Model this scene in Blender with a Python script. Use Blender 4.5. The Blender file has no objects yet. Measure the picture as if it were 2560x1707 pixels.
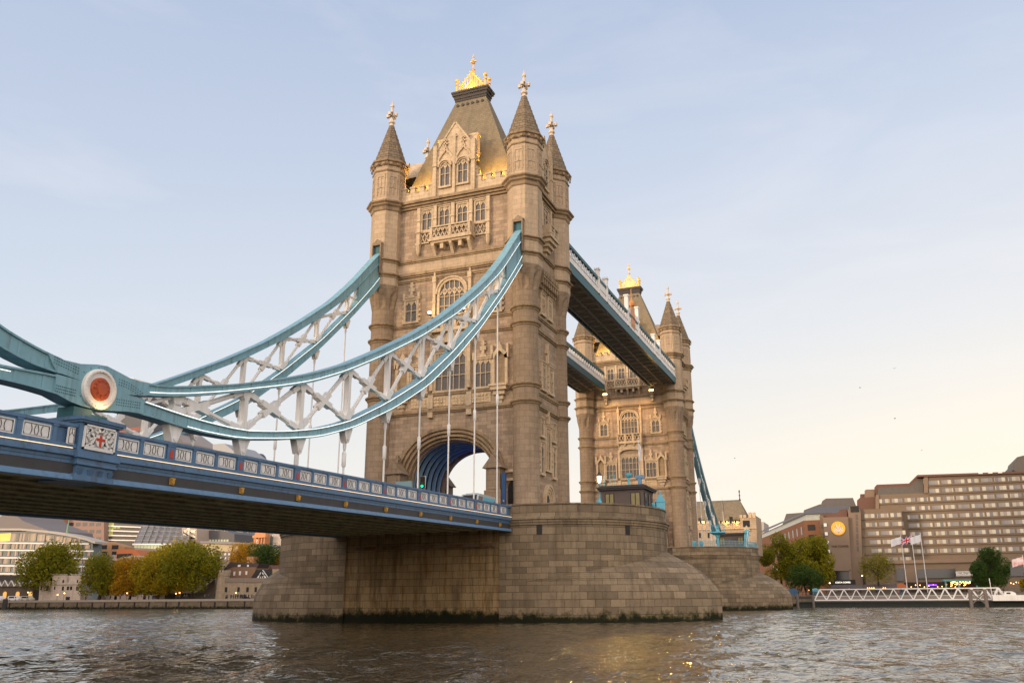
import bpy, bmesh, math, random
import numpy as np
from mathutils import Vector, Matrix
C = bpy.context.scene.collection
S = bpy.context.scene
random.seed(7)
PI = math.pi
# ---------------------------------------------------------------- camera, sky, sun, exposure
CAMP = np.array([42.56345, -90.97459, 2.10011]); YAW, PITCH, ROLL = .36788, .28087, -.00679
FOC, PCX, PCY = 2161.91186, 1319.66541, 873.91644          # in pixels of the 2560x1707 photograph
fw = np.array([-math.sin(YAW)*math.cos(PITCH), math.cos(YAW)*math.cos(PITCH), math.sin(PITCH)])
rt = np.cross(fw, [0, 0, 1]); rt /= np.linalg.norm(rt); up = np.cross(rt, fw)
rt, up = rt*math.cos(ROLL)+up*math.sin(ROLL), -rt*math.sin(ROLL)+up*math.cos(ROLL)
cam = bpy.data.cameras.new('camera'); co = bpy.data.objects.new('camera', cam); C.objects.link(co)
cam.sensor_width = 36; cam.lens = FOC/2560*36
cam.shift_x = (1280-PCX)/2560; cam.shift_y = (PCY-853.5)/2560
cam.clip_start = .1; cam.clip_end = 6000
co.matrix_world = Matrix(((rt[0], up[0], -fw[0], CAMP[0]), (rt[1], up[1], -fw[1], CAMP[1]), (rt[2], up[2], -fw[2], CAMP[2]), (0, 0, 0, 1)))
S.camera = co
S.view_settings.view_transform = 'Standard'; S.view_settings.look = 'None'
S.view_settings.exposure = 0.34; S.view_settings.gamma = 1
S.render.engine = 'CYCLES'
S.cycles.use_denoising = True
S.cycles.max_bounces = 6; S.cycles.diffuse_bounces = 3; S.cycles.glossy_bounces = 3
S.cycles.sample_clamp_indirect = 6; S.cycles.sample_clamp_direct = 0
S.cycles.caustics_reflective = True; S.cycles.blur_glossy = 1.0; S.cycles.caustics_refractive = False

SUN_EL, SUN_AZ = math.radians(9), math.radians(218)         # azimuth from +Y (north) clockwise: the sun stands low in the south-west
sdir = Vector((math.sin(SUN_AZ)*math.cos(SUN_EL), math.cos(SUN_AZ)*math.cos(SUN_EL), math.sin(SUN_EL)))
sl = bpy.data.lights.new('sun', 'SUN'); sl.energy = 1.95; sl.angle = math.radians(11); sl.color = (1, .72, .44)
so = bpy.data.objects.new('sun', sl); C.objects.link(so)
so.rotation_euler = sdir.to_track_quat('Z', 'Y').to_euler()

W = bpy.data.worlds.new('World'); S.world = W; W.use_nodes = True
nt = W.node_tree; nt.nodes.clear()
def N(t, kind, **kw):
    n = t.nodes.new(kind)
    for k, v in kw.items():
        if k.startswith('i_'):
            n.inputs[int(k[2:]) if k[2:].isdigit() else k[2:]].default_value = v
        else: setattr(n, k, v)
    return n
def ramp(t, pts, fac, interp='LINEAR'):
    r = t.nodes.new('ShaderNodeValToRGB'); r.color_ramp.interpolation = interp
    e = r.color_ramp.elements
    while len(e) < len(pts): e.new(.5)
    for k, (p, c) in enumerate(pts):
        e[k].position = p; e[k].color = (c[0], c[1], c[2], 1) if hasattr(c, '__len__') else (c, c, c, 1)
    t.links.new(fac, r.inputs[0]); return r.outputs[0]
def mth(t, op, a, b=None, c=None, clamp=False):
    n = t.nodes.new('ShaderNodeMath'); n.operation = op; n.use_clamp = clamp
    for k, v in enumerate((a, b, c)):
        if v is None: continue
        if isinstance(v, (int, float)): n.inputs[k].default_value = v
        else: t.links.new(v, n.inputs[k])
    return n.outputs[0]
def mix(t, fac, a, b, mode='MIX'):
    n = t.nodes.new('ShaderNodeMix'); n.data_type = 'RGBA'; n.blend_type = mode
    for k, v in ((0, fac), (6, a), (7, b)):
        if isinstance(v, (int, float)): n.inputs[k].default_value = v
        elif isinstance(v, (tuple, list)): n.inputs[k].default_value = (v[0], v[1], v[2], 1)
        else: t.links.new(v, n.inputs[k])
    return n.outputs[2]
tc = N(nt, 'ShaderNodeTexCoord'); sx = N(nt, 'ShaderNodeSeparateXYZ'); nt.links.new(tc.outputs['Generated'], sx.inputs[0])
elev = mth(nt, 'DIVIDE', mth(nt, 'ARCSINE', sx.outputs[2]), PI/2)
west = ramp(nt, [(0, (0.763, 0.770, 0.740)), (.035, (0.773, 0.780, 0.758)), (.10, (0.711, 0.740, 0.768)), (.20, (0.596, 0.660, 0.758)), (.30, (0.502, 0.575, 0.717)), (.42, (0.418, 0.500, 0.666)), (1, (0.282, 0.360, 0.536))], elev)
east = ramp(nt, [(0, (1.045, 0.850, 0.638)), (.05, (1.035, 0.860, 0.675)), (.10, (0.941, 0.850, 0.722)), (.18, (0.773, 0.770, 0.777)), (.30, (0.585, 0.645, 0.758)), (.42, (0.439, 0.520, 0.684)), (1, (0.282, 0.360, 0.536))], elev)
azd = mth(nt, 'ADD', mth(nt, 'MULTIPLY', sx.outputs[0], .93), mth(nt, 'MULTIPLY', sx.outputs[1], .36))   # across the picture: west (negative) to east
azf = mth(nt, 'MULTIPLY_ADD', azd, 1.0, .52, clamp=True)
base = mix(nt, azf, west, east)
# thin high cloud wisps
mp = N(nt, 'ShaderNodeMapping'); nt.links.new(tc.outputs['Generated'], mp.inputs[0]); mp.inputs['Scale'].default_value = (1.2, 1.2, 4.5)
mp.inputs['Rotation'].default_value = (.25, .1, 0)
nz = N(nt, 'ShaderNodeTexNoise', i_Scale=2.2, i_Detail=7.0, i_Roughness=.6, i_Distortion=.5); nt.links.new(mp.outputs[0], nz.inputs['Vector'])
wf = ramp(nt, [(.50, 0), (.78, 1)], nz.outputs[0])
base = mix(nt, mth(nt, 'MULTIPLY', wf, .22), base, (.93, .89, .88))
# the glow around the low sun, behind the camera
dt = N(nt, 'ShaderNodeVectorMath', operation='DOT_PRODUCT'); nt.links.new(tc.outputs['Generated'], dt.inputs[0]); dt.inputs[1].default_value = Vector((.10, -.95, .30)).normalized()
gl = mth(nt, 'POWER', mth(nt, 'MAXIMUM', dt.outputs['Value'], 0), 1.6)
sky = N(nt, 'ShaderNodeTexSky', sky_type='NISHITA', sun_disc=False, sun_elevation=SUN_EL, sun_rotation=SUN_AZ)
bg1 = N(nt, 'ShaderNodeBackground', i_Strength=.05); nt.links.new(sky.outputs[0], bg1.inputs[0])
bg2 = N(nt, 'ShaderNodeBackground', i_Strength=1.01); nt.links.new(base, bg2.inputs[0])
bg3 = N(nt, 'ShaderNodeBackground'); bg3.inputs[0].default_value = (1, .79, .62, 1); nt.links.new(mth(nt, 'MULTIPLY', gl, 1.5), bg3.inputs[1])
lp = mth(nt, 'GREATER_THAN', dt.outputs['Value'], 0)
ms = N(nt, 'ShaderNodeMixShader', i_Fac=.85); nt.links.new(bg1.outputs[0], ms.inputs[1]); nt.links.new(bg2.outputs[0], ms.inputs[2])
ad = N(nt, 'ShaderNodeAddShader'); nt.links.new(ms.outputs[0], ad.inputs[0]); nt.links.new(bg3.outputs[0], ad.inputs[1])
wo = N(nt, 'ShaderNodeOutputWorld'); nt.links.new(ad.outputs[0], wo.inputs[0])

# ---------------------------------------------------------------- helpers
def at(px, py, Y):                                            # the point of the plane y = Y that photograph pixel (px, py) shows
    d = fw+rt*(px-PCX)/FOC-up*(py-PCY)/FOC
    p = CAMP+d*((Y-CAMP[1])/d[1]); return float(p[0]), float(p[2])
class MB:
    def __init__(s, T=None): s.v = []; s.f = []; s.uv = []; s.T = T; s.sm = []
    def poly(s, pts, uv=None, sm=False):
        b = len(s.v)
        s.v += [s.T(*p) if s.T else tuple(p) for p in pts]
        s.f.append(tuple(range(b, b+len(pts)))); s.uv.append(uv); s.sm.append(sm)
    def grid(s, rows, uvs=None, closed=False, sm=False):       # rows of equal length; welded
        b = len(s.v); n = len(rows[0])
        for r in rows: s.v += [s.T(*p) if s.T else tuple(p) for p in r]
        for i in range(len(rows)-1):
            for j in range(n if closed else n-1):
                k = (j+1) % n
                s.f.append((b+i*n+j, b+i*n+k, b+(i+1)*n+k, b+(i+1)*n+j)); s.sm.append(sm)
                if uvs:
                    q = lambda a, c: uvs[a][c]
                    s.uv.append((q(i, j), q(i, j+1), q(i+1, j+1), q(i+1, j)))
                else: s.uv.append(None)
    def box(s, x0, x1, y0, y1, z0, z1):
        p = [(x0, y0, z0), (x1, y0, z0), (x1, y1, z0), (x0, y1, z0), (x0, y0, z1), (x1, y0, z1), (x1, y1, z1), (x0, y1, z1)]
        for q in ((0, 3, 2, 1), (4, 5, 6, 7), (0, 1, 5, 4), (1, 2, 6, 5), (2, 3, 7, 6), (3, 0, 4, 7)): s.poly([p[k] for k in q])
    def beam(s, p, q, w, h, upv=(0, 0, 1)):                    # a bar from p to q, w across, h along upv
        p, q = Vector(p), Vector(q); d = (q-p).normalized(); u = Vector(upv); a = d.cross(u)
        if a.length < 1e-4: a = d.cross(Vector((1, 0, 0)))
        a.normalize(); u = a.cross(d); a *= w/2; u *= h/2
        A = [p-a-u, p+a-u, p+a+u, p-a+u]; B = [q-a-u, q+a-u, q+a+u, q-a+u]
        for f in ((A[3], A[2], A[1], A[0]), (B[0], B[1], B[2], B[3])): s.poly(f)
        for k in range(4): s.poly((A[k], A[(k+1) % 4], B[(k+1) % 4], B[k]))
    def ext(s, pts, fn, d0, d1):                               # polygon pts (a, b) -> fn(a, b, d), thick from d0 to d1
        A = [fn(a, b, d0) for a, b in pts]; B = [fn(a, b, d1) for a, b in pts]; n = len(pts)
        s.poly(A[::-1]); s.poly(B)
        for k in range(n): s.poly((A[k], A[(k+1) % n], B[(k+1) % n], B[k]))
    def lathe(s, prof, n, cx=0, cy=0, ph=0, sm=False, ur=None, cap=True):
        rows, uvs = [], []
        R = ur or max(r for r, z in prof); v = 0; pz = None
        for r, z in prof:
            if pz: v += math.hypot(r-pz[0], z-pz[1])
            pz = (r, z)
            rows.append([(cx+r*math.cos(ph+2*PI*k/n), cy+r*math.sin(ph+2*PI*k/n), z) for k in range(n)])
            uvs.append([(R*2*PI*k/n, prof[0][1]+v) for k in range(n+1)])
        s.grid(rows, uvs, True, sm)
        if cap: s.poly(rows[-1]); s.poly(rows[0][::-1])
    def tube(s, pts, r, n=6, sm=True):
        rows = []
        for k, p in enumerate(pts):
            p = Vector(p); a = Vector(pts[max(k-1, 0)]); b = Vector(pts[min(k+1, len(pts)-1)]); d = (b-a).normalized()
            u = d.cross(Vector((0, 0, 1)))
            if u.length < 1e-3: u = Vector((1, 0, 0))
            u.normalize(); w = u.cross(d)
            rr = r[k] if isinstance(r, (list, tuple)) else r
            rows.append([tuple(p+(u*math.cos(2*PI*j/n)+w*math.sin(2*PI*j/n))*rr) for j in range(n)])
        s.grid(rows, None, True, sm); s.poly(rows[0][::-1]); s.poly(rows[-1])
    def mesh(s, name, fix=False):
        m = bpy.data.meshes.new(name); m.from_pydata(s.v, [], s.f)
        if fix:
            bm = bmesh.new(); bm.from_mesh(m); bmesh.ops.recalc_face_normals(bm, faces=bm.faces); bm.to_mesh(m); bm.free()
        l = m.uv_layers.new(name='UVMap'); data = np.zeros(len(m.loops)*2, 'f'); V = s.v; k = 0
        for f, p, uv in zip(s.f, m.polygons, s.uv):
            if uv and not fix:
                for a in uv: data[k] = a[0]; data[k+1] = a[1]; k += 2
            else:
                n = p.normal
                if abs(n.z) > .75:
                    for i in p.vertices: data[k] = V[i][0]; data[k+1] = V[i][1]; k += 2
                else:
                    h = math.hypot(n.x, n.y); tx, ty = -n.y/h, n.x/h
                    for i in p.vertices: data[k] = V[i][0]*tx+V[i][1]*ty; data[k+1] = V[i][2]; k += 2
        l.data.foreach_set('uv', data)
        m.polygons.foreach_set('use_smooth', s.sm)
        m.update(); return m
    def obj(s, name, mat, parent=None, label=None, fix=False):
        m = s.mesh(name, fix); m.materials.append(mat)
        return put(name, m, parent, label)
def put(name, m, parent=None, label=None, loc=None, rz=None):
    o = bpy.data.objects.new(name, m); C.objects.link(o)
    if parent: o.parent = parent
    if label: o['label'] = label
    if loc: o.location = loc
    if rz: o.rotation_euler = (0, 0, rz)
    return o
def thing(name, label, cat, loc=(0, 0, 0), rz=0, group=None):
    o = bpy.data.objects.new(name, None); C.objects.link(o); o.location = loc; o.rotation_euler = (0, 0, rz)
    o.empty_display_size = .5; return tag(o, label, cat, group)
def tag(o, label, cat, group=None):
    o['label'] = label; o['category'] = cat; o['kind'] = 'thing'
    if group: o['group'] = group
    return o
def dup(o, loc, rz, label, group=None):
    def cp(a, par):
        b = a.copy(); C.objects.link(b)
        if par: b.parent = par
        for ch in a.children: cp(ch, b)
        return b
    b = cp(o, None); b.location = loc; b.rotation_euler = (0, 0, rz); b['label'] = label
    if group: b['group'] = group
    return b
def setting(o): o['kind'] = 'structure'; return o
# ---------------------------------------------------------------- materials
def mat(name, col, rough=.7, metal=0, var=.15, vs=1.5, spec=.3, emit=None, es=0, bump=0, bs=20, alt=None, streak=0):
    m = bpy.data.materials.new(name); m.use_nodes = True; t = m.node_tree; b = t.nodes['Principled BSDF']
    b.inputs['Roughness'].default_value = rough; b.inputs['Metallic'].default_value = metal; b.inputs['Specular IOR Level'].default_value = spec
    g = N(t, 'ShaderNodeNewGeometry'); c = col
    n = N(t, 'ShaderNodeTexNoise', i_Scale=vs, i_Detail=5.0, i_Roughness=.65); t.links.new(g.outputs['Position'], n.inputs['Vector'])
    f = mth(t, 'MULTIPLY_ADD', n.outputs[0], 2*var, 1-var)
    k = mix(t, 1, c, (1, 1, 1), 'MULTIPLY')
    if alt:
        n2 = N(t, 'ShaderNodeTexNoise', i_Scale=vs*.6, i_Detail=4.0); t.links.new(g.outputs['Position'], n2.inputs['Vector'])
        k = mix(t, ramp(t, [(.40, 0), (.62, 1)], n2.outputs[0]), c, alt)
    if streak:
        mp = N(t, 'ShaderNodeMapping'); t.links.new(g.outputs['Position'], mp.inputs[0]); mp.inputs['Scale'].default_value = (3, 3, .22)
        n3 = N(t, 'ShaderNodeTexNoise', i_Scale=1.0, i_Detail=4.0, i_Roughness=.7); t.links.new(mp.outputs[0], n3.inputs['Vector'])
        k = mix(t, mth(t, 'MULTIPLY', ramp(t, [(.5, 0), (.72, 1)], n3.outputs[0]), streak), k, (.06, .045, .03))
    hs = N(t, 'ShaderNodeHueSaturation'); t.links.new(k, hs.inputs['Color']); t.links.new(f, hs.inputs['Value'])
    t.links.new(hs.outputs[0], b.inputs['Base Color'])
    if emit: b.inputs['Emission Color'].default_value = (*emit, 1); b.inputs['Emission Strength'].default_value = es
    if bump:
        n4 = N(t, 'ShaderNodeTexNoise', i_Scale=bs, i_Detail=4.0); t.links.new(g.outputs['Position'], n4.inputs['Vector'])
        bp = N(t, 'ShaderNodeBump', i_Strength=bump, i_Distance=.05); t.links.new(n4.outputs[0], bp.inputs['Height']); t.links.new(bp.outputs[0], b.inputs['Normal'])
    return m
def stone(name, c1, c2, mort, bw, bh, ms=.02, var=.2, streak=.4, algae=None, bump=.5, rust=0, sat=1):
    m = bpy.data.materials.new(name); m.use_nodes = True; t = m.node_tree; b = t.nodes['Principled BSDF']
    b.inputs['Roughness'].default_value = .85; b.inputs['Specular IOR Level'].default_value = .2
    g = N(t, 'ShaderNodeNewGeometry'); uv = N(t, 'ShaderNodeUVMap'); uv.uv_map = 'UVMap'
    nw = N(t, 'ShaderNodeTexNoise', i_Scale=2.0, i_Detail=2.0); t.links.new(g.outputs['Position'], nw.inputs['Vector'])
    dv = N(t, 'ShaderNodeVectorMath', operation='MULTIPLY_ADD'); t.links.new(nw.outputs['Color'], dv.inputs[0]); dv.inputs[1].default_value = (.06, .06, 0); t.links.new(uv.outputs[0], dv.inputs[2])
    br = N(t, 'ShaderNodeTexBrick', i_Scale=1.0, offset_frequency=2, squash=1.0)
    t.links.new(dv.outputs[0], br.inputs['Vector'])
    br.inputs['Color1'].default_value = (*c1, 1); br.inputs['Color2'].default_value = (*c2, 1); br.inputs['Mortar'].default_value = (*mort, 1)
    br.inputs['Mortar Size'].default_value = ms; br.inputs['Mortar Smooth'].default_value = .2
    br.inputs['Brick Width'].default_value = bw; br.inputs['Row Height'].default_value = bh
    k = br.outputs['Color']
    if streak:
        mp = N(t, 'ShaderNodeMapping'); t.links.new(g.outputs['Position'], mp.inputs[0]); mp.inputs['Scale'].default_value = (1.6, 1.6, .16)
        n3 = N(t, 'ShaderNodeTexNoise', i_Scale=1.0, i_Detail=6.0, i_Roughness=.7); t.links.new(mp.outputs[0], n3.inputs['Vector'])
        k = mix(t, mth(t, 'MULTIPLY', ramp(t, [(.48, 0), (.70, 1)], n3.outputs[0]), streak), k, (.075, .058, .042))
        if rust:
            n5 = N(t, 'ShaderNodeTexNoise', i_Scale=1.7, i_Detail=5.0, i_Roughness=.7); t.links.new(mp.outputs[0], n5.inputs['Vector'])
            k = mix(t, mth(t, 'MULTIPLY', ramp(t, [(.5, 0), (.68, 1)], n5.outputs[0]), rust), k, (.20, .105, .03))
    n = N(t, 'ShaderNodeTexNoise', i_Scale=.35, i_Detail=8.0, i_Roughness=.65); t.links.new(g.outputs['Position'], n.inputs['Vector'])
    f = mth(t, 'MULTIPLY_ADD', n.outputs[0], 2*var, 1-var)
    n6 = N(t, 'ShaderNodeTexNoise', i_Scale=4.0, i_Detail=6.0, i_Roughness=.7); t.links.new(g.outputs['Position'], n6.inputs['Vector'])
    f = mth(t, 'MULTIPLY', f, mth(t, 'MULTIPLY_ADD', n6.outputs[0], .5, .75))
    hs = N(t, 'ShaderNodeHueSaturation', i_Saturation=sat); t.links.new(k, hs.inputs['Color']); t.links.new(f, hs.inputs['Value']); k = hs.outputs[0]
    if algae:
        sz = N(t, 'ShaderNodeSeparateXYZ'); t.links.new(g.outputs['Position'], sz.inputs[0])
        n7 = N(t, 'ShaderNodeTexNoise', i_Scale=1.2, i_Detail=6.0, i_Roughness=.7); t.links.new(g.outputs['Position'], n7.inputs['Vector'])
        h = mth(t, 'MULTIPLY_ADD', n7.outputs[0], -2.4, mth(t, 'ADD', sz.outputs[2], algae))
        k = mix(t, ramp(t, [(.25, 1), (.75, 0)], h), k, (.045, .042, .012))
        k = mix(t, ramp(t, [(.05, 1), (.30, 0)], h), k, (.012, .013, .006))
    t.links.new(k, b.inputs['Base Color'])
    hh = mth(t, 'ADD', mth(t, 'MULTIPLY', br.outputs['Fac'], -1.0), mth(t, 'MULTIPLY', n6.outputs[0], .5))
    bp = N(t, 'ShaderNodeBump', i_Strength=bump, i_Distance=.06); t.links.new(hh, bp.inputs['Height']); t.links.new(bp.outputs[0], b.inputs['Normal'])
    return m
def emis(name, col, st):
    m = bpy.data.materials.new(name); m.use_nodes = True; b = m.node_tree.nodes['Principled BSDF']
    b.inputs['Base Color'].default_value = (*col, 1); b.inputs['Emission Color'].default_value = (*col, 1); b.inputs['Emission Strength'].default_value = st
    return m
def curtains(name, cols, rough=.25, lit=0):                    # a window: each object takes its own mix of drawn curtain and dark glass
    m = bpy.data.materials.new(name); m.use_nodes = True; t = m.node_tree; b = t.nodes['Principled BSDF']
    oi = N(t, 'ShaderNodeObjectInfo'); g = N(t, 'ShaderNodeNewGeometry')
    r = t.nodes.new('ShaderNodeValToRGB'); r.color_ramp.interpolation = 'CONSTANT'; e = r.color_ramp.elements
    while len(e) < len(cols): e.new(.5)
    for k, c in enumerate(cols): e[k].position = k/len(cols); e[k].color = (*c, 1)
    sp = N(t, 'ShaderNodeSeparateXYZ'); t.links.new(g.outputs['Position'], sp.inputs[0])
    q = mth(t, 'FRACT', mth(t, 'ADD', mth(t, 'MULTIPLY', oi.outputs['Random'], 7.3), mth(t, 'MULTIPLY', mth(t, 'FLOOR', mth(t, 'MULTIPLY', sp.outputs[0], 1.1)), .371)))
    t.links.new(q, r.inputs[0]); t.links.new(r.outputs[0], b.inputs['Base Color'])
    b.inputs['Roughness'].default_value = rough
    if lit: t.links.new(r.outputs[0], b.inputs['Emission Color']); b.inputs['Emission Strength'].default_value = lit
    return m
M = {}
M['wall'] = stone('granite_wall', (0.444, 0.317, 0.208), (0.290, 0.209, 0.140), (0.238, 0.171, 0.116), 1.0, .44, .018, .2, .42, sat=.95, bump=.35)
M['turret'] = stone('turret_granite', (0.322, 0.236, 0.156), (0.274, 0.199, 0.132), (0.201, 0.145, 0.096), 1.1, .62, .02, .18, .3)
M['pale'] = stone('portland_stone', (0.611, 0.473, 0.313), (0.540, 0.412, 0.270), (0.407, 0.309, 0.199), 1.0, .55, .012, .14, .35)
M['upper'] = stone('upper_ashlar', (0.507, 0.380, 0.255), (0.439, 0.331, 0.219), (0.331, 0.247, 0.160), 1.0, .6, .015, .14, .3)
M['finial'] = mat('finial_stone', (.66, .55, .43), .8, var=.15, vs=3)
M['trim'] = stone('moulding_stone', (0.360, 0.257, 0.153), (0.297, 0.210, 0.126), (0.212, 0.152, 0.093), 1.2, .5, .01, .25, .6)
M['carved'] = mat('carved_stone', (0.615, 0.462, 0.288), .85, var=.35, vs=4, bump=.8, bs=5, streak=.3)
M['spire'] = stone('spire_stone', (0.265, 0.200, 0.130), (0.191, 0.147, 0.098), (0.085, 0.063, 0.042), .8, .45, .035, .25, .4)
M['slate'] = stone('roof_slates', (.245, .198, .130), (.205, .168, .112), (.15, .122, .08), .55, .32, .016, .2, .35, bump=.25)
M['iron_dark'] = mat('dark_iron', (.055, .05, .05), .6, var=.2)
M['gold'] = mat('gilding', (.95, .56, .14), .42, .55, var=.2, vs=6)
M['glass'] = mat('leaded_glass', (.115, .105, .10), .5, var=.45, vs=2.5, spec=.35)
M['glass_b'] = mat('dark_glass', (.035, .035, .038), .15, var=.3, vs=2.5, spec=.6)
M['pier'] = stone('pier_granite', (0.300, 0.228, 0.146), (0.170, 0.128, 0.083), (0.103, 0.077, 0.049), 1.45, .70, .022, .2, .55, algae=.98, bump=.7, rust=.12)
M['pier_face'] = stone('stained_pier_granite', (0.426, 0.296, 0.156), (0.305, 0.211, 0.109), (0.148, 0.102, 0.055), 1.45, .70, .022, .25, .8, algae=.62, bump=.7, rust=.95)
M['teal'] = mat('teal_paint', (.20, .385, .455), .45, var=.22, vs=1.2, spec=.4, streak=.45)
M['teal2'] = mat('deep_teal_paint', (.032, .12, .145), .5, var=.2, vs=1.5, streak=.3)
M['white'] = mat('white_paint', (.80, .775, .73), .5, var=.12, vs=1.5, streak=.18)
M['blue'] = mat('blue_paint', (.088, .175, .30), .5, var=.28, vs=1.6, spec=.4, streak=.55)
M['blue_l'] = mat('light_blue_paint', (.14, .27, .44), .45, var=.15, vs=2, spec=.4, streak=.3)
M['sky_b'] = mat('sky_blue_paint', (.13, .45, .58), .45, var=.15)
M['rib'] = mat('rib_paint', (.24, .40, .50), .5)
M['boss'] = mat('dull_gilding', (.50, .28, .05), .5, .3, var=.3, vs=8)
M['navy'] = mat('navy_blue_steel', (.025, .075, .19), .5)
M['teal_p'] = mat('pale_teal_board', (.22, .36, .38), .5)
M['sky_b2'] = mat('railing_blue', (.16, .36, .44), .5, var=.15)
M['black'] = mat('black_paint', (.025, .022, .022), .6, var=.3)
M['red'] = mat('red_enamel', (.50, .055, .025), .45, var=.2)
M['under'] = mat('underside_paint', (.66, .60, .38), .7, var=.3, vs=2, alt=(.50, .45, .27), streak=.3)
M['asphalt'] = mat('asphalt', (.05, .05, .05), .9)
M['led'] = emis('led_strip', (1, .93, .82), 1.7)
M['led_w'] = emis('warm_led_strip', (1, .70, .42), 1.25)
M['ledb'] = emis('blue_led', (.05, .10, 1), 6.0)
M['lamp'] = emis('lamp_glow', (1, .70, .30), 22)
M['lamp2'] = emis('flood_glow', (1, .60, .16), 9)
M['lampd'] = mat('lit_archway', (.4, .2, .06), .6, emit=(1, .5, .12), es=.7)
M['lampm'] = emis('small_lamp_glow', (1, .50, .15), 6)
# ---------------------------------------------------------------- the great towers
YW, XW = 4.95, 9.75
FR = {'s': lambda u, d, z: (u, -YW-d, z), 'n': lambda u, d, z: (-u, YW+d, z),
      'e': lambda u, d, z: (XW+d, u, z), 'w': lambda u, d, z: (-XW-d, -u, z)}
def sup(a, b, z0, n=20, e=2.3, full=True):                     # points of a four-centred looking arch from right springing to left
    out = []
    for k in range(n+1):
        t = PI*k/n; c, s_ = math.cos(t), math.sin(t)
        out.append((a*math.copysign(abs(c)**(2/e), c), z0+b*abs(s_)**(2/e)))
    return out
def pointed(u0, u1, z0, z1, zs, n=6):                          # outline of a pointed opening, springing zs
    c = (u0+u1)/2; L = [(u0, z0), (u1, z0), (u1, zs)]
    for k in range(1, n+1):
        t = k/n; L.append((u1+(c-u1)*(1-math.cos(t*PI/2))*1.0, zs+(z1-zs)*math.sin(t*PI/2)))
    for k in range(n-1, -1, -1):
        t = k/n; L.append((u0+(c-u0)*(1-math.cos(t*PI/2)), zs+(z1-zs)*math.sin(t*PI/2)))
    return L
def window(par, T, u0, u1, z0, z1, lights=2, transom=(.5,), head=None, sw=.28, hood=False, glass='glass', quoin=False):
    m = MB(T); mu = .09; zh = z1 if head is None else z1-head
    m.box(u0-sw, u0, 0, .24, z0-.05, zh); m.box(u1, u1+sw, 0, .24, z0-.05, zh); m.box(u0-sw-.08, u1+sw+.08, 0, .30, z0-.3, z0-.05)
    if head is None:
        m.box(u0-sw, u1+sw, 0, .24, z1, z1+sw)
        m.box(u0-sw-.06, u1+sw+.06, 0, .34, z1+sw, z1+sw+.12)
    else:
        o = [(a+(u0+u1)/2, b) for a, b in sup((u1-u0)/2+sw, head+sw, zh, 14, 2.1)]; i = [(a+(u0+u1)/2, b) for a, b in sup((u1-u0)/2, head, zh, 14, 2.1)]
        for k in range(14): m.ext([o[k], o[k+1], i[k+1], i[k]], lambda a, b, d: (a, d, b), 0, .26)
        o2 = [(a+(u0+u1)/2, b) for a, b in sup((u1-u0)/2+sw+.18, head+sw+.18, zh, 14, 2.1)]
        for k in range(14): m.ext([o2[k], o2[k+1], o[k+1], o[k]], lambda a, b, d: (a, d, b), 0, .40)
    w = (u1-u0)/lights
    for k in range(1, lights):
        zt = z1
        if head is not None:
            x = abs(u0+w*k-(u0+u1)/2)/((u1-u0)/2); zt = zh+head*(1-x**2.1)**(1/2.1)
        m.box(u0+w*k-mu/2, u0+w*k+mu/2, .02, .18, z0, zt)
    for t in transom: m.box(u0, u1, .02, .16, z0+(z1-z0)*t-mu/2, z0+(z1-z0)*t+mu/2)
    zs = (zh if head is not None else z1-.42*w-.12)
    for k in range(lights):                                    # little pointed heads and tracery
        a = u0+w*k; c = a+w/2
        zt = zs+.55*w
        m.beam((a+.03, .1, zs-.1), (c, .1, zt), .16, .09, (0, 1, 0)); m.beam((a+w-.03, .1, zs-.1), (c, .1, zt), .16, .09, (0, 1, 0))
        if head is None: m.poly([(a, .14, z1), (a, .14, zs+.1), (c, .14, zt)]); m.poly([(a+w, .14, z1), (a+w, .14, zs+.1), (c, .14, zt)])
        elif k < lights-1: m.beam((c, .1, zt-.1), (a+w, .1, zt+.5*w), .14, .08, (0, 1, 0)); m.beam((c+w, .1, zt-.1), (a+w, .1, zt+.5*w), .14, .08, (0, 1, 0))
    if quoin:
        for k in range(int((z1-z0)/.6)):
            for s_ in (-1, 1):
                e = (u0-sw) if s_ < 0 else (u1+sw); m.box(min(e, e+s_*.22), max(e, e+s_*.22), 0, .16, z0+k*.6, z0+k*.6+.32)
    if hood:                                                   # carved finial above the hood
        c = (u0+u1)/2; z = z1+sw+.12
        m.box(c-.38, c+.38, 0, .22, z, z+.25); m.box(c-.17, c+.17, 0, .26, z+.25, z+1.9); m.box(c-.36, c+.36, .01, .24, z+.75, z+1.2); m.box(c-.30, c+.30, .02, .22, z+1.45, z+1.62)
        for s_ in (-1, 1): e = c+s_*((u1-u0)/2+sw); m.box(e-.14, e+.14, 0, .3, z-.3, z+.55)
    f = m.obj('window', M['pale'], par)
    p = MB(T)
    if head is None: p.poly([(u0, .03, z0-.02), (u1, .03, z0-.02), (u1, .03, z1+.02), (u0, .03, z1+.02)])
    else: p.poly([(u0, .03, z0-.02), (u1, .03, z0-.02)]+[(a+(u0+u1)/2, .03, b) for a, b in sup((u1-u0)/2, head, zh, 14, 2.1)])
    p.obj('pane', M[glass], f)
    return f
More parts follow.
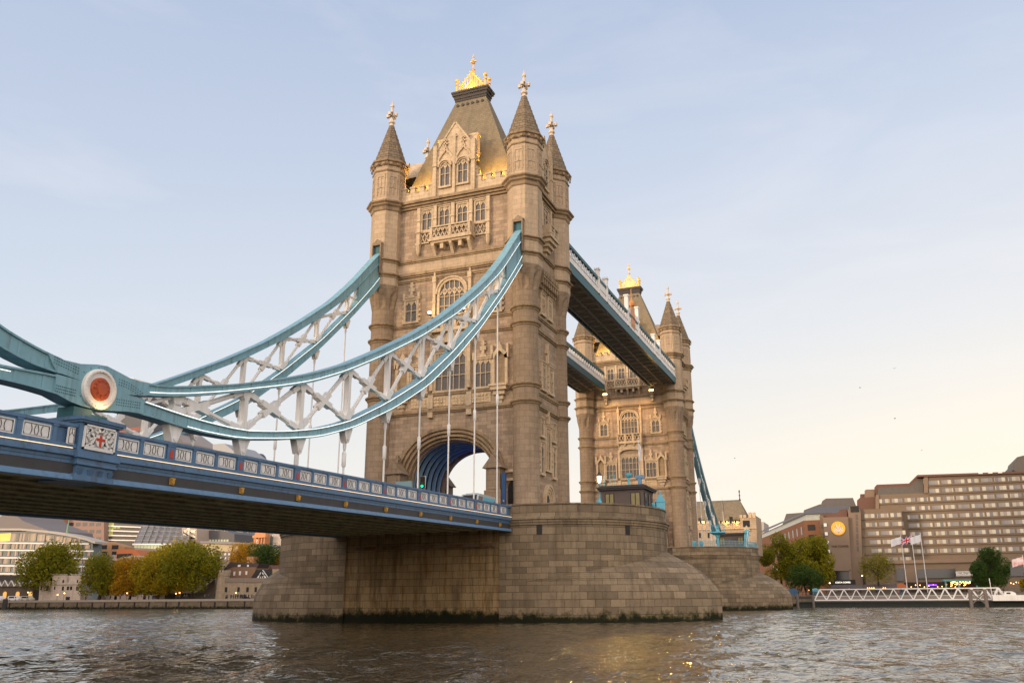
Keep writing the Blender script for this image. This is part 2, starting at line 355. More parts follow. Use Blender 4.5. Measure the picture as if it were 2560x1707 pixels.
def balustrade(m, u0, u1, d0, d1, z0, z1, posts, tr=True):      # a pierced stone balcony front
    m.box(u0, u1, d0, d1, z0, z0+.16); m.box(u0-.05, u1+.05, d0-.05, d1+.06, z1-.16, z1)
    for p in posts: m.box(p-.16, p+.16, d0-.03, d1+.03, z0+.16, z1-.16)
    if tr:
        dm = d1-.08
        for a, b in zip(posts[:-1], posts[1:]):
            n = max(2, int((b-a-.3)/.5)); w = (b-a-.3)/n
            for k in range(n):
                x = a+.15+k*w
                m.beam((x, dm, z0+.16), (x+w, dm, z1-.16), .10, .08, (0, 1, 0)); m.beam((x+w, dm, z0+.16), (x, dm, z1-.16), .10, .08, (0, 1, 0))
def corbel(m, u, w, d, z0, z1):                                 # scrolled bracket
    pts = [(0, z1), (d, z1), (d, z1-.18*(z1-z0)), (d*.72, z1-.4*(z1-z0)), (d*.38, z1-.72*(z1-z0)), (.12, z0), (0, z0)]
    m.ext(pts, lambda a, b, e: (u+e, a, b), -w/2, w/2)
def face_ns(par, T):                                            # dressing of the two wide faces
    # arch mouldings
    m = MB(T); e = 2.25
    rings = [(6.75, 6.42, .30), (6.42, 6.22, .04), (6.22, 6.0, .20), (6.0, 5.8, -.16), (5.8, 5.58, .0), (5.58, 5.4, -.45), (5.4, 5.25, -.32), (5.25, 5.1, -.9)]
    for k, (a, b, d) in enumerate(rings):
        o = sup(a, a*.955, 14.3, 28, e); i = sup(b, b*.955, 14.3, 28, e)
        for q in range(28): m.ext([o[q], o[q+1], i[q+1], i[q]], lambda x, z, dd: (x, dd, z), -1.3, d)
        for s_ in (-1, 1): m.box(min(s_*a, s_*b), max(s_*a, s_*b), -1.3, d, 9.9, 14.3)
    m.obj('archivolt', M['trim'], par)
    # gabled buttresses beside the arch
    for s_ in (-1, 1):
        m = MB(T); c = s_*6.0
        m.box(c-.95, c+.95, .3, 1.9, 9.9, 13.2); m.box(c-.8, c+.8, .3, 1.75, 13.2, 15.6)
        m.ext([(c-1.15, 15.55), (c+1.15, 15.55), (c, 17.0)], lambda a, b, d: (a, d, b), .2, 2.0)
        m.box(c-.16, c+.16, .8, 1.2, 16.9, 17.7); m.box(c-.35, c+.35, .85, 1.15, 17.2, 17.4)
        m.ext(pointed(c-.5, c+.5, 13.3, 15.5, 14.7), lambda a, b, d: (a, d, b), 1.75, 1.83)
        m.obj('buttress', M['turret'], par)
    # string courses
    for z, h, d in ((22.75, .34, .30), (24.55, .26, .22), (31.6, .34, .28), (33.25, .26, .22), (38.95, .28, .22), (39.65, .36, .34), (41.4, .30, .3)):
        m = MB(T); m.box(-7.9, 7.9, -.2, d, z-h/2, z+h/2); m.box(-7.9, 7.9, -.2, d*.55, z-h/2-.18, z-h/2); m.obj('string_course', M['trim'], par)
    for a, b in ((39.85, 41.25), (22.95, 24.4)): m = MB(T); m.box(-7.8, 7.8, -.2, .05, a, b); m.obj('ashlar_band', M['upper'], par)
    m = MB(T)
    for d, a, b in ((.28, 48.2, 48.5), (.5, 48.5, 48.8), (.75, 48.8, 49.05), (.6, 49.05, 49.25)): m.box(-7.6, 7.6, -.2, d, a, b)
    m.obj('cornice', M['trim'], par)
    # carved frieze under the lower windows
    m = MB(T)
    for a, b in ((-5.0, -2.6), (-2.1, -.2), (.2, 2.1), (2.6, 5.0)):
        m.box(a, b, .04, .14, 23.15, 24.3)
        for k in range(int((b-a)/.4)):
            for q in range(3): m.box(a+.08+k*.4, a+.34+k*.4, .12, .18+.1*random.random(), 23.2+q*.36, 23.46+q*.36)
    m.obj('carved_frieze', M['carved'], par)
    m = MB(T)
    for u in (-2.4, 2.4): m.box(u-.3, u+.3, .02, .35, 22.95, 24.5); m.box(u-.3, u+.3, .02, .4, 21.9, 22.55)
    m.obj('corbel_block', M['pale'], par)
    # lower windows, niches
    window(par, T, -1.85, 1.85, 25.0, 29.3, 5, (.38, .68), None, .3)
    for s_ in (-1, 1):
        window(par, T, s_*4.05-.95, s_*4.05+.95, 25.0, 28.1, 3, (.5,), None, .22, True)
        m = MB(T); c = s_*6.15                                  # statue niche with canopy
        m.box(c-.95, c-.62, 0, .35, 24.9, 28.0); m.box(c+.62, c+.95, 0, .35, 24.9, 28.0)
        o = [(c-.95, 28.0), (c-.9, 28.5), (c-.45, 29.0), (c, 29.9), (c+.45, 29.0), (c+.9, 28.5), (c+.95, 28.0), (c+.62, 28.0), (c+.55, 28.3), (c, 28.9), (c-.55, 28.3), (c-.62, 28.0)]
        for k in range(5): m.ext([o[k], o[k+1], o[10-k], o[11-k]], lambda a, b, d: (a, d, b), 0, .45)
        m.ext([o[5], o[6], o[7], o[8]], lambda a, b, d: (a, d, b), 0, .45)
        for q in (-.95, .95): m.box(c+q-.14, c+q+.14, 0, .45, 28.0, 29.6)
        for k, (r, z) in enumerate(((.25, 22.9), (.45, 23.3), (.7, 23.8), (.95, 24.3))): m.box(c-r, c+r, 0, r*.9, z, z+.42)
        m.box(c-1.1, c+1.1, 0, 1.0, 24.72, 24.95)
        f = m.obj('niche', M['pale'], par); m = MB(T); m.ext(pointed(c-.62, c+.62, 24.95, 28.7, 27.6), lambda a, b, d: (a, d, b), .01, .04); m.obj('niche_shade_panel', M['trim'], f)  # darker flat panel stands in for the shade inside the niche
    # balcony and great arched window
    m = MB(T)
    m.box(-2.5, 2.5, 0, 1.0, 31.75, 32.05); balustrade(m, -2.5, 2.5, .7, .95, 32.05, 33.7, [-2.35, -.8, .8, 2.35])
    for s_ in (-1, 1): m.box(s_*2.4-.1, s_*2.4+.1, 0, .8, 32.05, 33.7)
    for u in (-2.3, -.9, .9, 2.3): corbel(m, u, .3, .9, 30.5, 31.75)
    o = sup(2.3, 1.0, 29.6, 10)
    for k in range(10): m.ext([o[k], o[k+1], (o[k+1][0], 31.7), (o[k][0], 31.7)], lambda a, b, d: (a, d, b), .05, .5)
    for s_ in (-1, 1): m.box(s_*2.35-.2, s_*2.35+.2, 0, .45, 25, 30.6)
    m.obj('balcony', M['pale'], par)
    for s_ in (-1, 1):
        m = MB(T); m.box(s_*2.3-.19, s_*2.3+.19, 0, .3, 33.8, 38.2); m.box(s_*2.3-.26, s_*2.3+.26, 0, .36, 35.6, 35.8); m.box(s_*2.3-.24, s_*2.3+.24, 0, .4, 38.2, 38.9); m.box(s_*2.3-.1, s_*2.3+.1, 0, .25, 38.9, 39.5); m.obj('pinnacle_shaft', M['pale'], par)
    window(par, T, -1.6, 1.6, 33.9, 38.2, 5, (.28, .55), 1.55, .3)
    for s_ in (-1, 1): window(par, T, s_*5.35-.72, s_*5.35+.72, 33.75, 36.35, 2, (.5,), None, .26, True, 'glass', True)
    # upper windows, balcony
    for u in (-3.55, -1.2, 1.2, 3.55): window(par, T, u-.62, u+.62, 45.2, 47.75, 2, (.55,), None, .2)
    m = MB(T)
    for u in (-4.6, -2.38, 0, 2.38, 4.6): m.box(u-.22, u+.22, 0, .42, 43.4, 48.1); m.box(u-.26, u+.26, 0, .5, 46.3, 46.5)
    for s_ in (-1, 1):
        u = s_*4.6; m.box(u-.3, u+.3, 0, .55, 43.2, 43.5); m.box(u-.3, u+.3, 0, .55, 44.8, 45.05)
        m.lathe([(.05, 41.9), (.2, 42.2), (.28, 42.7), (.3, 43.2)], 8, u, .25)
        balustrade(m, min(s_*2.6, s_*4.5), max(s_*2.6, s_*4.5), .05, .2, 43.4, 44.95, [min(s_*2.6, s_*4.5), max(s_*2.6, s_*4.5)])
    m.box(-2.85, 2.85, 0, 1.15, 43.15, 43.45); m.box(-2.6, 2.6, 0, .95, 42.9, 43.15); balustrade(m, -2.7, 2.7, .85, 1.1, 43.45, 45.0, [-2.5, 0, 2.5])
    for s_ in (-1, 1): m.box(s_*2.6-.1, s_*2.6+.1, 0, .9, 43.45, 45.0)
    for u in (-2.35, 0, 2.35): corbel(m, u, .36, .95, 41.5, 42.9)
    for u in (-1.2, 1.2): m.box(u-.22, u+.22, 0, .8, 42.2, 42.9)
    m.obj('balcony', M['pale'], par)
    # battlements
    for a, b in ((-7.3, -2.95), (2.95, 7.3)):
        m = MB(T); m.box(a, b, -.45, .02, 49.2, 50.45); n = 4; w = (b-a)/(n*2-1)
        for k in range(n): m.box(a+2*k*w, a+(2*k+1)*w, -.45, .02, 50.45, 51.15); m.box(a+2*k*w-.08, a+(2*k+1)*w+.08, -.52, .09, 51.15, 51.38)
        for k in range(n-1): m.box(a+(2*k+1)*w+.1, a+(2*k+2)*w-.1, -.52, .09, 50.45, 50.6)
        m.obj('battlement', M['pale'], par)
    # gabled dormer
    m = MB(T)
    m.ext([(-2.55, 49.2), (2.55, 49.2), (2.55, 55.5), (0, 59.0), (-2.55, 55.5)], lambda a, b, d: (a, d, b), -.6, .1)
    for s_ in (-1, 1):
        m.beam((s_*2.75, -.25, 55.2), (0, -.25, 59.15), .9, .22, (0, 0, 1)); m.box(s_*2.6-.24, s_*2.6+.24, -.1, .42, 49.2, 56.2); m.box(s_*2.6-.3, s_*2.6+.3, -.1, .5, 53.3, 53.6)
        m.box(s_*2.15-.5, s_*2.15+.5, -1.5, -.65, 54.5, 57.3); m.box(s_*2.15-.62, s_*2.15+.62, -1.6, -.6, 57.3, 57.55)
        corbs = [(3.05, 52.4), (2.95, 53.8), (2.8, 55.0)]
        for x, z in corbs: m.box(min(s_*x, s_*(x-.3)), max(s_*x, s_*(x-.3)), -.7, .05, z-.2, z+.2)
        m.box(min(s_*2.55, s_*3.1), max(s_*2.55, s_*3.1), -.9, .0, 49.2, 52.3)
    m.ext([(-2.5, 55.5), (2.5, 55.5), (0, 58.9)], lambda a, b, d: (a, d, b), -3.2, -.62)
    m.box(-.17, .17, .08, .34, 49.3, 57.5); m.box(-.3, .3, .06, .32, 57.0, 57.2)
    for c in (-1.2, 1.2):                                       # ogee hoods with crosses
        pts = [(-1.0, 53.6), (-.98, 54.3), (-.6, 54.9), (-.2, 55.3), (0, 55.9), (.2, 55.3), (.6, 54.9), (.98, 54.3), (1.0, 53.6)]
        for a, b in zip(pts[:-1], pts[1:]): m.beam((c+a[0], .2, a[1]), (c+b[0], .2, b[1]), .26, .16, (0, 1, 0))
        m.box(c-.07, c+.07, .08, .3, 55.7, 57.0); m.box(c-.3, c+.3, .08, .3, 56.2, 56.38); m.box(c-.22, c+.22, .08, .3, 56.65, 56.8)
    m.obj('dormer', M['pale'], par)
    for c in (-1.2, 1.2): window(par, lambda u, d, z: T(u, d+.1, z), c-.62, c+.62, 50.6, 53.75, 2, (.5,), .6, .16)
def face_ew(par, T):
    for z, h, d in ((22.75, .34, .30), (24.3, .26, .22), (31.6, .34, .28), (33.25, .26, .22), (39.3, .4, .34), (41.4, .30, .3)):
        m = MB(T); m.box(-3.75, 3.75, -.3, d, z-h/2, z+h/2); m.box(-3.75, 3.75, -.3, d*.55, z-h/2-.18, z-h/2); m.obj('string_course', M['trim'], par)
    m = MB(T)
    for d, a, b in ((.28, 48.2, 48.5), (.5, 48.5, 48.8), (.75, 48.8, 49.05), (.6, 49.05, 49.25)): m.box(-3.6, 3.6, -.2, d, a, b)
    m.obj('cornice', M['trim'], par)
    m = MB(T)                                                   # corbelled machicolation
    m.box(-2.6, 2.6, 0, .75, 38.0, 39.0)
    for k in range(8): u = -2.45+k*.7; m.box(u-.16, u+.16, 0, .7, 37.3, 38.0); m.box(u-.16, u+.16, 0, .4, 36.8, 37.3); m.box(u-.2, u+.2, .7, .85, 38.3, 38.8)
    m.obj('machicolation', M['trim'], par)
    for u in (-1.15, 1.15): window(par, T, u-.55, u+.55, 34.0, 36.3, 2, (.5,), None, .22)
    for u in (-1.2, 1.2): window(par, T, u-.6, u+.6, 25.0, 27.8, 2, (.5,), None, .24, False, 'glass', True)
    m = MB(T); m.box(-.14, .14, 0, .3, 28.3, 30.6); m.box(-.4, .4, 0, .3, 29.4, 29.9); m.box(-.14, .14, 0, .3, 21.2, 22.6); m.box(-.35, .35, 0, .3, 21.9, 22.2); m.obj('carved_finial', M['carved'], par)
    window(par, T, -.7, .7, 16.0, 20.6, 2, (.45,), None, .22)
    for u in (-1.95, 1.95): window(par, T, u-.38, u+.38, 19.6, 21.3, 1, (), None, .18); window(par, T, u-.42, u+.42, 15.4, 18.6, 1, (.55,), None, .2, False, 'glass', True)
    m = MB(T)
    for k in range(4): a = 1.55-k*.25; o = pointed(-a, a, 9.9, 14.4-k*.3, 12.4); i = pointed(-a+.25, a-.25, 9.9, 14.1-k*.3, 12.4); [m.ext([o[q], o[(q+1) % len(o)], i[(q+1) % len(o)], i[q]], lambda x, z, d: (x, d, z), 0, .36-.1*k) for q in range(1, len(o))]
    f = m.obj('doorway', M['pale'], par)
    m = MB(T); m.poly([(a, .02, b) for a, b in pointed(-.55, .55, 9.9, 13.2, 12.2)]); m.obj('door', M['iron_dark'], f)
    window(par, T, -.8, .8, 45.2, 47.6, 2, (.5,), None, .25)
    m = MB(T)
    for u in (-1.6, 1.6): m.box(u-.2, u+.2, 0, .4, 44.9, 48.1)
    m.box(-1.5, 1.5, 0, 1.35, 43.5, 43.8); balustrade(m, -1.4, 1.4, 1.05, 1.3, 43.8, 45.1, [-1.3, 0, 1.3])
    for s_ in (-1, 1): m.box(s_*1.3-.12, s_*1.3+.12, 0, 1.1, 43.8, 45.1)
    for k, (r, dd, z) in enumerate(((.3, .25, 41.5), (.65, .55, 42.0), (.95, .85, 42.5), (1.25, 1.15, 43.0))): m.box(-r, r, 0, dd, z, z+.55)
    m.obj('balcony', M['pale'], par)
    m = MB(T)                                                   # narrow gabled dormer
    m.ext([(-1.75, 49.2), (1.75, 49.2), (1.75, 54.6), (0, 57.6), (-1.75, 54.6)], lambda a, b, d: (a, d, b), -.6, .1)
    for s_ in (-1, 1):
        m.beam((s_*1.9, -.2, 54.4), (0, -.2, 57.75), .8, .2); m.box(s_*1.75-.24, s_*1.75+.24, -.1, .5, 49.2, 55.6); m.box(s_*1.75-.3, s_*1.75+.3, -.1, .6, 52.2, 52.5)
        m.lathe([(.3, 55.6), (.34, 55.8), (.05, 57.4)], 4, s_*1.75, .2, PI/4)
    m.ext([(-1.7, 54.6), (1.7, 54.6), (0, 57.5)], lambda a, b, d: (a, d, b), -5, -.62)
    m.obj('dormer', M['pale'], par)
    window(par, lambda u, d, z: T(u, d+.1, z), -.75, .75, 50.6, 54.2, 2, (.5,), .9, .2)
    for a, b in ((-3.4, -2.1), (2.1, 3.4)):
        m = MB(T); m.box(a, b, -.45, .02, 49.2, 50.45); m.box(a, a+.5, -.45, .02, 50.45, 51.3); m.box(b-.5, b, -.45, .02, 50.45, 51.3); m.obj('battlement', M['pale'], par)
def cross_finial(z):
    m = MB()
    m.lathe([(.28, z), (.28, z+.5), (.42, z+.6), (.46, z+.75), (.3, z+.95), (.2, z+1.1), (.17, z+2.9), (.26, z+3.0), (.26, z+3.2), (.12, z+3.4), (.03, z+3.9)], 8)
    for k in range(2):
        u = (1, 0, 0) if k == 0 else (0, 1, 0)
        for s_ in (-1, 1):
            p = Vector((0, 0, z+1.75)); d = Vector(u)*s_
            m.beam(p, p+d*.62, .24, .26); m.beam(p+d*.45, p+d*.75, .36, .42)
        m.beam((0, 0, z+1.4), (0, 0, z+2.2), .36, .36, (1, 0, 0))
    return m
def turret(par):
    m = MB(); n = 24; r = 1.43
    m.lathe([(1.75, 9.9), (1.75, 10.9), (1.6, 11.2), (r, 11.4), (r, 22.4)], n, sm=True, cap=False, ur=r)
    m.lathe([(r, 22.4), (r, 35.3)], n, sm=True, cap=False, ur=r)
    rows = []
    for z, rc, ro in ((35.3, r, r), (36.0, 1.38, 1.62), (37.0, 1.5, 1.86), (37.8, 1.86, 1.92), (38.3, 2.02, 1.96)):
        row = []
        for k in range(24):
            a = 2*PI*k/24; q = (k-1.5) % 3                         # octagon corners at 22.5 deg + 45 k
            ang = a+PI/8; oct_r = ro*math.cos(PI/8)/math.cos(((ang-PI/8+PI/8) % (PI/4))-PI/8) if False else ro
            row.append(((rc if k % 3 == 0 else oct_r*(1 if z < 36 else .97))*math.cos(ang), (rc if k % 3 == 0 else oct_r*(1 if z < 36 else .97))*math.sin(ang), z))
        rows.append(row)
    m.grid(rows, [[(r*2*PI*k/24, rr[0][2]) for k in range(25)] for rr in rows], True)
    P8 = PI/8
    o = m.obj('turret', M['turret'], par)
    m = MB(); m.lathe([(2.02, 38.3), (2.02, 48.1)], 8, 0, 0, P8, cap=False); m.obj('octagon_stage', M['upper'], o)
    m = MB(); m.lathe([(2.08, 49.2), (2.08, 54.1)], 8, 0, 0, P8, cap=False); m.obj('panelled_stage', M['upper'], o)
    for z in (22.6, 24.45, 31.45, 33.3): m = MB(); m.lathe([(r, z-.28), (r+.1, z-.2), (r+.13, z-.05), (r+.3, z+.05), (r+.34, z+.2), (r+.2, z+.3), (r, z+.34)], n, sm=False, cap=False); m.obj('ring_moulding', M['trim'], o)
    for z in (39.5, 41.35): m = MB(); m.lathe([(2.02, z-.3), (2.1, z-.2), (2.15, z), (2.38, z+.08), (2.38, z+.22), (2.02, z+.4)], 8, 0, 0, P8, cap=False); m.obj('ring_moulding', M['trim'], o)
    m = MB(); m.lathe([(2.02, 47.9), (2.15, 48.05), (2.2, 48.45), (2.45, 48.6), (2.5, 48.8), (2.72, 48.95), (2.72, 49.12), (2.2, 49.4), (2.05, 49.4)], 8, 0, 0, P8, cap=False); m.obj('turret_cornice', M['trim'], o)
    m = MB(); m.lathe([(2.08, 53.2), (2.2, 53.3), (2.2, 53.42), (2.08, 53.5)], 8, 0, 0, P8, cap=False); m.obj('ring_moulding', M['trim'], o)
    m = MB(); m.lathe([(2.08, 54.0), (2.2, 54.1), (2.3, 54.45), (2.5, 54.55), (2.5, 54.75), (2.25, 54.9), (2.0, 54.95)], 8, 0, 0, P8, cap=False)
    for k in range(8):
        for j in range(2):
            a = PI/4*k+(j-.5)*.4; m.beam((2.3*math.cos(a), 2.3*math.sin(a), 54.15), (2.42*math.cos(a), 2.42*math.sin(a), 54.15), .3, .3)
    m.obj('spire_cornice', M['trim'], o)
    m = MB()                                                     # blind tracery panels of the upper stage
    for k in range(8):
        a = PI/4*k; rr = 2.08*math.cos(P8); ca, sa = math.cos(a), math.sin(a)
        T = lambda u, d, z, ca=ca, sa=sa, rr=rr: ((rr+d)*ca-u*sa, (rr+d)*sa+u*ca, z)
        m.T = T
        m.box(-.55, -.42, 0, .07, 50, 52.9); m.box(.42, .55, 0, .07, 50, 52.9); m.box(-.42, .42, 0, .07, 52.5, 52.9); m.box(-.42, .42, 0, .06, 51.0, 51.12); m.box(-.06, .06, 0, .06, 50.1, 52.5)
    m.T = None; m.obj('tracery_panel', M['upper'], o)
    m = MB(); prof = []; ns = 9
    for k in range(ns): f0 = k/ns; f1 = (k+1)/ns; prof += [(2.1-1.8*f0, 54.95+5.6*f0), (2.1-1.8*f1+.07, 54.95+5.6*f1)]
    m.lathe(prof, 8, 0, 0, P8); m.obj('spire', M['spire'], o)
    cross_finial(60.4).obj('cross_finial', M['finial'], o)
    return o
def gold_crest(par):
    m = MB(); z = 66.25; hx, hy = 2.05, .6
    for a, b in (((-hx, -hy), (hx, -hy)), ((hx, -hy), (hx, hy)), ((hx, hy), (-hx, hy)), ((-hx, hy), (-hx, -hy))):
        m.beam((*a, z+.12), (*b, z+.12), .2, .3); m.beam((*a, z+.55), (*b, z+.55), .09, .09)
    for sx in (-1, 1):
        for sy in (-1, 1):
            x, y = sx*hx, sy*hy
            m.lathe([(.16, z), (.16, z+1.1), (.24, z+1.2), (.12, z+1.4), (.12, z+1.6), (.27, z+1.8), (.27, z+2.0), (.06, z+2.3)], 8, x, y)
    for sy in (-1, 1):
        y = sy*hy
        for s_ in (-1, 1):
            m.beam((s_*1.75, y, z+.55), (0, y, z+2.75), .12, .14)
            for k in range(5):
                t = (k+.6)/5; x = s_*1.75*(1-t); zz = z+.55+2.2*t
                m.lathe([(.02, zz), (.14, zz+.15), (.14, zz+.28), (.02, zz+.4)], 6, x, y)
                m.beam((x, y, z+.3), (x, y, zz), .07, .07)
            m.beam((s_*.9, y, z+.4), (0, y, z+1.5), .08, .08); m.beam((s_*.2, y, z+.4), (s_*1.1, y, z+1.35), .08, .08)
    m.lathe([(.12, z), (.12, z+3.3), (.28, z+3.45), (.1, z+3.7), (.1, z+4.3), (.22, z+4.4), (.1, z+4.6), (.08, z+5.3), (.14, z+5.4), (.02, z+6.0)], 8)
    for u in ((1, 0, 0), (0, 1, 0)):
        for s_ in (-1, 1): p = Vector((0, 0, z+4.75)); m.beam(p, p+Vector(u)*s_*.42, .14, .16)
    return m.obj('gilded_crest', M['gold'], par)
def tower():
    t = thing('bridge_tower', 'stone Gothic gate tower with four spired corner turrets where the long teal chains arrive', 'tower')
    # shell of the walls with the road arch through it
    m = MB(); e = 2.25
    for key in 'sn':
        T = FR[key]; m.T = T
        arch = sup(6.3, 6.02, 14.3, 28, e)
        ring = [(-8.6, 9.9), (-8.6, 49.2), (8.6, 49.2), (8.6, 9.9), (6.3, 9.9)]+arch+[(-6.3, 9.9)]
        m.ext(ring[::-1], lambda a, b, d: (a, d, b), -1.2, 0)
    for key in 'ew':
        m.T = FR[key]; m.box(-4.2, 4.2, -1.0, 0, 9.9, 49.2)
    m.T = None
    m.box(-8.6, 8.6, -3.7, 3.7, 21.2, 21.6)
    m.obj('wall', M['wall'], t)
    m = MB()                                                     # road vault: dark lining with proud steel ribs
    for k in range(28):
        a = sup(5.65, 5.5, 14.3, 28, e); m.poly([(a[k][0], -3.75, a[k][1]), (a[k+1][0], -3.75, a[k+1][1]), (a[k+1][0], 3.75, a[k+1][1]), (a[k][0], 3.75, a[k][1])])
    for s_ in (-1, 1): m.poly([(s_*5.65, -3.75, 9.9), (s_*5.65, 3.75, 9.9), (s_*5.65, 3.75, 14.3), (s_*5.65, -3.75, 14.3)])
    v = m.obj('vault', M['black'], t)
    o = sup(5.63, 5.48, 14.3, 28, e); i = sup(5.25, 5.08, 14.3, 28, e)
    m = MB()
    for q in range(28): m.ext([o[q], o[q+1], i[q+1], i[q]], lambda a, b, d: (a, d, b), -.09, .09)
    for s_ in (-1, 1): m.box(min(s_*5.25, s_*5.63), max(s_*5.25, s_*5.63), -.09, .09, 9.9, 14.3)
    rm = m.mesh('vault_rib'); rm.materials.append(M['rib'])
    for k in range(6): put('vault_rib', rm, v, None, (0, -3.1+k*1.24, 0))
    m = MB()
    for s_ in (-1, 1):
        for k in range(5): m.box(s_*5.6-.03, s_*5.6+.03, -2.85+k*1.24, -2.15+k*1.24, 10.6, 12.6 if s_ < 0 else 11.2)
    m.obj('blue_light', M['ledb'], v)
    for key in 'sn': face_ns(t, FR[key])
    for key in 'ew': face_ew(t, FR[key])
    t0 = turret(t); t0.location = (9.15, -4.96, 0)
    for x, y in ((-9.15, -4.96), (9.15, 4.96), (-9.15, 4.96)):
        d = t0.copy(); C.objects.link(d); d.parent = t; d.location = (x, y, 0)
        for ch in t0.children: g = ch.copy(); C.objects.link(g); g.parent = d
    # chain slots on the outer turrets
    for x in (-9.15, 9.15):
        m = MB(); m.box(x-.62, x-.5, -7.35, -6.5, 39.6, 43.2); m.box(x+.5, x+.62, -7.35, -6.5, 39.6, 43.2); m.box(x-.62, x+.62, -7.35, -6.5, 43.2, 43.5)
        m.ext([(x-.7, 43.5), (x+.7, 43.5), (x, 44.1)], lambda a, b, d: (a, d, b), -7.15, -6.5)
        f = m.obj('chain_opening', M['turret'], t)
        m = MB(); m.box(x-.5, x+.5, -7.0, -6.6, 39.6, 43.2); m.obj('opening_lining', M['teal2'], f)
    # roof
    m = MB(); rows = []; uv = []
    for z, hx, hy in ((49.3, 7.75, 3.95), (50.4, 7.35, 3.70), (52.2, 6.8, 3.42), (54.2, 6.12, 3.05), (65.0, 2.12, .66)):
        rows.append([(-hx, -hy, z), (hx, -hy, z), (hx, hy, z), (-hx, hy, z)])
    m.grid(rows, None, True); m.poly(rows[-1])
    r = m.obj('roof', M['slate'], t)
    m = MB(); m.box(-8.7, 8.7, -4.5, 4.5, 49.0, 49.28); m.obj('gutter', M['iron_dark'], r)
    m = MB(); m.lathe([(1, 0)], 4) if False else None
    for a, b, gx, gy in ((64.9, 65.25, 2.25, .78), (65.25, 65.7, 2.35, .88), (65.7, 66.0, 2.55, 1.05), (66.0, 66.25, 2.65, 1.15)): m.box(-gx, gx, -gy, gy, a, b)
    m.obj('roof_platform', M['iron_dark'], r)
    m = MB()
    for k in range(6):                                           # round vents under the platform
        x = -1.75+k*.7; z = 64.2; yy = -(.66+(65-z)*(3.2-.66)/10.8)
        for s_ in (-1, 1):
            m.T = lambda a, b, c, s_=s_, x=x, yy=yy, z=z: (x+a, s_*(yy-c+.02)*1, z+b*.97)
            m.lathe([(.2, 0), (.2, .16)], 10)
    m.T = None; m.obj('roof_vent', M['iron_dark'], r)
    gold_crest(r)
    # small side lights and the lamps on the balcony corners come separately
    return t
T1 = tower()
DD = 80.95
T2 = dup(T1, (0, DD, 0), PI, 'stone Gothic gate tower standing on the farther pier beyond the high walkways')
def lamp(kind, loc, energy, col, size=.3, rot=None, spot=None, blend=.6):
    l = bpy.data.lights.new('floodlight', kind); l.energy = energy; l.color = col
    if kind == 'AREA': l.size = size
    else: l.shadow_soft_size = size
    if spot: l.spot_size = math.radians(spot); l.spot_blend = blend
    o = bpy.data.objects.new('floodlight', l); C.objects.link(o); o.location = loc
    if rot is not None: o.rotation_euler = Vector(rot).to_track_quat('-Z', 'Y').to_euler()
    return o
WARM = (1, .56, .10)
for Y in (0, DD):
    for x in (-6.3, -5.0, -3.7, 3.7, 5.0, 6.3):
        for s_ in (-1, 1): lamp('SPOT', (x, Y+s_*4.4, 50.2), 1900, WARM, .08, (0, -s_*.22, 1), 75, .9)
    lamp('SPOT', (0, Y-1.3, 66.4), 260, (1, .62, .2), .1, (0, .25, 1), 140); lamp('SPOT', (0, Y+1.3, 66.4), 380, (1, .62, .2), .1, (0, -.25, 1), 140)
for y in (-2.4, 0, 2.4): lamp('POINT', (-4.9, y, 11.4), 26, (.05, .14, 1), .15)
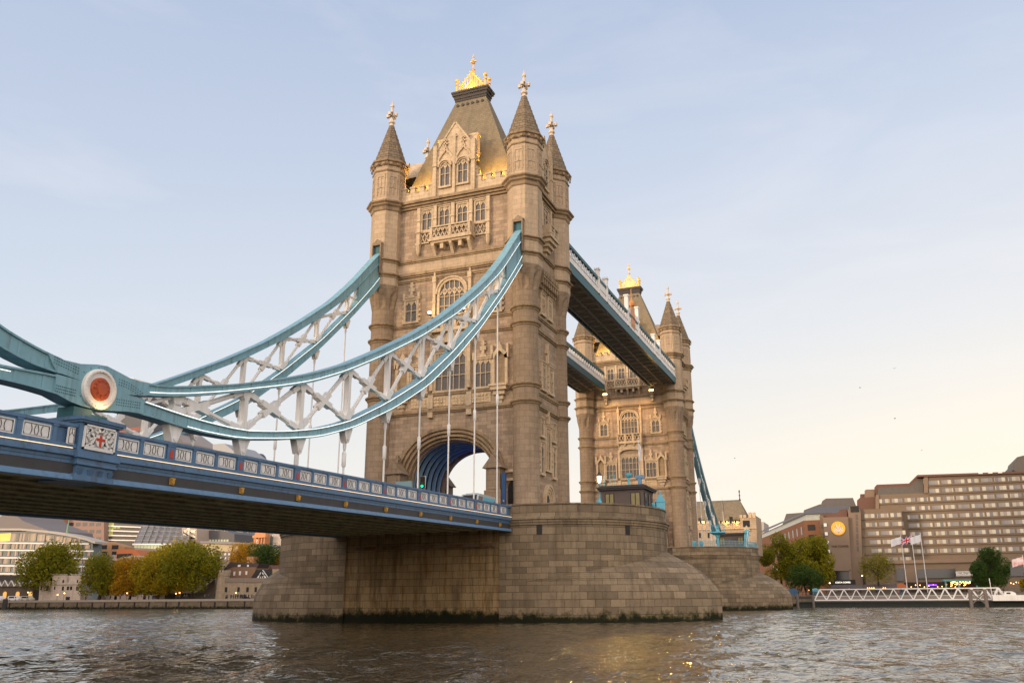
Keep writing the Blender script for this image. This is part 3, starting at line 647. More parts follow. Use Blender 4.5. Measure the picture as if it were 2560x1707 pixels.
# ---------------------------------------------------------------- river piers
def pier(label):
    t = thing('bridge_pier', label, 'pier')
    R0, XC = 11.3, 11.3; n = 44
    n1 = 22
    def half_plan(xt, r, th):                                    # east end: round face up to angle th, then the cutwater to its tip
        half = [(XC+r*math.cos(q), r*math.sin(q)) for q in [-PI/2+(th+PI/2)*k/n1 for k in range(n1+1)]]
        qx, qy = half[-1]; L = math.hypot(xt-qx, qy); bl = 3.0*(L/20.2)**2; nx, ny = -qy/L, -(xt-qx)/L
        nx, ny = (-(0-qy)/L)*-1, -(xt-qx)/L
        for k in range(1, n-n1+1):
            f = k/(n-n1); half.append((qx+(xt-qx)*f+nx*bl*4*f*(1-f), qy-qy*f+ny*bl*4*f*(1-f)))
        half[-1] = (xt, 0); return half
    def outline(xt, r=R0, z=20):                                 # plan going round anticlockwise from the south-west corner of the flat face
        u = min(1, max(0, (z-3.7)/3.2)); half = half_plan(xt, r, -PI/2*(1-u)**1.25)
        e = half+[(x, -y) for x, y in half[::-1]]
        return [(-8.7, -r)]+[(8.7, -r)]+e+[(8.7, r), (-8.7, r)]+[(-x, -y) for x, y in e]
    prof = [(z, float(np.interp(z, [-3, 2.2, 2.7, 3.3, 4.0, 4.7, 5.3, 5.9, 6.4, 6.85, 6.9, 9.0], [28.1, 28.1, 27.95, 27.6, 27.0, 26.25, 25.3, 24.25, 23.35, 22.65, 22.6, 22.6]))) for z in (-3, 1, 2.2, 2.5, 2.8, 3.1, 3.4, 3.7, 3.85, 4.0, 4.2, 4.4, 4.6, 4.8, 5.0, 5.2, 5.4, 5.6, 5.8, 6.0, 6.2, 6.4, 6.6, 6.75, 6.88, 6.9, 7.5, 9.0)]
    top = [(9.0, 0), (9.06, .12), (9.28, .12), (9.30, .22), (9.5, .22), (9.56, .32), (9.75, .32), (9.85, .10), (9.9, .0), (10.95, .0), (10.97, .08), (11.1, .08), (11.12, 0), (11.12, -.5), (9.9, -.5)]
    rows, uvs = [], []
    for z, xt in prof: rows.append((z, outline(xt, R0, z)))
    for z, d in top[1:]: rows.append((z, outline(22.6+d, R0+d)))
    P = []
    base = rows[0][1]; s_ = [0]
    for k in range(len(base)): a, b = base[k], base[(k+1) % len(base)]; s_.append(s_[-1]+math.hypot(a[0]-b[0], a[1]-b[1]))
    vv = 0
    for k, (z, o) in enumerate(rows):
        if k: vv += abs(z-rows[k-1][0])*(1.25 if 3.3 < z < 6.9 and k < len(prof) else 1)
        P.append([(x, y, z) for x, y in o]); h_ = n+1; E_ = o[2:2+2*h_]; Wd = o[4+2*h_:4+4*h_]
        def run(L): c = [0]; [c.append(c[-1]+math.hypot(p[0]-q[0], p[1]-q[1])) for p, q in zip(L[:-1], L[1:])]; return c
        us = [-17.4, 0]
        for L in (E_, Wd):
            f_ = run([(8.7 if L is E_ else -8.7, -R0 if L is E_ else R0)]+L[:h_])[1:]; g_ = run([(8.7 if L is E_ else -8.7, R0 if L is E_ else -R0)]+L[h_:][::-1])[1:]
            us += f_+[-q for q in g_[::-1]]+([0, 0] if L is E_ else [0])
        uvs.append([(q, (rows[0][0]+vv) if k else rows[0][0]) for q in us])
    m = MB(); m.grid(P, uvs, True); nb = len(base)
    # drop the two flat faces under the roadway: they are recessed and stained
    keep = [q for q in range(len(m.f)) if not ((q % nb) in (0, 2*n+4) and q//nb < len(prof)-1+9)]
    m.f = [m.f[q] for q in keep]; m.uv = [m.uv[q] for q in keep]; m.sm = [m.sm[q] for q in keep]
    m.poly([(x, y, 9.9) for x, y in outline(22.0, 10.75)])
    m.obj('masonry', M['pier'], t)
    for s_ in (-1, 1):
        m = MB(); y = s_*11.05
        m.poly([(-8.7, y, -3), (8.7, y, -3), (8.7, y, 9.9), (-8.7, y, 9.9)])
        for x in (-8.7, 8.7): m.poly([(x, y, -3), (x, s_*11.3, -3), (x, s_*11.3, 9.9), (x, y, 9.9)])
        f = m.obj('recessed_face', M['pier_face'], t)
        m = MB(); m.box(-7.4, 8.2, min(y, y+s_*.5), max(y, y+s_*.5), 7.1, 7.42); m.obj('bearing_ledge', M['ledge'], f)
    return t
M['ledge'] = mat('rusty_ledge', (.23, .17, .12), .8, var=.3, alt=(.20, .09, .04))
P1 = pier('granite pier with pointed cutwaters under the tower where the teal chains arrive')
P2 = dup(P1, (0, DD, 0), 0, 'granite pier under the farther tower, with a blue railing along its top')
# small dark openings in the masonry
def vent(x, y, z, nx, ny, par, w=.35, h=.5):
    m = MB(); tx, ty = -ny, nx
    m.T = lambda a, b, c: (x+tx*a+nx*b, y+ty*a+ny*b, z+c)
    m.box(-w, w, -.2, .03, -h, h); m.obj('vent_opening', M['black'], par)
for a in (-82, -36): vent(11.3+11.3*math.cos(math.radians(a)), 11.3*math.sin(math.radians(a)), 8.55, math.cos(math.radians(a)), math.sin(math.radians(a)), P1, .28, .45)

# ---------------------------------------------------------------- roadway of the side span
SL = .0229
def ZT(y): return 10.94+SL*(y+11.5)
def DK(x, y, z): return (x, y, z+ZT(y))                           # z counted from the parapet top
def deck():
    t = thing('bridge_deck', 'long blue girder roadway running out from the near stone pier', 'bridge deck')
    m = MB(DK); m.box(-9.6, 9.6, -96, -11.15, -1.5, -1.08); m.obj('road_slab', M['asphalt'], t)
    for s_ in (-1, 1):
        X = 9.9*s_; B = lambda a, b, z0, z1: m.box(min(X-s_*.5, X+s_*a), max(X-s_*.5, X+s_*a), -96, -11.15, z0, z1)
        m = MB(DK); B(.12, 0, -1.30, -1.12); B(.20, 0, -1.42, -1.30); B(.06, 0, -1.58, -1.42); B(.02, 0, -1.74, -1.58)
        B(-.02, 0, -2.22, -1.74)
        g = m.obj('side_girder', M['blue'], t)
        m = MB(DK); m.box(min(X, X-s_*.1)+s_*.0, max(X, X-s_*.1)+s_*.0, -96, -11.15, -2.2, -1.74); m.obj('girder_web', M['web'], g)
        m = MB(DK); m.box(min(X-s_*.5, X+s_*.10), max(X-s_*.5, X+s_*.10), -96, -11.15, -2.34, -2.22); m.box(min(X-s_*.5, X+s_*.18), max(X-s_*.5, X+s_*.18), -96, -11.15, -2.47, -2.34); m.obj('lower_flange', M['blue_l'], g)
        if s_ > 0:
            m = MB(DK); m.tube([(X+.16, -96, -1.09), (X+.16, -62.8, -1.09)], .016, 5); m.tube([(X+.16, -60.3, -1.09), (X+.16, -11.3, -1.09)], .016, 5); m.obj('light_strip', M['led_w'], g)
            bm_ = MB(); bm_.box(0, .10, -.13, .13, -.17, .17); bm_.box(.1, .17, -.09, .09, -.1, .12); bm_.box(.08, .15, -.15, .15, .1, .17)
            me = bm_.mesh('gilded_boss'); me.materials.append(M['boss'])
            for k in range(16):
                y = -14.1-5.31*k
                if y < -61 and y > -63: continue
                put('gilded_boss', me, g, None, (X+.02, y, ZT(y)-1.97))
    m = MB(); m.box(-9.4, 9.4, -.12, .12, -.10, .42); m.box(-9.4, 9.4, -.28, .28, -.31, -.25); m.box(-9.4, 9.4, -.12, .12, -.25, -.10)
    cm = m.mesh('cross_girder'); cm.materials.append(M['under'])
    k = 0; y = -12.0
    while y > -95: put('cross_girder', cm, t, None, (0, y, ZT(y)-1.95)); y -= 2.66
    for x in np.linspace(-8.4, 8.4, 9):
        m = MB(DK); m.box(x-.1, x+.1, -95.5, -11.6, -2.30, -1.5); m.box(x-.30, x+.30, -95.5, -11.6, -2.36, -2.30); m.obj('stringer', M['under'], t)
    m = MB()
    return t
M['web'] = mat('dark_grey_paint', (.06, .058, .060), .6, var=.3)  # dark grey for the girder web between the flanges
K1 = deck()
K2 = dup(K1, (0, DD, 0), PI, 'blue girder roadway leaving the farther pier for the gatehouse on the bank')
def panel_mesh(w, h):
    m = MB(); m.box(0, .03, -w/2, w/2, 0, h)
    for s_ in (-1, 1): m.box(.03, .06, min(s_*w/2, s_*(w/2-.05)), max(s_*w/2, s_*(w/2-.05)), 0, h)
    m.box(.03, .06, -w/2+.05, w/2-.05, 0, .05); m.box(.03, .06, -w/2+.05, w/2-.05, h-.05, h)
    me = m.mesh('pierced_panel'); me.materials.append(M['panel'])
    d = MB(); W_, H_ = w/2-.06, h/2-.06
    def ring(cy, r):
        p = [(.045, cy+r*math.cos(q*PI/16), h/2+r*math.sin(q*PI/16)) for q in range(33)]
        for a, b in zip(p[:-1], p[1:]):
            if max(abs(a[1]), abs(b[1])) < W_ and max(abs(a[2]-h/2), abs(b[2]-h/2)) < H_: d.beam(a, b, .015, .03, (1, 0, 0))
    for c in (-w*.2, w*.2): ring(c, h*.60)
    ring(-w*.44, h*.60); ring(w*.44, h*.60)
    for s_ in (-1, 1): d.box(.03, .05, min(s_*W_, s_*(W_-.018)), max(s_*W_, s_*(W_-.018)), .06, h-.06)
    d.box(.03, .05, -W_, W_, .06, .076); d.box(.03, .05, -W_, W_, h-.076, h-.06)
    dm = d.mesh('tracery'); dm.materials.append(M['iron'])
    return me, dm
M['panel'] = mat('panel_white', (.78, .76, .72), .6, var=.3, vs=5)
M['iron'] = mat('tracery_iron', (.045, .042, .042), .6)
def parapet(s_, label, panels):
    t = thing('bridge_parapet', label, 'parapet'); X = 9.9*s_
    B = lambda a, b, y0, y1, z0, z1: m.box(min(X+s_*a, X+s_*b), max(X+s_*a, X+s_*b), y0, y1, z0, z1)
    for y0, y1 in ((-96, -62.6), (-60.35, -11.2)):
        m = MB(DK); B(-.22, .12, y0, y1, -.14, 0); B(-.18, .06, y0, y1, -.2, -.14); B(-.2, .14, y0, y1, -1.08, -.9); B(-.16, -.06, y0, y1, -.9, -.2); m.obj('railing', M['blue'], t)
    if not panels: return t
    w = 1.36; h = .62; me, dm = panel_mesh(w, h)
    pm = MB(); pm.box(-.06, .10, -.1, .1, -.9, -.16); pm.box(.10, .13, -.14, .14, -.24, -.16); pm.box(.02, .13, -.09, .09, -1.0, -.9); pme = pm.mesh('post'); pme.materials.append(M['blue'])
    wm = MB(); wm.box(-.06, .10, -.27, .27, -.9, -.16); wm.box(.1, .13, -.3, .3, -.24, -.16); wme = wm.mesh('post'); wme.materials.append(M['blue'])
    rm = MB(); rm.ext([(-.10, 0), (.10, 0), (.10, .3), (0, .46), (-.10, .3)], lambda a, b, d: (d, a, b), .10, .125); rme = rm.mesh('red_plaque'); rme.materials.append(M['red'])
    em = MB()
    for a, b, c, d in ((-w/2-.1, w/2+.1, .62, .68), (-w/2-.1, w/2+.1, -.1, 0)): em.box(-.04, .05, a, b, c, d)
    for q in (-1, 1): em.box(-.04, .05, min(q*w/2, q*(w/2+.1)), max(q*w/2, q*(w/2+.1)), 0, .62)
    eme = em.mesh('panel_frame'); eme.materials.append(M['blue_l'])
    def add(y, big=False):
        o = put('pierced_panel', me, t, None, (X-.005, y, ZT(y)-.86)); put('panel_frame', eme, o); put('tracery', dm, o)
        if s_ < 0: o.rotation_euler = (0, 0, PI)
    y = -14.35
    while y > -58.5:
        p = put('post', wme, t, None, (X, y, ZT(y))); put('red_plaque', rme, p, None, (0, 0, -.82))
        for k in range(3):
            add(y-.27-.85-k*1.70)
            if k < 2: put('post', pme, t, None, (X, y-.27-1.7-k*1.70, ZT(y-.27-1.7-k*1.70)))
        y -= 5.31
    for q in (-13.2,): add(q)
    put('post', pme, t, None, (X, -12.3, ZT(-12.3)))
    y = -63.75
    while y > -95: put('post', pme, t, None, (X, y, ZT(y))); add(y-.87); y -= 1.75
    return t
A1 = parapet(1, 'blue cast iron parapet with white pierced panels along the near roadway', True)
A2 = parapet(-1, 'plain far side parapet of the near roadway, behind the struts', False)
A3 = dup(A2, (0, DD, 0), PI, 'blue parapet of the roadway beyond the farther tower')
# pedestal with the coat of arms, under the chain joint
def pedestal(x, label):
    t = thing('chain_pedestal', label, 'pedestal', (x, -61.48, ZT(-61.48)))
    m = MB(); m.box(-1.2, 1.0, -1.1, 1.1, -1.2, .1); m.box(-1.28, 1.12, -1.2, 1.2, .1, .2); m.box(-1.32, 1.2, -1.28, 1.28, .2, .36); m.box(-1.2, 1.1, -1.14, 1.14, -1.35, -1.2)
    m.box(-1.2, 1.18, -1.2, 1.2, -1.5, -1.35); m.box(-1.2, 1.06, -1.1, 1.1, -1.72, -1.5); m.box(-1.2, 1.12, -1.12, 1.12, -1.8, -1.72); m.box(-1.2, .98, -1.0, 1.0, -2.2, -1.8)
    for q in np.linspace(-.85, .85, 4): m.ext([(.95, -1.95), (1.12, -1.95), (.95, -2.35)], lambda a, b, d, q=q: (a, q+d, b), -.11, .11)
    m.box(-1.2, 1.0, -1.12, 1.12, -2.47, -2.2)
    m.obj('pedestal_body', M['blue'], t)
    m = MB(); m.box(1.0, 1.03, -.86, .86, -1.02, -.02); p = m.obj('crest_panel', M['crest'], t)
    m = MB()
    for a, b in ((-.9, -.82), (.82, .9)): m.box(1.0, 1.08, a, b, -1.08, .04)
    for a, b in ((-1.08, -1.0), (-.04, .04)): m.box(1.0, 1.08, -.9, .9, a, b)
    rnd = random.Random(3)
    for s_ in (-1, 1):                                            # dragon supporters, mantling and scrolls in relief
        for (a, b, c, d, w) in ((.30, -.45, .42, -.75, .14), (.36, -.42, .52, -.30, .12), (.52, -.30, .46, -.18, .09), (.40, -.55, .62, -.62, .10), (.62, -.62, .66, -.44, .07), (.42, -.75, .58, -.9, .09), (.28, -.88, .75, -.92, .09), (.70, -.80, .76, -.60, .06), (.15, -.30, .34, -.16, .08), (.34, -.16, .26, -.06, .07), (.55, -.10, .78, -.12, .05), (.78, -.12, .74, -.38, .05), (.05, -.14, .16, -.06, .10), (.60, -.36, .74, -.5, .05)):
            m.beam((1.05, s_*a, b), (1.05, s_*c, d), w, .07, (1, 0, 0))
        for k in range(5):
            y, z = s_*(.62+.1*math.cos(k*1.25)), -.24+.10*math.sin(k*1.25); m.beam((1.05, y, z), (1.05, y+.05, z+.05), .05, .06, (1, 0, 0))
    m.beam((1.05, -.75, -.97), (1.05, .75, -.97), .07, .06, (1, 0, 0))
    m.lathe([(.02, -.28), (.15, -.24), (.16, -.14), (.08, -.05), (.02, -.02)], 10, 1.04, 0)
    m.obj('relief', M['panel'], p)
    m = MB()
    for s_ in (-1, 1):
        m.ext([(s_*.22, -.42), (s_*.40, -.34), (s_*.50, -.44), (s_*.46, -.52), (s_*.54, -.56), (s_*.44, -.66), (s_*.46, -.76), (s_*.30, -.80), (s_*.26, -.62)], lambda a, b, d: (d, a, b), 1.03, 1.075)
        for y, z, r in ((.62, -.20, .075), (.70, -.62, .05), (.30, -.93, .05), (.76, -.86, .05), (.52, -.30, .035)): m.ext([(s_*y+r*math.cos(q), z+r*math.sin(q)) for q in np.linspace(0, 6.28, 8)[:-1]], lambda a, b, d: (d, a, b), 1.03, 1.06)
    m.ext([(-.10, -.05), (.05, -.04), (.0, -.13), (-.09, -.2)], lambda a, b, d: (d, a, b), 1.03, 1.2)
    m.obj('dark_relief', M['black'], p)
    m = MB(); m.box(.90, .99, -1.66, -1.32, -.98, -.24); q_ = m.obj('side_panel', M['panel'], t); m = MB(); [m.box(.99, 1.005, *b) for b in ((-1.63, -1.61, -.95, -.27), (-1.37, -1.35, -.95, -.27), (-1.63, -1.35, -.95, -.93), (-1.63, -1.35, -.29, -.27), (-1.50, -1.48, -.45, -.27))]; m.beam((1.0, -1.62, -.62), (1.0, -1.49, -.45), .015, .02, (1, 0, 0)); m.beam((1.0, -1.36, -.62), (1.0, -1.49, -.45), .015, .02, (1, 0, 0)); m.obj('tracery', M['iron'], q_)
    m = MB(); m.ext([(-.25, -.36), (.25, -.36), (.25, -.66), (.13, -.86), (0, -.93), (-.13, -.86), (-.25, -.66)], lambda a, b, d: (d, a, b), 1.03, 1.10); s = m.obj('shield', M['white'], p)
    m = MB(); m.box(1.1, 1.125, -.06, .06, -.9, -.36); m.box(1.1, 1.126, -.25, .25, -.62, -.50); m.obj('red_cross', M['red'], s)
    m = MB(); m.box(-.5, .5, -1.15, -.15, .36, .85); m.box(-.35, .35, -.15, .9, .36, .7); m.obj('saddle', M['teal2'], t)
    return t
M['crest'] = mat('crest_ground', (.40, .385, .36), .7, var=.4, vs=9)
pedestal(9.1, 'blue pedestal with a white coat of arms and red cross shield under the chain joint')
# ---------------------------------------------------------------- suspension chains
UT = [(-61, 12.72), (-59.8, 12.63), (-58.5, 12.6), (-56.5, 12.93), (-55, 13.32), (-52, 14.08), (-47.5, 15.5), (-44.7, 16.48), (-40.8, 18.08), (-37, 19.97), (-32.1, 22.54), (-26.7, 25.7), (-22.05, 28.87), (-16.4, 33.04), (-12.2, 36.86), (-7.44, 41.82), (-5.6, 43.6)]
UB = [(-61, 11.7), (-58.66, 11.99), (-56.3, 12.42), (-53, 13.27), (-47.5, 14.9), (-44.6, 15.86), (-40.7, 17.49), (-36.2, 19.7), (-29.8, 23.13), (-23.2, 27.18), (-18, 30.9), (-12.9, 34.95), (-7.66, 40.2), (-5.6, 42.3)]
LT = [(-61, 11.7), (-58.6, 11.75), (-56.7, 11.6), (-54, 11.52), (-50.8, 11.6), (-47.1, 12.22), (-43.55, 13.02), (-40, 14.18), (-35.1, 16.5), (-29.6, 19.5), (-24.1, 23.4), (-18, 28.25), (-12.5, 33.35), (-8.3, 37.6), (-5.6, 40.7)]
LB = [(-61, 10.85), (-59.1, 11.05), (-58.1, 11.03), (-56.6, 10.93), (-54.7, 10.84), (-51.3, 10.97), (-47.1, 11.66), (-43.6, 12.37), (-39.5, 13.72), (-33.9, 16.25), (-28.4, 19.3), (-23.3, 23.0), (-18, 27.35), (-12.2, 32.7), (-6.6, 38.3), (-5.6, 39.4)]
def ip(L, y):
    L = L if L[0][0] < L[-1][0] else L[::-1]
    return float(np.interp(y, [a for a, b in L], [b for a, b in L]))
def smooth(L, y):                                                # soften the polyline
    return (ip(L, y-.9)+ip(L, y)*2+ip(L, y+.9))/4
def chord(top, bot, y0, y1, par, name, hw=.34):
    m = MB(); ys = np.linspace(y0, y1, 46)
    def sec(a, b, w0, w1):
        rows = [[(w0, y, a(y)), (w1, y, a(y)), (w1, y, b(y)), (w0, y, b(y))] for y in ys]
        m.grid(rows, None, True); m.poly(rows[0][::-1]); m.poly(rows[-1])
    T_ = lambda y: smooth(top, y); B_ = lambda y: smooth(bot, y)
    sl = lambda y: math.sqrt(1+((T_(y+.3)-T_(y-.3))/.6)**2)
    sec(lambda y: T_(y), lambda y: T_(y)-.09*sl(y), -hw-.09, hw+.09)       # flanges stand proud of the webs
    sec(lambda y: B_(y)+.09*sl(y), lambda y: B_(y), -hw-.09, hw+.09)
    sec(lambda y: T_(y)-.09*sl(y), lambda y: B_(y)+.09*sl(y), -hw, hw)
    for k in range(0, len(ys)-1, 2):                                       # web joints
        y = ys[k]; m.beam((hw+.012, y, B_(y)+.1*sl(y)), (hw+.012, y, T_(y)-.1*sl(y)), .16, .03, (1, 0, 0))
    return m.obj(name, M['teal'], par)
def strip(f, x, y0, y1, par, r=.014):
    m = MB(); ys = np.linspace(y0, y1, 40); m.tube([(x, y, f(y)) for y in ys], r, 5); m.obj('light_strip', M['led'], par)
HY = [-12.92-5.394*k for k in range(9)]
def chain(label):
    t = thing('suspension_chain', label, 'chain', (9.15, 0, 0))
    u = chord(UT, UB, -60.2, -5.6, t, 'upper_chord'); l = chord(LT, LB, -60.2, -5.6, t, 'lower_chord')
    strip(lambda y: smooth(UB, y)+.16, .44, -58.3, -7.5, u); strip(lambda y: smooth(LB, y)+.10, .46, -55.5, -7.0, l); strip(lambda y: smooth(LT, y)-.04, .46, -58.5, -7.0, l)
    # joint plate and roundel
    m = MB()
    pts = [(-64.4, 12.72), (-63.5, 12.58), (-62.6, 12.62), (-61.7, 12.82), (-61.1, 12.88), (-60.5, 12.78), (-59.6, 12.62), (-58.4, 12.6), (-58.5, 12.0), (-59.7, 11.8), (-58.6, 11.78), (-58.6, 11.06), (-59.6, 10.98), (-60.6, 10.82), (-61.3, 10.72), (-62.2, 10.72), (-62.9, 10.8), (-63.7, 11.0), (-63.8, 11.86), (-62.4, 11.86), (-63.8, 11.95)]
    m.ext(pts, lambda a, b, d: (d, a, b), -.46, .46)
    m.obj('joint_plate', M['teal'], t)
    m = MB()
    def riv(y, z): m.box(.46, .485, y-.02, y+.02, z-.02, z+.02)
    for k in range(15):
        a = PI*2*k/15
        if abs(math.cos(a)) < .9: riv(-61.47+1.12*math.cos(a), 11.72+.96*math.sin(a))
    for k in range(11):
        for q in range(3): riv(-60.3+.15*k, 12.42-.012*k*k*.3+.0-.13*q); riv(-62.7-.13*k, 12.4+.02*k-.13*q); riv(-60.3+.14*k, 11.18+.012*k+.13*q); riv(-62.7-.1*k, 11.1+.13*q)
    m.obj('rivets', M['teal2'], t)
    m = MB(); m.T = lambda a, b, c: (.46+c, -61.47-b, 11.66+a)
    m.lathe([(.95, 0), (.95, .16), (.90, .20), (.80, .20), (.78, .12), (.5, .10), (.02, .10)], 32)
    for k in range(28): a = 2*PI*k/28; m.lathe([(.035, .19), (.03, .23)], 6, .85*math.cos(a), .85*math.sin(a))
    r = m.obj('roundel', M['white'], t)
    m = MB(); m.T = lambda a, b, c: (.46+c, -61.47-b, 11.66+a)
    m.lathe([(.54, .09), (.54, .19), (.50, .23), (.3, .24), (.28, .30), (.02, .31)], 28)
    for k in range(12): a = 2*PI*k/12; m.lathe([(.05, .22), (.045, .29)], 6, .40*math.cos(a), .40*math.sin(a))
    m.obj('roundel_centre', M['roundel'], r)
    m = MB(); ye = [-11.2, -10, -9, -8, -7, -5.6]; m.ext([(y, smooth(UB, y)+.15) for y in ye]+[(y, smooth(LT, y)-.15) for y in ye[::-1]], lambda a, b, d: (d, a, b), -.3, .3); m.obj('end_plate', M['teal'], t)
    # struts, cross braces, hanger brackets
    for k, y in enumerate(HY):
        zt, zb = smooth(UB, y), smooth(LT, y)
        if zt-zb > .25:
            m = MB(); m.beam((0, y, zb), (0, y, zt), .30, .22, (0, 1, 0)); 
            for q in (-.17, .17): m.beam((q, y, zb), (q, y, zt), .05, .32, (0, 1, 0))
            for z_, s_ in ((zb, 1), (zt, -1)): m.ext([(-.42, 0), (.42, 0), (.2, .5), (-.2, .5)], lambda a, b, d, z_=z_, s_=s_, y=y: (d, y+a, z_+s_*b), -.2, .2)
            m.obj('strut', M['white'], t)
        m = MB(); zl = smooth(LB, y)
        m.ext([(-.55, .1), (.55, .1), (.22, -.75), (.12, -.95), (-.12, -.95), (-.22, -.75)], lambda a, b, d: (d, y+a, zl+b), -.24, .24)
        m.T = lambda a, b, c: (c, y+a, zl-.68+b); m.lathe([(.12, -.3), (.12, .3)], 8); m.T = None
        m.obj('hanger_bracket', M['white'], t)
        zd = ZT(y)-1.1
        m = MB(); zs = zd+(zl-zd)*.52
        m.tube([(0, y, zd), (0, y, zl-.7)], .075, 8); m.tube([(0, y, zs-.55), (0, y, zs-.45), (0, y, zs+.45), (0, y, zs+.55)], [.08, .15, .15, .08], 8); m.tube([(0, y, zl-1.5), (0, y, zl-1.3), (0, y, zl-.7)], [.08, .12, .14], 8)
        m.obj('hanger', M['white'], t)
    ys = HY+[-60.0]
    for k in range(len(HY)):
        a, b = HY[k], (HY[k+1] if k+1 < len(HY) else None)
        if b is None: continue
        A, B, Cc, D = (a, smooth(UB, a)), (b, smooth(LT, b)), (b, smooth(UB, b)), (a, smooth(LT, a))
        m = MB()
        for p, q in ((A, B), (Cc, D)):
            p = Vector((0, *p)); q = Vector((0, *q)); d = (q-p).normalized(); p += d*.25; q -= d*.25
            m.beam(p, q, .12, .26, (1, 0, 0)); m.beam(p, q, .28, .10, (1, 0, 0)); m.beam(p, p+d*.9, .34, .3, (1, 0, 0)); m.beam(q-d*.9, q, .34, .3, (1, 0, 0))
        c = (Vector((0, *A))+Vector((0, *B))+Vector((0, *Cc))+Vector((0, *D)))/4
        den = ((A[0]-B[0])*(Cc[1]-D[1])-(A[1]-B[1])*(Cc[0]-D[0])); s_ = ((A[0]-Cc[0])*(Cc[1]-D[1])-(A[1]-Cc[1])*(Cc[0]-D[0]))/den
        cy, cz = A[0]+s_*(B[0]-A[0]), A[1]+s_*(B[1]-A[1]); h = (A[1]-D[1])
        for p in (A, B, Cc, D): d = (Vector((0, *p))-Vector((0, cy, cz))).normalized(); m.beam((0, cy, cz), Vector((0, cy, cz))+d*min(.9, .3*h+.2), .36, .42, (1, 0, 0))
        m.obj('cross_brace', M['white'], t)
    # the first pair of bars beside the joint and the last toward the tower
    m = MB(); y0 = HY[-1]; m.beam((0, y0-.2, smooth(UB, y0)-.05), (0, y0-2.0, smooth(LT, y0-2.0)), .16, .2, (1, 0, 0)); m.obj('cross_brace', M['white'], t)
    m = MB(); y0 = HY[0]; m.beam((0, y0+.3, smooth(LT, y0)+.3), (0, y0+2.2, smooth(UB, y0+2.2)), .16, .2, (1, 0, 0)); m.beam((0, y0+.3, smooth(UB, y0)-.1), (0, y0+2.2, smooth(LT, y0+2.2)), .16, .2, (1, 0, 0)); m.obj('cross_brace', M['white'], t)
    return t
M['roundel'] = mat('orange_red_enamel', (.42, .085, .03), .5, var=.25, vs=5)
H1 = chain('teal and white trussed chain with red and white roundel before the near tower')
H2 = dup(H1, (-9.15, 0, 0), 0, 'teal and white trussed chain behind the first, rising to the left turret')
for c in list(H2.children):
    g = [q for q in c.children if q.name.startswith('light_strip')]
    for q in g[:1]: bpy.data.objects.remove(q)
H3 = dup(H1, (-9.15, DD, 0), PI, 'chain falling from the farther tower on its hidden side')
H4 = dup(H1, (9.15, DD, 0), PI, 'teal chain falling steeply beyond the farther tower toward the gatehouse')
SU = [(-96, 27.3), (-90, 23.8), (-84, 20.6), (-78, 17.8), (-72, 15.35), (-68, 13.75), (-66.4, 13.13), (-65.4, 12.92), (-64.5, 12.70), (-63.5, 12.58)]
SUB = [(-96, 26.2), (-90, 22.7), (-84, 19.5), (-78, 16.7), (-72, 14.3), (-68, 12.8), (-66.3, 12.25), (-65, 11.98), (-63.5, 11.9)]
SLT = [(-96, 21), (-90, 17.8), (-84, 15.2), (-78, 13.2), (-72, 11.95), (-68, 11.65), (-66.2, 11.62), (-64.8, 11.78), (-63.5, 11.84)]
SLB = [(-96, 20.2), (-90, 17), (-84, 14.4), (-78, 12.4), (-72, 11.25), (-68, 11.0), (-66, 11.02), (-64.6, 11.06), (-63.5, 10.95)]
def link(label):
    t = thing('chain_link', label, 'chain', (9.15, 0, 0))
    chord(SU, SUB, -95, -63.6, t, 'upper_chord', .36); l = chord(SLT, SLB, -95, -63.6, t, 'lower_chord', .36)
    strip(lambda y: smooth(SLT, y)-.22, .47, -94, -66.0, l)
    return t
L1 = link('short teal chain link running up out of the left edge from the roundel')
L2 = dup(L1, (-9.15, 0, 0), 0, 'short teal chain link on the far side of the road, low behind the parapet')
# lamp under the roundel
lamp('POINT', (10.18, -61.35, 10.66), 16, (1, .62, .22), .06)
for k in range(12):                                               # the glow of the light strips on the white braces
    pass
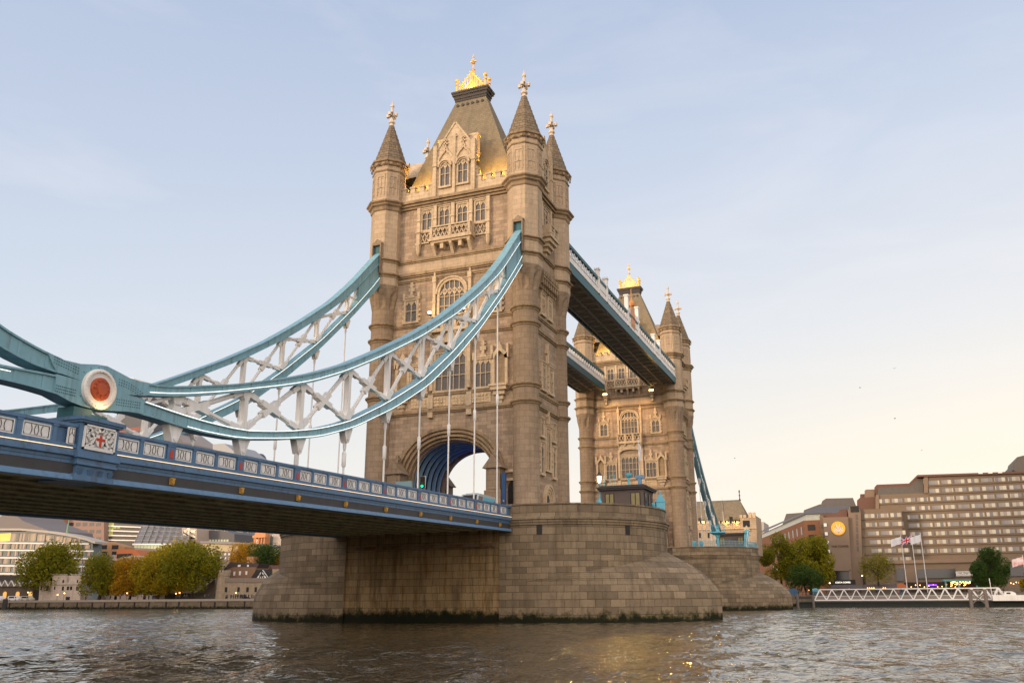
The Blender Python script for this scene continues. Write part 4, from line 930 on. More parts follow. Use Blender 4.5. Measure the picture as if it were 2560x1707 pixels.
# ---------------------------------------------------------------- high walkways
def walkway(label):
    t = thing('high_walkway', label, 'walkway'); x0, x1 = 4.7, 10.0; y0, y1 = 6.2, 74.75; L = y1-y0
    m = MB(); m.box(x0, x1, y0, y1, 43.2, 43.5)
    for x in (x0+.55, x1-.55, (x0+x1)/2): m.box(x-.18, x+.18, y0, y1, 42.95, 43.2)
    n = 26
    for k in range(n+1): y = y0+L*k/n; m.box(x0+.2, x1-.2, y-.08, y+.08, 42.9, 43.2)
    for k in range(n):
        a = y0+L*k/n; b = a+L/n; m.beam((x0+.5, a, 43.1), (x1-.5, b, 43.1), .16, .14); m.beam((x1-.5, a, 43.1), (x0+.5, b, 43.1), .16, .14)
    m.obj('floor', M['under2'], t)
    for x, s_ in ((x0, -1), (x1, 1)):
        m = MB(); m.box(x-.14, x+.14, y0, y1, 42.75, 44.0); m.obj('girder', M['teal2'], t)
        m = MB(); m.box(x-.2, x+.2, y0, y1, 44.0, 44.16); m.box(x-.12, x+.12, y0, y1, 44.16, 44.9); m.box(x-.2, x+.2, y0, y1, 44.9, 45.02)
        nn = 52; w = L/nn
        for k in range(nn+1): y = y0+L*k/nn; m.box(x-.16, x+.16, y-.06, y+.06, 44.16, 44.9)
        for k in range(nn): a = y0+w*k; m.beam((x, a, 45.0), (x, a+w/2, 46.1), .12, .13, (1, 0, 0)); m.beam((x, a+w, 45.0), (x, a+w/2, 46.1), .12, .13, (1, 0, 0))
        m.obj('lattice_side', M['white'], t)
        m = MB(); m.box(x-.2, x+.2, y0, y1, 46.1, 46.5); m.box(x-.06, x+.06, y0, y1, 46.5, 46.75); m.obj('top_rail', M['teal2'], t)
    m = MB(); m.box(x0+.5, x1-.5, y0, y1, 45.4, 45.6); m.obj('walkway_roof', M['iron_dark'], t)
    for c, dz, hw in ((23.6, 0, 2.1), (41.2, 1.4, 3.3), (58.4, 0, 2.1)):
        m = MB()
        for q in (-1, 1): y = c+q*hw; m.box(x1-.3, x1+.3, y-.3, y+.3, 44.0, 47.6+dz); m.box(x1-.4, x1+.4, y-.4, y+.4, 47.6+dz, 47.85+dz); m.box(x1-.36, x1+.36, y-.36, y+.36, 46.4, 46.55)
        m.box(x1-.08, x1+.1, c-hw, c+hw, 44.0, 46.9+dz*.4)
        f = m.obj('crest_post', M['white'], t)
        if dz:
            m = MB(); m.box(x1+.1, x1+.2, c-1.2, c+1.2, 44.6, 48.4); m.lathe([(.5, 48.4), (.6, 48.8), (.1, 49.6), (.05, 51.4)], 8, x1, c); m.obj('gilded_shield', M['orange'], f)
    return t
M['orange'] = mat('gilded_orange', (.62, .27, .09), .5, .2, var=.3, vs=6)
M['under2'] = mat('walkway_underside', (.34, .30, .22), .7, var=.3, vs=1.0)
V1 = walkway('high steel walkway with white lattice sides between the towers, nearer and higher in view')
V2 = dup(V1, (0, DD, 0), PI, 'second high walkway, partly hidden behind the near tower, lower in view')
# central bascules, lowered
m = MB(); m.box(-7.5, 7.5, 11.35, DD-11.35, 9.3, 9.85); m.box(-7.6, -7.3, 11.35, DD-11.35, 8.4, 10.9); m.box(7.3, 7.6, 11.35, DD-11.35, 8.4, 10.9)
tag(m.obj('bascule_span', M['blue']), 'lowered blue roadway between the two piers', 'bridge deck')
# lamps that stand lit on the balconies and under the walkway ends
def floodlamp(x, y, z, label, pw, dirn, group, par=None):
    t = thing('flood_lamp', label, 'lamp', (x, y, z), 0, group)
    m = MB(); m.box(-.28, .28, -.1, .16, -.2, -.12); m.box(-.06, .06, .1, .3, -.3, .1); m.lathe([(.05, -.25), (.14, -.12)], 8); m.obj('bracket', M['iron_dark'], t)
    m = MB(); m.lathe([(.05, -.12), (.18, -.05), (.2, .06), (.14, .18), (.03, .22)], 10, sm=True); m.obj('bulb', M['lamp'], t)
    return t
floodlamp(-2.25, -6.3, 34.05, 'lit flood lamp at the left end of the arched window balcony', 0, None, 'balcony flood lamps')
floodlamp(2.0, -6.3, 34.05, 'lit flood lamp at the right end of the arched window balcony, just above the chain', 0, None, 'balcony flood lamps')
for x in (-2.25, 2.0):
    lamp('POINT', (x, -6.75, 34.3), 45, (1, .66, .28), .15); lamp('SPOT', (x, -7.0, 34.1), 3000, (1, .62, .18), .15, (.35, -1, -.55), 60, .4)
for x, n_ in ((-4.6, 'lit flood lamp on a white bracket under the lower walkway end'), (5.0, 'lit flood lamp on a white bracket under the nearer walkway end')):
    y = DD-YW-.9
    t = thing('wall_lamp', n_, 'lamp', (x, y, 41.9), 0, 'lamps under the walkway ends')
    m = MB(); m.box(-.35, .35, -.3, .95, -.5, -.2); m.box(-.45, .45, -.4, .95, -.2, 0); m.box(-.28, .28, .0, .95, -1.2, -.5); m.box(-.2, .2, .3, .95, -1.9, -1.2); m.obj('bracket', M['pale'], t)
    m = MB(); m.box(-.40, .40, -.45, -.1, .02, .30); m.obj('bulb', M['lamp2'], t)
    m = MB(); m.box(-.5, .5, -.08, .06, -.05, .55); m.obj('back_plate', M['iron_dark'], t); lamp('SPOT', (x, y-2.6, 41.6), 1100, (1, .60, .28), .25, (-.10*x, .42, -1), 110, .9); lamp('SPOT', (x, y-.6, 42.1), 6000, (1, .56, .12), .2, (.22, -1, -.36), 48, .3)
M['_'] = None; del M['_']
# ---------------------------------------------------------------- things on the piers and on the road
def cabin(label, loc, sx, sy, h):
    t = thing('control_cabin', label, 'cabin', loc)
    m = MB(); m.box(-sx, sx, -sy, sy, 0, h); m.obj('wall', M['cabin'], t)
    m = MB(); m.box(-sx-.3, sx+.3, -sy-.3, sy+.3, h, h+.18); m.box(-sx-.4, sx+.4, -sy-.4, sy+.4, h+.18, h+.34); m.box(-sx-.1, sx+.1, -sy-.1, sy+.1, h+.34, h+.48); m.obj('roof', M['iron_dark'], t)
    for u, w in ((-sx+.95, .42), (sx-.85, .45)):
        m = MB(); m.box(u-w-.08, u+w+.08, -sy-.05, -sy, h-1.75, h-.35); m.box(u-.04, u+.04, -sy-.1, -sy-.05, h-1.7, h-.4); f = m.obj('window', M['black'], t)
        m = MB(); m.box(u-w, u+w, -sy-.08, -sy-.05, h-1.68, h-.42); m.obj('pane', M['warmpane'], f)
    for v in (-sy+.8, 0.3, sy-.7):
        m = MB(); m.box(sx, sx+.05, v-.42, v+.42, h-1.9, h-.35); f = m.obj('window', M['black'], t); m = MB(); m.box(sx+.05, sx+.08, v-.36, v+.36, h-1.82, h-.42); m.obj('pane', M['glass_b'], f)
    return t
M['vanp'] = mat('van_paint', (.42, .46, .48), .35, var=.1)
M['cabin'] = mat('cabin_render', (.125, .098, .085), .8, var=.15)
M['warmpane'] = mat('lit_pane', (.17, .14, .07), .3, var=.5, vs=2, emit=(.9, .66, .25), es=.07)
cabin('brown flat roofed control cabin on the near pier with two south windows', (18.6, .8, 9.9), 2.3, 2.2, 3.3)
cabin('brown flat roofed control cabin on the farther pier behind the blue railing', (18.0, DD+.5, 9.9), 2.6, 2.2, 3.6)
def lamp_post(label, loc, s=1.0):
    t = thing('lamp_post', label, 'street lamp', loc)
    m = MB(); m.lathe([(.42, 0), (.42, .5), (.34, .7), (.30, 1.5), (.2, 1.7), (.32, 1.9), (.34, 2.2), (.2, 2.4), (.11, 2.6), (.09, 4.0), (.16, 4.05), (.06, 4.2)], 10, sm=True); m.box(-.4, .4, -.05, .05, 2.15, 2.3); m.obj('post', M['sky_b'], t)
    m = MB(); m.lathe([(.15, 4.2), (.27, 4.85), (.25, 4.9)], 6); m.obj('lantern', M['lampl'], t)
    m = MB(); m.lathe([(.32, 4.9), (.3, 4.98), (.1, 5.3), (.06, 5.45), (.05, 5.6), (.01, 5.9)], 6); m.obj('lantern_cap', M['iron_dark'], t)
    return t
M['lampl'] = emis('lantern_glow', (1, .80, .52), 2.2)
lamp_post('blue lamp post with a lit lantern at the left of the brown cabin', (16.1, -1.2, 9.9), 1)
lamp('POINT', (16.1, -1.5, 14.4), 60, (1, .7, .35), .15)
# blue sentry box, posts and frames
t = thing('sentry_box', 'light blue sentry box with a pointed roof at the pier edge', 'sentry box', (22.0, 1.5, 9.9), .3)
m = MB(); m.box(-.45, .45, -.45, .45, 0, 2.1); m.obj('body', M['sky_b'], t)
m = MB(); m.ext([(-.55, 2.1), (.55, 2.1), (0, 3.1)], lambda a, b, d: (a, d, b), -.5, .5); m.lathe([(.08, 3.0), (.1, 3.25), (.02, 3.45)], 6); m.obj('roof', M['sky_b'], t)
t = thing('mooring_post', 'short light blue bollard between cabin and sentry box', 'bollard', (21.35, 1.1, 9.9))
m = MB(); m.lathe([(.2, 0), (.2, 1.7), (.26, 1.75), (.26, 1.95), (.15, 2.05)], 10); m.obj('post', M['sky_b'], t)
t = thing('roof_ladder', 'light blue tubular ladder frame on the cabin roof', 'frame', (17.2, -1.3, 12.9))
m = MB()
for x in (-.55, .1, .65): m.tube([(x, 0, 0 if x < .5 else .5), (x, 0, 1.9)], .035, 6)
m.tube([(-.55, 0, 0), (.1, 0, 0)], .035, 6); m.tube([(-.55, 0, 1.9), (-.3, 0, 1.95)], .03, 6); m.tube([(.1, 0, 1.9), (.65, 0, 1.9)], .03, 6); m.tube([(.65, 0, .8), (1.3, 0, .8)], .03, 6); m.obj('frame', M['sky_b'], t)
t = thing('roof_horn', 'blue fog horn stand on the cabin roof, before the big window', 'fog horn', (19.0, .2, 13.68))
m = MB(); m.lathe([(.2, 0), (.14, .3), (.12, .9), (.3, 1.1), (.38, 1.3), (.38, 1.4)], 10); m.obj('horn', M['sky_b'], t)
t = thing('roof_signal', 'blue signal box on the cabin roof, right of the flag', 'signal box', (20.2, .2, 13.68))
m = MB(); m.box(-.2, .2, -.2, .2, 0, .8); m.box(-.45, .45, -.25, .25, .8, 1.15); m.obj('box', M['blue_l'], t)
def flagpole(label, loc, h, fl, cloth, hang=False, rz=0, r=.06, shape=None):
    t = thing('flagpole', label, 'flagpole', loc, rz)
    m = MB(); m.tube([(0, 0, 0), (0, 0, h)], [r, r*.55], 6); m.lathe([(.02, h), (.1, h+.08), (.02, h+.18)], 6); m.obj('pole', M['white'], t)
    w, hh = fl; m = MB(); rows = []
    if hang:
        for k in range(9): z = h-.5-hh*k/8; ww = w*(.25+.75*math.sin(PI*k/8)**.6)*.5; rows.append([(ww*j/4-.1*ww, .14*math.sin(j*2.1+k*.4), z) for j in range(5)])
    else:
        for k in range(7): rows.append([(-w*j/10, .12*math.sin(j*1.1)*(j/10+.2), h-.25-hh*k/6-.28*w*(j/10)**1.3+.05*math.sin(j*1.7+k)) for j in range(11)])
    m.grid(rows, [[(j/10, 1-k/6) for j in range(12)] for k in range(len(rows))], False)
    m.obj('flag', cloth, t); return t
M['cloth'] = mat('white_flag_cloth', (.72, .70, .70), .8, var=.15, vs=2)
flagpole('white flagpole with a limp pale flag on the near cabin roof', (20.0, 1.0, 13.68), 5.2, (.8, 2.1), M['cloth'], True)
# crowd control pieces seen over the pier wall
tag((lambda m: (m.box(19.6, 20.9, -4.6, -4.4, 10.6, 11.25), m.obj('red_bunting', M['red']))[1])(MB()), 'red bunting strip just above the pier wall', 'bunting')
def person_mesh(walk, coat):                                     # one skinned body, arms by the sides, standing or mid-stride
    V = [(0, 0, .92), (0, 0, 1.12), (0, 0, 1.36), (0, 0, 1.47), (0, .01, 1.56), (0, .01, 1.68)]; R_ = [.15, .14, .17, .06, .095, .075]; E = [(0, 1), (1, 2), (2, 3), (3, 4), (4, 5)]
    for s_ in (-1, 1):
        w = s_*walk; b = len(V); V += [(s_*.10, 0, .86), (s_*.10, -w*.13, .48), (s_*.10, -w*.24, .08), (s_*.10, -w*.24-.14, .04)]; R_ += [.10, .07, .05, .045]; E += [(0, b), (b, b+1), (b+1, b+2), (b+2, b+3)]
        b = len(V); V += [(s_*.20, 0, 1.38), (s_*.25, w*.07, 1.12), (s_*.25, w*.12-.06, .86)]; R_ += [.07, .055, .045]; E += [(2, b), (b, b+1), (b+1, b+2)]
    me = bpy.data.meshes.new('person'); me.from_pydata(V, E, []); o = bpy.data.objects.new('person', me); C.objects.link(o)
    sk = o.modifiers.new('skin', 'SKIN'); ly = me.skin_vertices[0].data if me.skin_vertices else None
    if ly is None: bpy.context.view_layer.update(); me.attributes.new('skin', 'FLOAT', 'POINT') if False else None
    for v, r in zip(me.skin_vertices[0].data, R_): v.radius = (r, r*.8)
    me.skin_vertices[0].data[0].use_root = True
    sb = o.modifiers.new('sub', 'SUBSURF'); sb.levels = sb.render_levels = 1
    bpy.context.view_layer.update(); n = bpy.data.meshes.new_from_object(o.evaluated_get(bpy.context.evaluated_depsgraph_get())); bpy.data.objects.remove(o)
    for q in (coat, M['skin'], M['trousers']): n.materials.append(q)
    for p in n.polygons: p.material_index = 1 if p.center.z > 1.5 and p.center.y < .03 else (2 if p.center.z < .84 and abs(p.center.x) < .19 or p.center.z > 1.6 else 0); p.use_smooth = True
    return n
M['skin'] = mat('skin', (.42, .27, .19), .6); M['trousers'] = mat('dark_trousers', (.03, .03, .035), .9)
# blue railing and lamp standard on the farther pier
t = thing('blue_railing', 'light blue railing around the top of the farther pier', 'railing', (0, DD, 11.12))
m = MB(); rr = 11.05
pts = [(11.3+rr*math.cos(math.radians(a)), rr*math.sin(math.radians(a))) for a in range(-84, 61, 6)]
for a, b in zip(pts[:-1], pts[1:]):
    m.beam((*a, 1.0), (*b, 1.0), .08, .08); m.beam((*a, .12), (*b, .12), .06, .06); [m.beam((a[0]+(b[0]-a[0])*q/4, a[1]+(b[1]-a[1])*q/4, 0), (a[0]+(b[0]-a[0])*q/4, a[1]+(b[1]-a[1])*q/4, 1.0), .05, .05, (1, 0, 0)) for q in range(4)]; m.beam((*a, .55), (*b, .55), .05, .05); m.beam((*a, 0), (*a, 1.1), .08, .08, (1, 0, 0))
m.obj('rail', M['sky_b2'], t)
M_ = None
t = thing('signal_platform', 'light blue pillar with a wide flat platform beside the farther cabin', 'platform', (16.3, DD-6.5, 9.9))
m = MB(); m.lathe([(.4, 0), (.35, 1.0), (.25, 1.2), (.22, 2.8), (.45, 3.4), (1.5, 3.8), (1.5, 4.0), (.2, 4.0), (.16, 4.6), (.3, 4.7), (.02, 5.0)], 10)
for k in range(8): a = k*PI/4; m.beam((1.35*math.cos(a), 1.35*math.sin(a), 4.0), (1.35*math.cos(a), 1.35*math.sin(a), 5.2), .06, .06, (1, 0, 0)); b = a+PI/4; m.beam((1.35*math.cos(a), 1.35*math.sin(a), 5.2), (1.35*math.cos(b), 1.35*math.sin(b), 5.2), .06, .06)
m.obj('pillar', M['sky_b'], t)
t = thing('mooring_winch', 'blue and white raised derrick at the right end of the farther pier', 'derrick', (20.6, DD-2, 9.9))
m = MB(); m.ext([(-.5, 0), (.5, 0), (.9, 4.6), (.1, 4.6)], lambda a, b, d: (a, d, b), -.1, .1); m.obj('board', M['sky_b'], t)
m = MB(); m.tube([(0, -.3, .2), (.7, -.35, 4.3)], .08, 6); m.tube([(.25, -.3, .2), (.9, -.35, 3.6)], .08, 6); m.obj('arm', M['white'], t)
for k, (x, y) in enumerate(((12.6, DD-10.3), (13.8, DD-10.1))):
    t = thing('deck_winch', 'small light blue winch stand on the farther pier, %s of a pair' % ('left' if k == 0 else 'right'), 'winch', (x, y, 9.9)); m = MB(); m.lathe([(.35, 0), (.3, 1.4), (.4, 1.5), (.4, 2.0), (.2, 2.2)], 8); m.box(-.6, .6, -.1, .1, .9, 1.1); m.obj('stand', M['sky_b'], t)
# traffic light
y = -13.0; t = thing('traffic_light', 'traffic light showing green before the tower arch', 'traffic light', (1.06, y, ZT(y)-1.08))
zb = 13.0-(ZT(y)-1.08)
m = MB(); m.tube([(0, 0, 0), (0, 0, zb)], .06, 8); m.obj('post', M['iron_dark'], t)
m = MB(); m.box(-.27, .27, .02, .05, zb-.1, zb+1.15); m.obj('backing_board', M['white'], t)
m = MB(); m.box(-.22, .22, -.2, .02, zb-.05, zb+1.1); [m.box(-.16, .16, -.34, -.2, zb+.20+.36*k, zb+.23+.36*k) for k in range(3)]; m.obj('housing', M['black'], t)
for k, (c, e) in enumerate((((0, .9, .28), 3), ((.08, .05, .02), 0), ((.10, .02, .02), 0))):
    m = MB(); m.T = lambda a, b, c_: (a, -.2-c_, zb+.14+.36*k+b); m.lathe([(.13, 0), (.11, .05), (.02, .07)], 12); m.obj(('green_lens', 'amber_lens', 'red_lens')[k], emis('lens', c, e) if e else mat('dull_lens', c, .4), t)
lamp('POINT', (1.06, y-.7, 13.2), 3, (0, 1, .4), .1)
# van
y = -12.6; t = thing('parked_van', 'pale van with a dark windscreen facing out beside the right arch buttress', 'van', (6.5, y, ZT(y)-1.08))
m = MB(); pr = [(-1.6, .35), (-1.6, 1.0), (-1.25, 1.25), (-.75, 2.15), (-.55, 2.25), (3.2, 2.25), (3.3, 2.1), (3.3, .35)]
m.ext(pr, lambda a, b, d: (d, a, b), -.95, .95); m.box(-.6, .6, -.5, 2.8, 2.25, 2.33); m.obj('body', M['vanp'], t)
m = MB(); m.poly([(-.82, -1.23, 1.32), (.82, -1.23, 1.32), (.74, -.79, 2.13), (-.74, -.79, 2.13)]); m.obj('windscreen', M['black'], t)
m = MB(); m.box(.95, .965, -.9, .1, 1.3, 2.0); m.obj('side_window', M['glass_b'], t)
m = MB(); m.box(.95, .962, .3, 3.1, .5, 2.0); m.obj('side_panel', M['sky_b'], t)
for a in (-1, 1):
    m = MB(); m.T = lambda p, q, r, a=a: (a*.55+p*0+q, -1.61-r*.05, .85+p); m.lathe([(.14, 0), (.12, 1)], 8); m.obj('headlight', M['white'], t)
    for b in (-.9, 2.4):
        m = MB(); m.T = lambda p, q, r, a=a, b=b: (a*.85+r, b+p, .34+q); m.lathe([(.34, -.12), (.34, .12)], 16); m.obj('wheel', M['black'], t)
# doorways and boards beside the arch
t = thing('side_door', 'dark pointed doorway between the right buttress and the corner turret', 'doorway', (7.55, -4.97, 9.9))
m = MB(); m.ext(pointed(-.5, .5, 0, 4.4, 3.6), lambda a, b, d: (a, -d, b), 0, .06); m.obj('opening', M['black'], t)
m = MB(); m.box(-.75, -.5, -.3, 0, 0, 3.6); m.box(-.75, .6, -.3, 0, 4.4, 4.7); m.box(-.85, .6, -.35, 0, 5.3, 5.6); m.obj('door_surround', M['pale'], t)
for x, c, h, n_ in ((7.25, 'navy', 5.9, 'tall blue steel barrier beside the right arch buttress'), (-4.35, 'teal_p', 4.9, 'pale teal barrier board beside the left arch buttress')):
    t = thing('road_barrier', n_, 'barrier', (x, -6.6 if x > 0 else -7.2, 9.7)); m = MB(); m.box(-.22 if x > 0 else -1.0, .22 if x > 0 else 1.0, -.12, .12, 0, h-.6 if x > 0 else h); m.box(-.4 if x > 0 else -1.0, .4 if x > 0 else 1.0, -.18, .18, 0, .4); m.obj('board', M[c], t)
# birds
for k, (px, py, Y) in enumerate(((2237, 921, 60), (2150, 969, 80), (2237, 1046, 70), (2304, 1125, 60), (1837, 1145, 90))):
    x, z = at(px, py, Y); t = thing('bird', ('small dark gull highest above the hotel roofs', 'tiny gull left of the highest gull', 'tiny gull midway between the highest gull and the hotel roof', 'dark gull flying lowest, close to the hotel roofline', 'tiny gull just right of the farther tower')[k], 'bird', (x, Y, z), k)
    m = MB(); m.lathe([(.01, -.3), (.08, -.1), (.09, .1), (.02, .32)], 6)
    for s_ in (-1, 1): m.poly([(0, 0, .15), (0, 0, -.12), (s_*.35, .2, -.06), (s_*.35, .2, .1)]); m.poly([(s_*.35, .2, .1), (s_*.35, .2, -.06), (s_*.72, .08, -.02)])
    t.scale = (.55, .55, .55); o = m.obj('body', M['iron_dark'], t); o.rotation_euler = (PI/2, 0, 0)
PM = []
def persons():
    me0 = bpy.data.meshes.new('probe'); me0.from_pydata([(0, 0, 0)], [], [])
    for k, (w, c) in enumerate(((0, (.045, .04, .04)), (1, (.06, .05, .045)), (1, (.10, .06, .05)), (0, (.04, .05, .08)), (1, (.16, .14, .12)))): PM.append(person_mesh(w, mat('coat', c, .9)))
persons()
rp_ = random.Random(9)
def person(x, y, z, label, group=None, k=None):
    o = put('person', PM[rp_.randrange(5) if k is None else k], None, None, (x, y, z), rp_.uniform(0, 6.28)); s_ = rp_.uniform(.94, 1.06); o.scale = (s_, s_, s_); return tag(o, label, 'person', group)
person(7.9, -10.6, ZT(-10.6)-1.08, 'walker in dark clothes whose head shows over the parapet by the right buttress', None, 0); person(9.0, -10.9, ZT(-10.9)-1.08, 'second walker over the parapet, nearer its end', None, 3)
# ---------------------------------------------------------------- river
def axis(lo, hi, step, far):
    a = list(np.arange(lo, hi, step)); s_ = step; x = hi
    while x < far: a.append(x); s_ *= 1.013 if s_ < 1.1 else 1.2; x += s_
    a.append(far); s_ = step; x = lo-step; b = []
    while x > -far: b.append(x); s_ *= 1.013 if s_ < 1.1 else 1.2; x -= s_
    b.append(-far); return np.array(b[::-1]+a)
gx, gy = axis(-62, 70, .27, 2500), axis(-91, 40, .27, 2500); gy = gy[gy < 330]
X, Y = np.meshgrid(gx, gy); Zw = np.zeros_like(X); rg = np.random.RandomState(4)
spc = np.maximum(np.gradient(gx)[None, :]*np.ones_like(X), np.gradient(gy)[:, None]*np.ones_like(X))
for k in range(90):
    wl = 10**rg.uniform(math.log10(.85), math.log10(6.0)); th = rg.normal(.5, .85); kk = 2*PI/wl
    ph = kk*(X*math.cos(th)+Y*math.sin(th))+rg.uniform(0, 6.28)
    Zw += np.clip((wl/spc-2.2)/1.2, 0, 1)*(.0036*wl**.68)*(np.sin(ph)+.35*np.sin(2*ph+1.2))
env = .75+.35*np.sin(X*.05+1.0)*np.sin(Y*.07)+.2*np.sin(X*.11+Y*.06)
Zw *= env
nr, nc = X.shape
me = bpy.data.meshes.new('river_water'); me.vertices.add(nr*nc); me.vertices.foreach_set('co', np.stack([X, Y, Zw], -1).astype('f').ravel())
idx = np.arange(nr*nc).reshape(nr, nc); q = np.stack([idx[:-1, :-1], idx[:-1, 1:], idx[1:, 1:], idx[1:, :-1]], -1).reshape(-1, 4)
me.loops.add(q.size); me.loops.foreach_set('vertex_index', q.ravel().astype('i')); me.polygons.add(len(q)); me.polygons.foreach_set('loop_start', np.arange(0, q.size, 4, dtype='i')); me.polygons.foreach_set('use_smooth', np.ones(len(q), bool)); me.update()
m = bpy.data.materials.new('river_water'); m.use_nodes = True; t = m.node_tree; b = t.nodes['Principled BSDF']
b.inputs['Base Color'].default_value = (.062, .048, .027, 1); b.inputs['Roughness'].default_value = .045; b.inputs['IOR'].default_value = 1.33
g = N(t, 'ShaderNodeNewGeometry'); mp = N(t, 'ShaderNodeMapping'); t.links.new(g.outputs['Position'], mp.inputs[0]); mp.inputs['Rotation'].default_value = (0, 0, .5); mp.inputs['Scale'].default_value = (1.25, .75, 1)
n1 = N(t, 'ShaderNodeTexNoise', i_Scale=2.6, i_Detail=2.0, i_Roughness=.5, i_Distortion=.4); t.links.new(mp.outputs[0], n1.inputs['Vector'])
n2 = N(t, 'ShaderNodeTexNoise', i_Scale=.55, i_Detail=3.0, i_Roughness=.5, i_Distortion=.3); t.links.new(mp.outputs[0], n2.inputs['Vector'])
bp = N(t, 'ShaderNodeBump', i_Strength=.45, i_Distance=.15); t.links.new(mth(t, 'MULTIPLY_ADD', n2.outputs[0], 2.2, n1.outputs[0]), bp.inputs['Height']); t.links.new(bp.outputs[0], b.inputs['Normal'])
me.materials.append(m); setting(put('river_water', me))
# ---------------------------------------------------------------- the far banks
YB = 140
GL = at(300, 1500, YB)[1]                                         # quay level on the left
GR = 2.6
m = MB(); m.box(-1500, -30, YB+.4, 2600, -2, GL); setting(tag(m.obj('quay_ground', mat('paving', (.16, .14, .115), .9, var=.2)), 'paved quay and ground of the bank under the bridge', 'ground'))
m = MB(); m.box(-30.01, 1500, 147, 2600, -2, GR); setting(tag(m.obj('bank_ground', mat('paving_right', (.15, .13, .11), .9, var=.2)), 'paved ground of the bank in front of the hotel', 'ground'))
M['quay'] = stone('quay_stone', (.22, .17, .115), (.16, .125, .085), (.09, .07, .05), 1.6, .6, .03, .25, .6, algae=1.0, bump=.4)
M['quay_top'] = mat('coping_stone', (.34, .28, .22), .85, var=.15)
t = thing('quay_wall', 'low stone quay wall with green tide line along the left bank', 'wall', (0, 0, 0))
m = MB(); m.box(-1500, -29.9, YB-.3, YB+.4, -2, GL-.45); m.obj('wall', M['quay'], t)
m = MB(); m.box(-1500, -29.9, YB-.45, YB+.4, GL-.45, GL+.25); m.obj('coping', M['quay_top'], t)
m = MB(); m.box(-.18, .18, YB-.55, YB-.3, -1, GL-.6); fm = m.mesh('fender_timber'); fm.materials.append(M['black'])
for k in range(46): put('fender_timber', fm, t, None, (-330+k*6.3+random.uniform(-1.5, 1.5), 0, 0))
t = thing('quay_wall', 'dark quay wall behind the floating pontoon on the hotel side', 'wall'); m = MB(); m.box(-29.8, 1500, 146.6, 147, -2, GR+.1); m.obj('wall', M['quay'], t)
def P2(pts, Y): return [at(a, b, Y) for a, b in pts]
def ground(pts, g): return [(x, max(z, g-.3)) for x, z in pts]
def slab(par, name, pts, Y, dep, mt, label=None):                  # outline in picture pixels -> upright block at distance Y with depth dep
    m = MB(); m.ext(P2(pts, Y), lambda a, b, d: (a, Y+d, b), 0, dep); return m.obj(name, mt, par, label)
def wins(par, cells, Y, mt, name='window', out=.06):                # cells: pixel rectangles
    for k, (a, b, c, d) in enumerate(cells):
        x0, z1 = at(a, c, Y); x1, z0 = at(b, d, Y)
        m = MB(); m.box(x0, x1, Y-out, Y+.02, z0, z1); m.obj(name, mt, par)
def base(px, py, Y): return at(px, py, Y)
def house(label, cat, pts, Y, dep, mt, name='building'):
    x, z = at(pts[0][0], pts[0][1], Y); t = thing(name, label, cat, (0, 0, 0)); slab(t, 'wall', pts, Y, dep, mt); return t
LW = mat('office_stone', (.42, .33, .26), .8, var=.15); BR = mat('sun_orange_facade', (.42, .19, .10), .8, var=.25, vs=.6); GLS = mat('office_glass', (.10, .12, .12), .2, var=.5, vs=.25, spec=.6)  # BR carries the low sun's orange in its base colour
# glass fronted office with a sweeping roof
Y = 205; t = house('curved glass fronted office block with white floor bands and a sweeping flat roof', 'office', [(-60, 1512), (-60, 1326), (0, 1328), (60, 1328), (120, 1333), (180, 1343), (232, 1358), (232, 1512)], Y, 5, GLS, 'office_building')
m = MB(); pr = P2([(-60, 1325), (0, 1326), (60, 1326), (120, 1331), (180, 1340), (225, 1351), (247, 1359)], Y)
for a, b in zip(pr[:-1], pr[1:]): m.ext([a, b, (b[0], b[1]+.9), (a[0], a[1]+.9)], lambda p, q, d: (p, Y+d, q), -2.2, 5)
m.obj('roof', mat('pale_metal', (.42, .37, .31), .5), t)
for y0, a, b in ((1354, -60, 222), (1372, -60, 232), (1391, -60, 232), (1411, -60, 234), (1431, -60, 234), (1449, -60, 120)):
    slab(t, 'floor_band', [(a, y0+3.5), (a, y0), (b, y0+3 if b > 130 else y0), (b, y0+6.5 if b > 130 else y0+3.5)], Y-.5, .6, M['white'])
CUR = curtains('office_panes', [(.30, .20, .14), (.07, .075, .075), (.34, .26, .19), (.05, .055, .06), (.20, .17, .13), (.40, .24, .14)], .3)
for r, y0 in enumerate((1358, 1376, 1395, 1415, 1435)):
    wins(t, [(-30+k*20+(r % 2)*4, -30+k*20+15, y0+1+.011*max(0, (k*20-80)), y0+13) for k in range(13) if k*20-30 < 215], Y-.15, CUR)
wins(t, [(0, 25, 1333, 1352)], Y-.1, mat('sunlit_glass', (.55, .42, .10), .2, emit=(.8, .6, .12), es=.5), 'lit_window'); wins(t, [(28+k*22, 46+k*22, 1333+max(0, k-2)*2.6, 1352+max(0, k-4)*2.0) for k in range(8)], Y-.1, CUR)
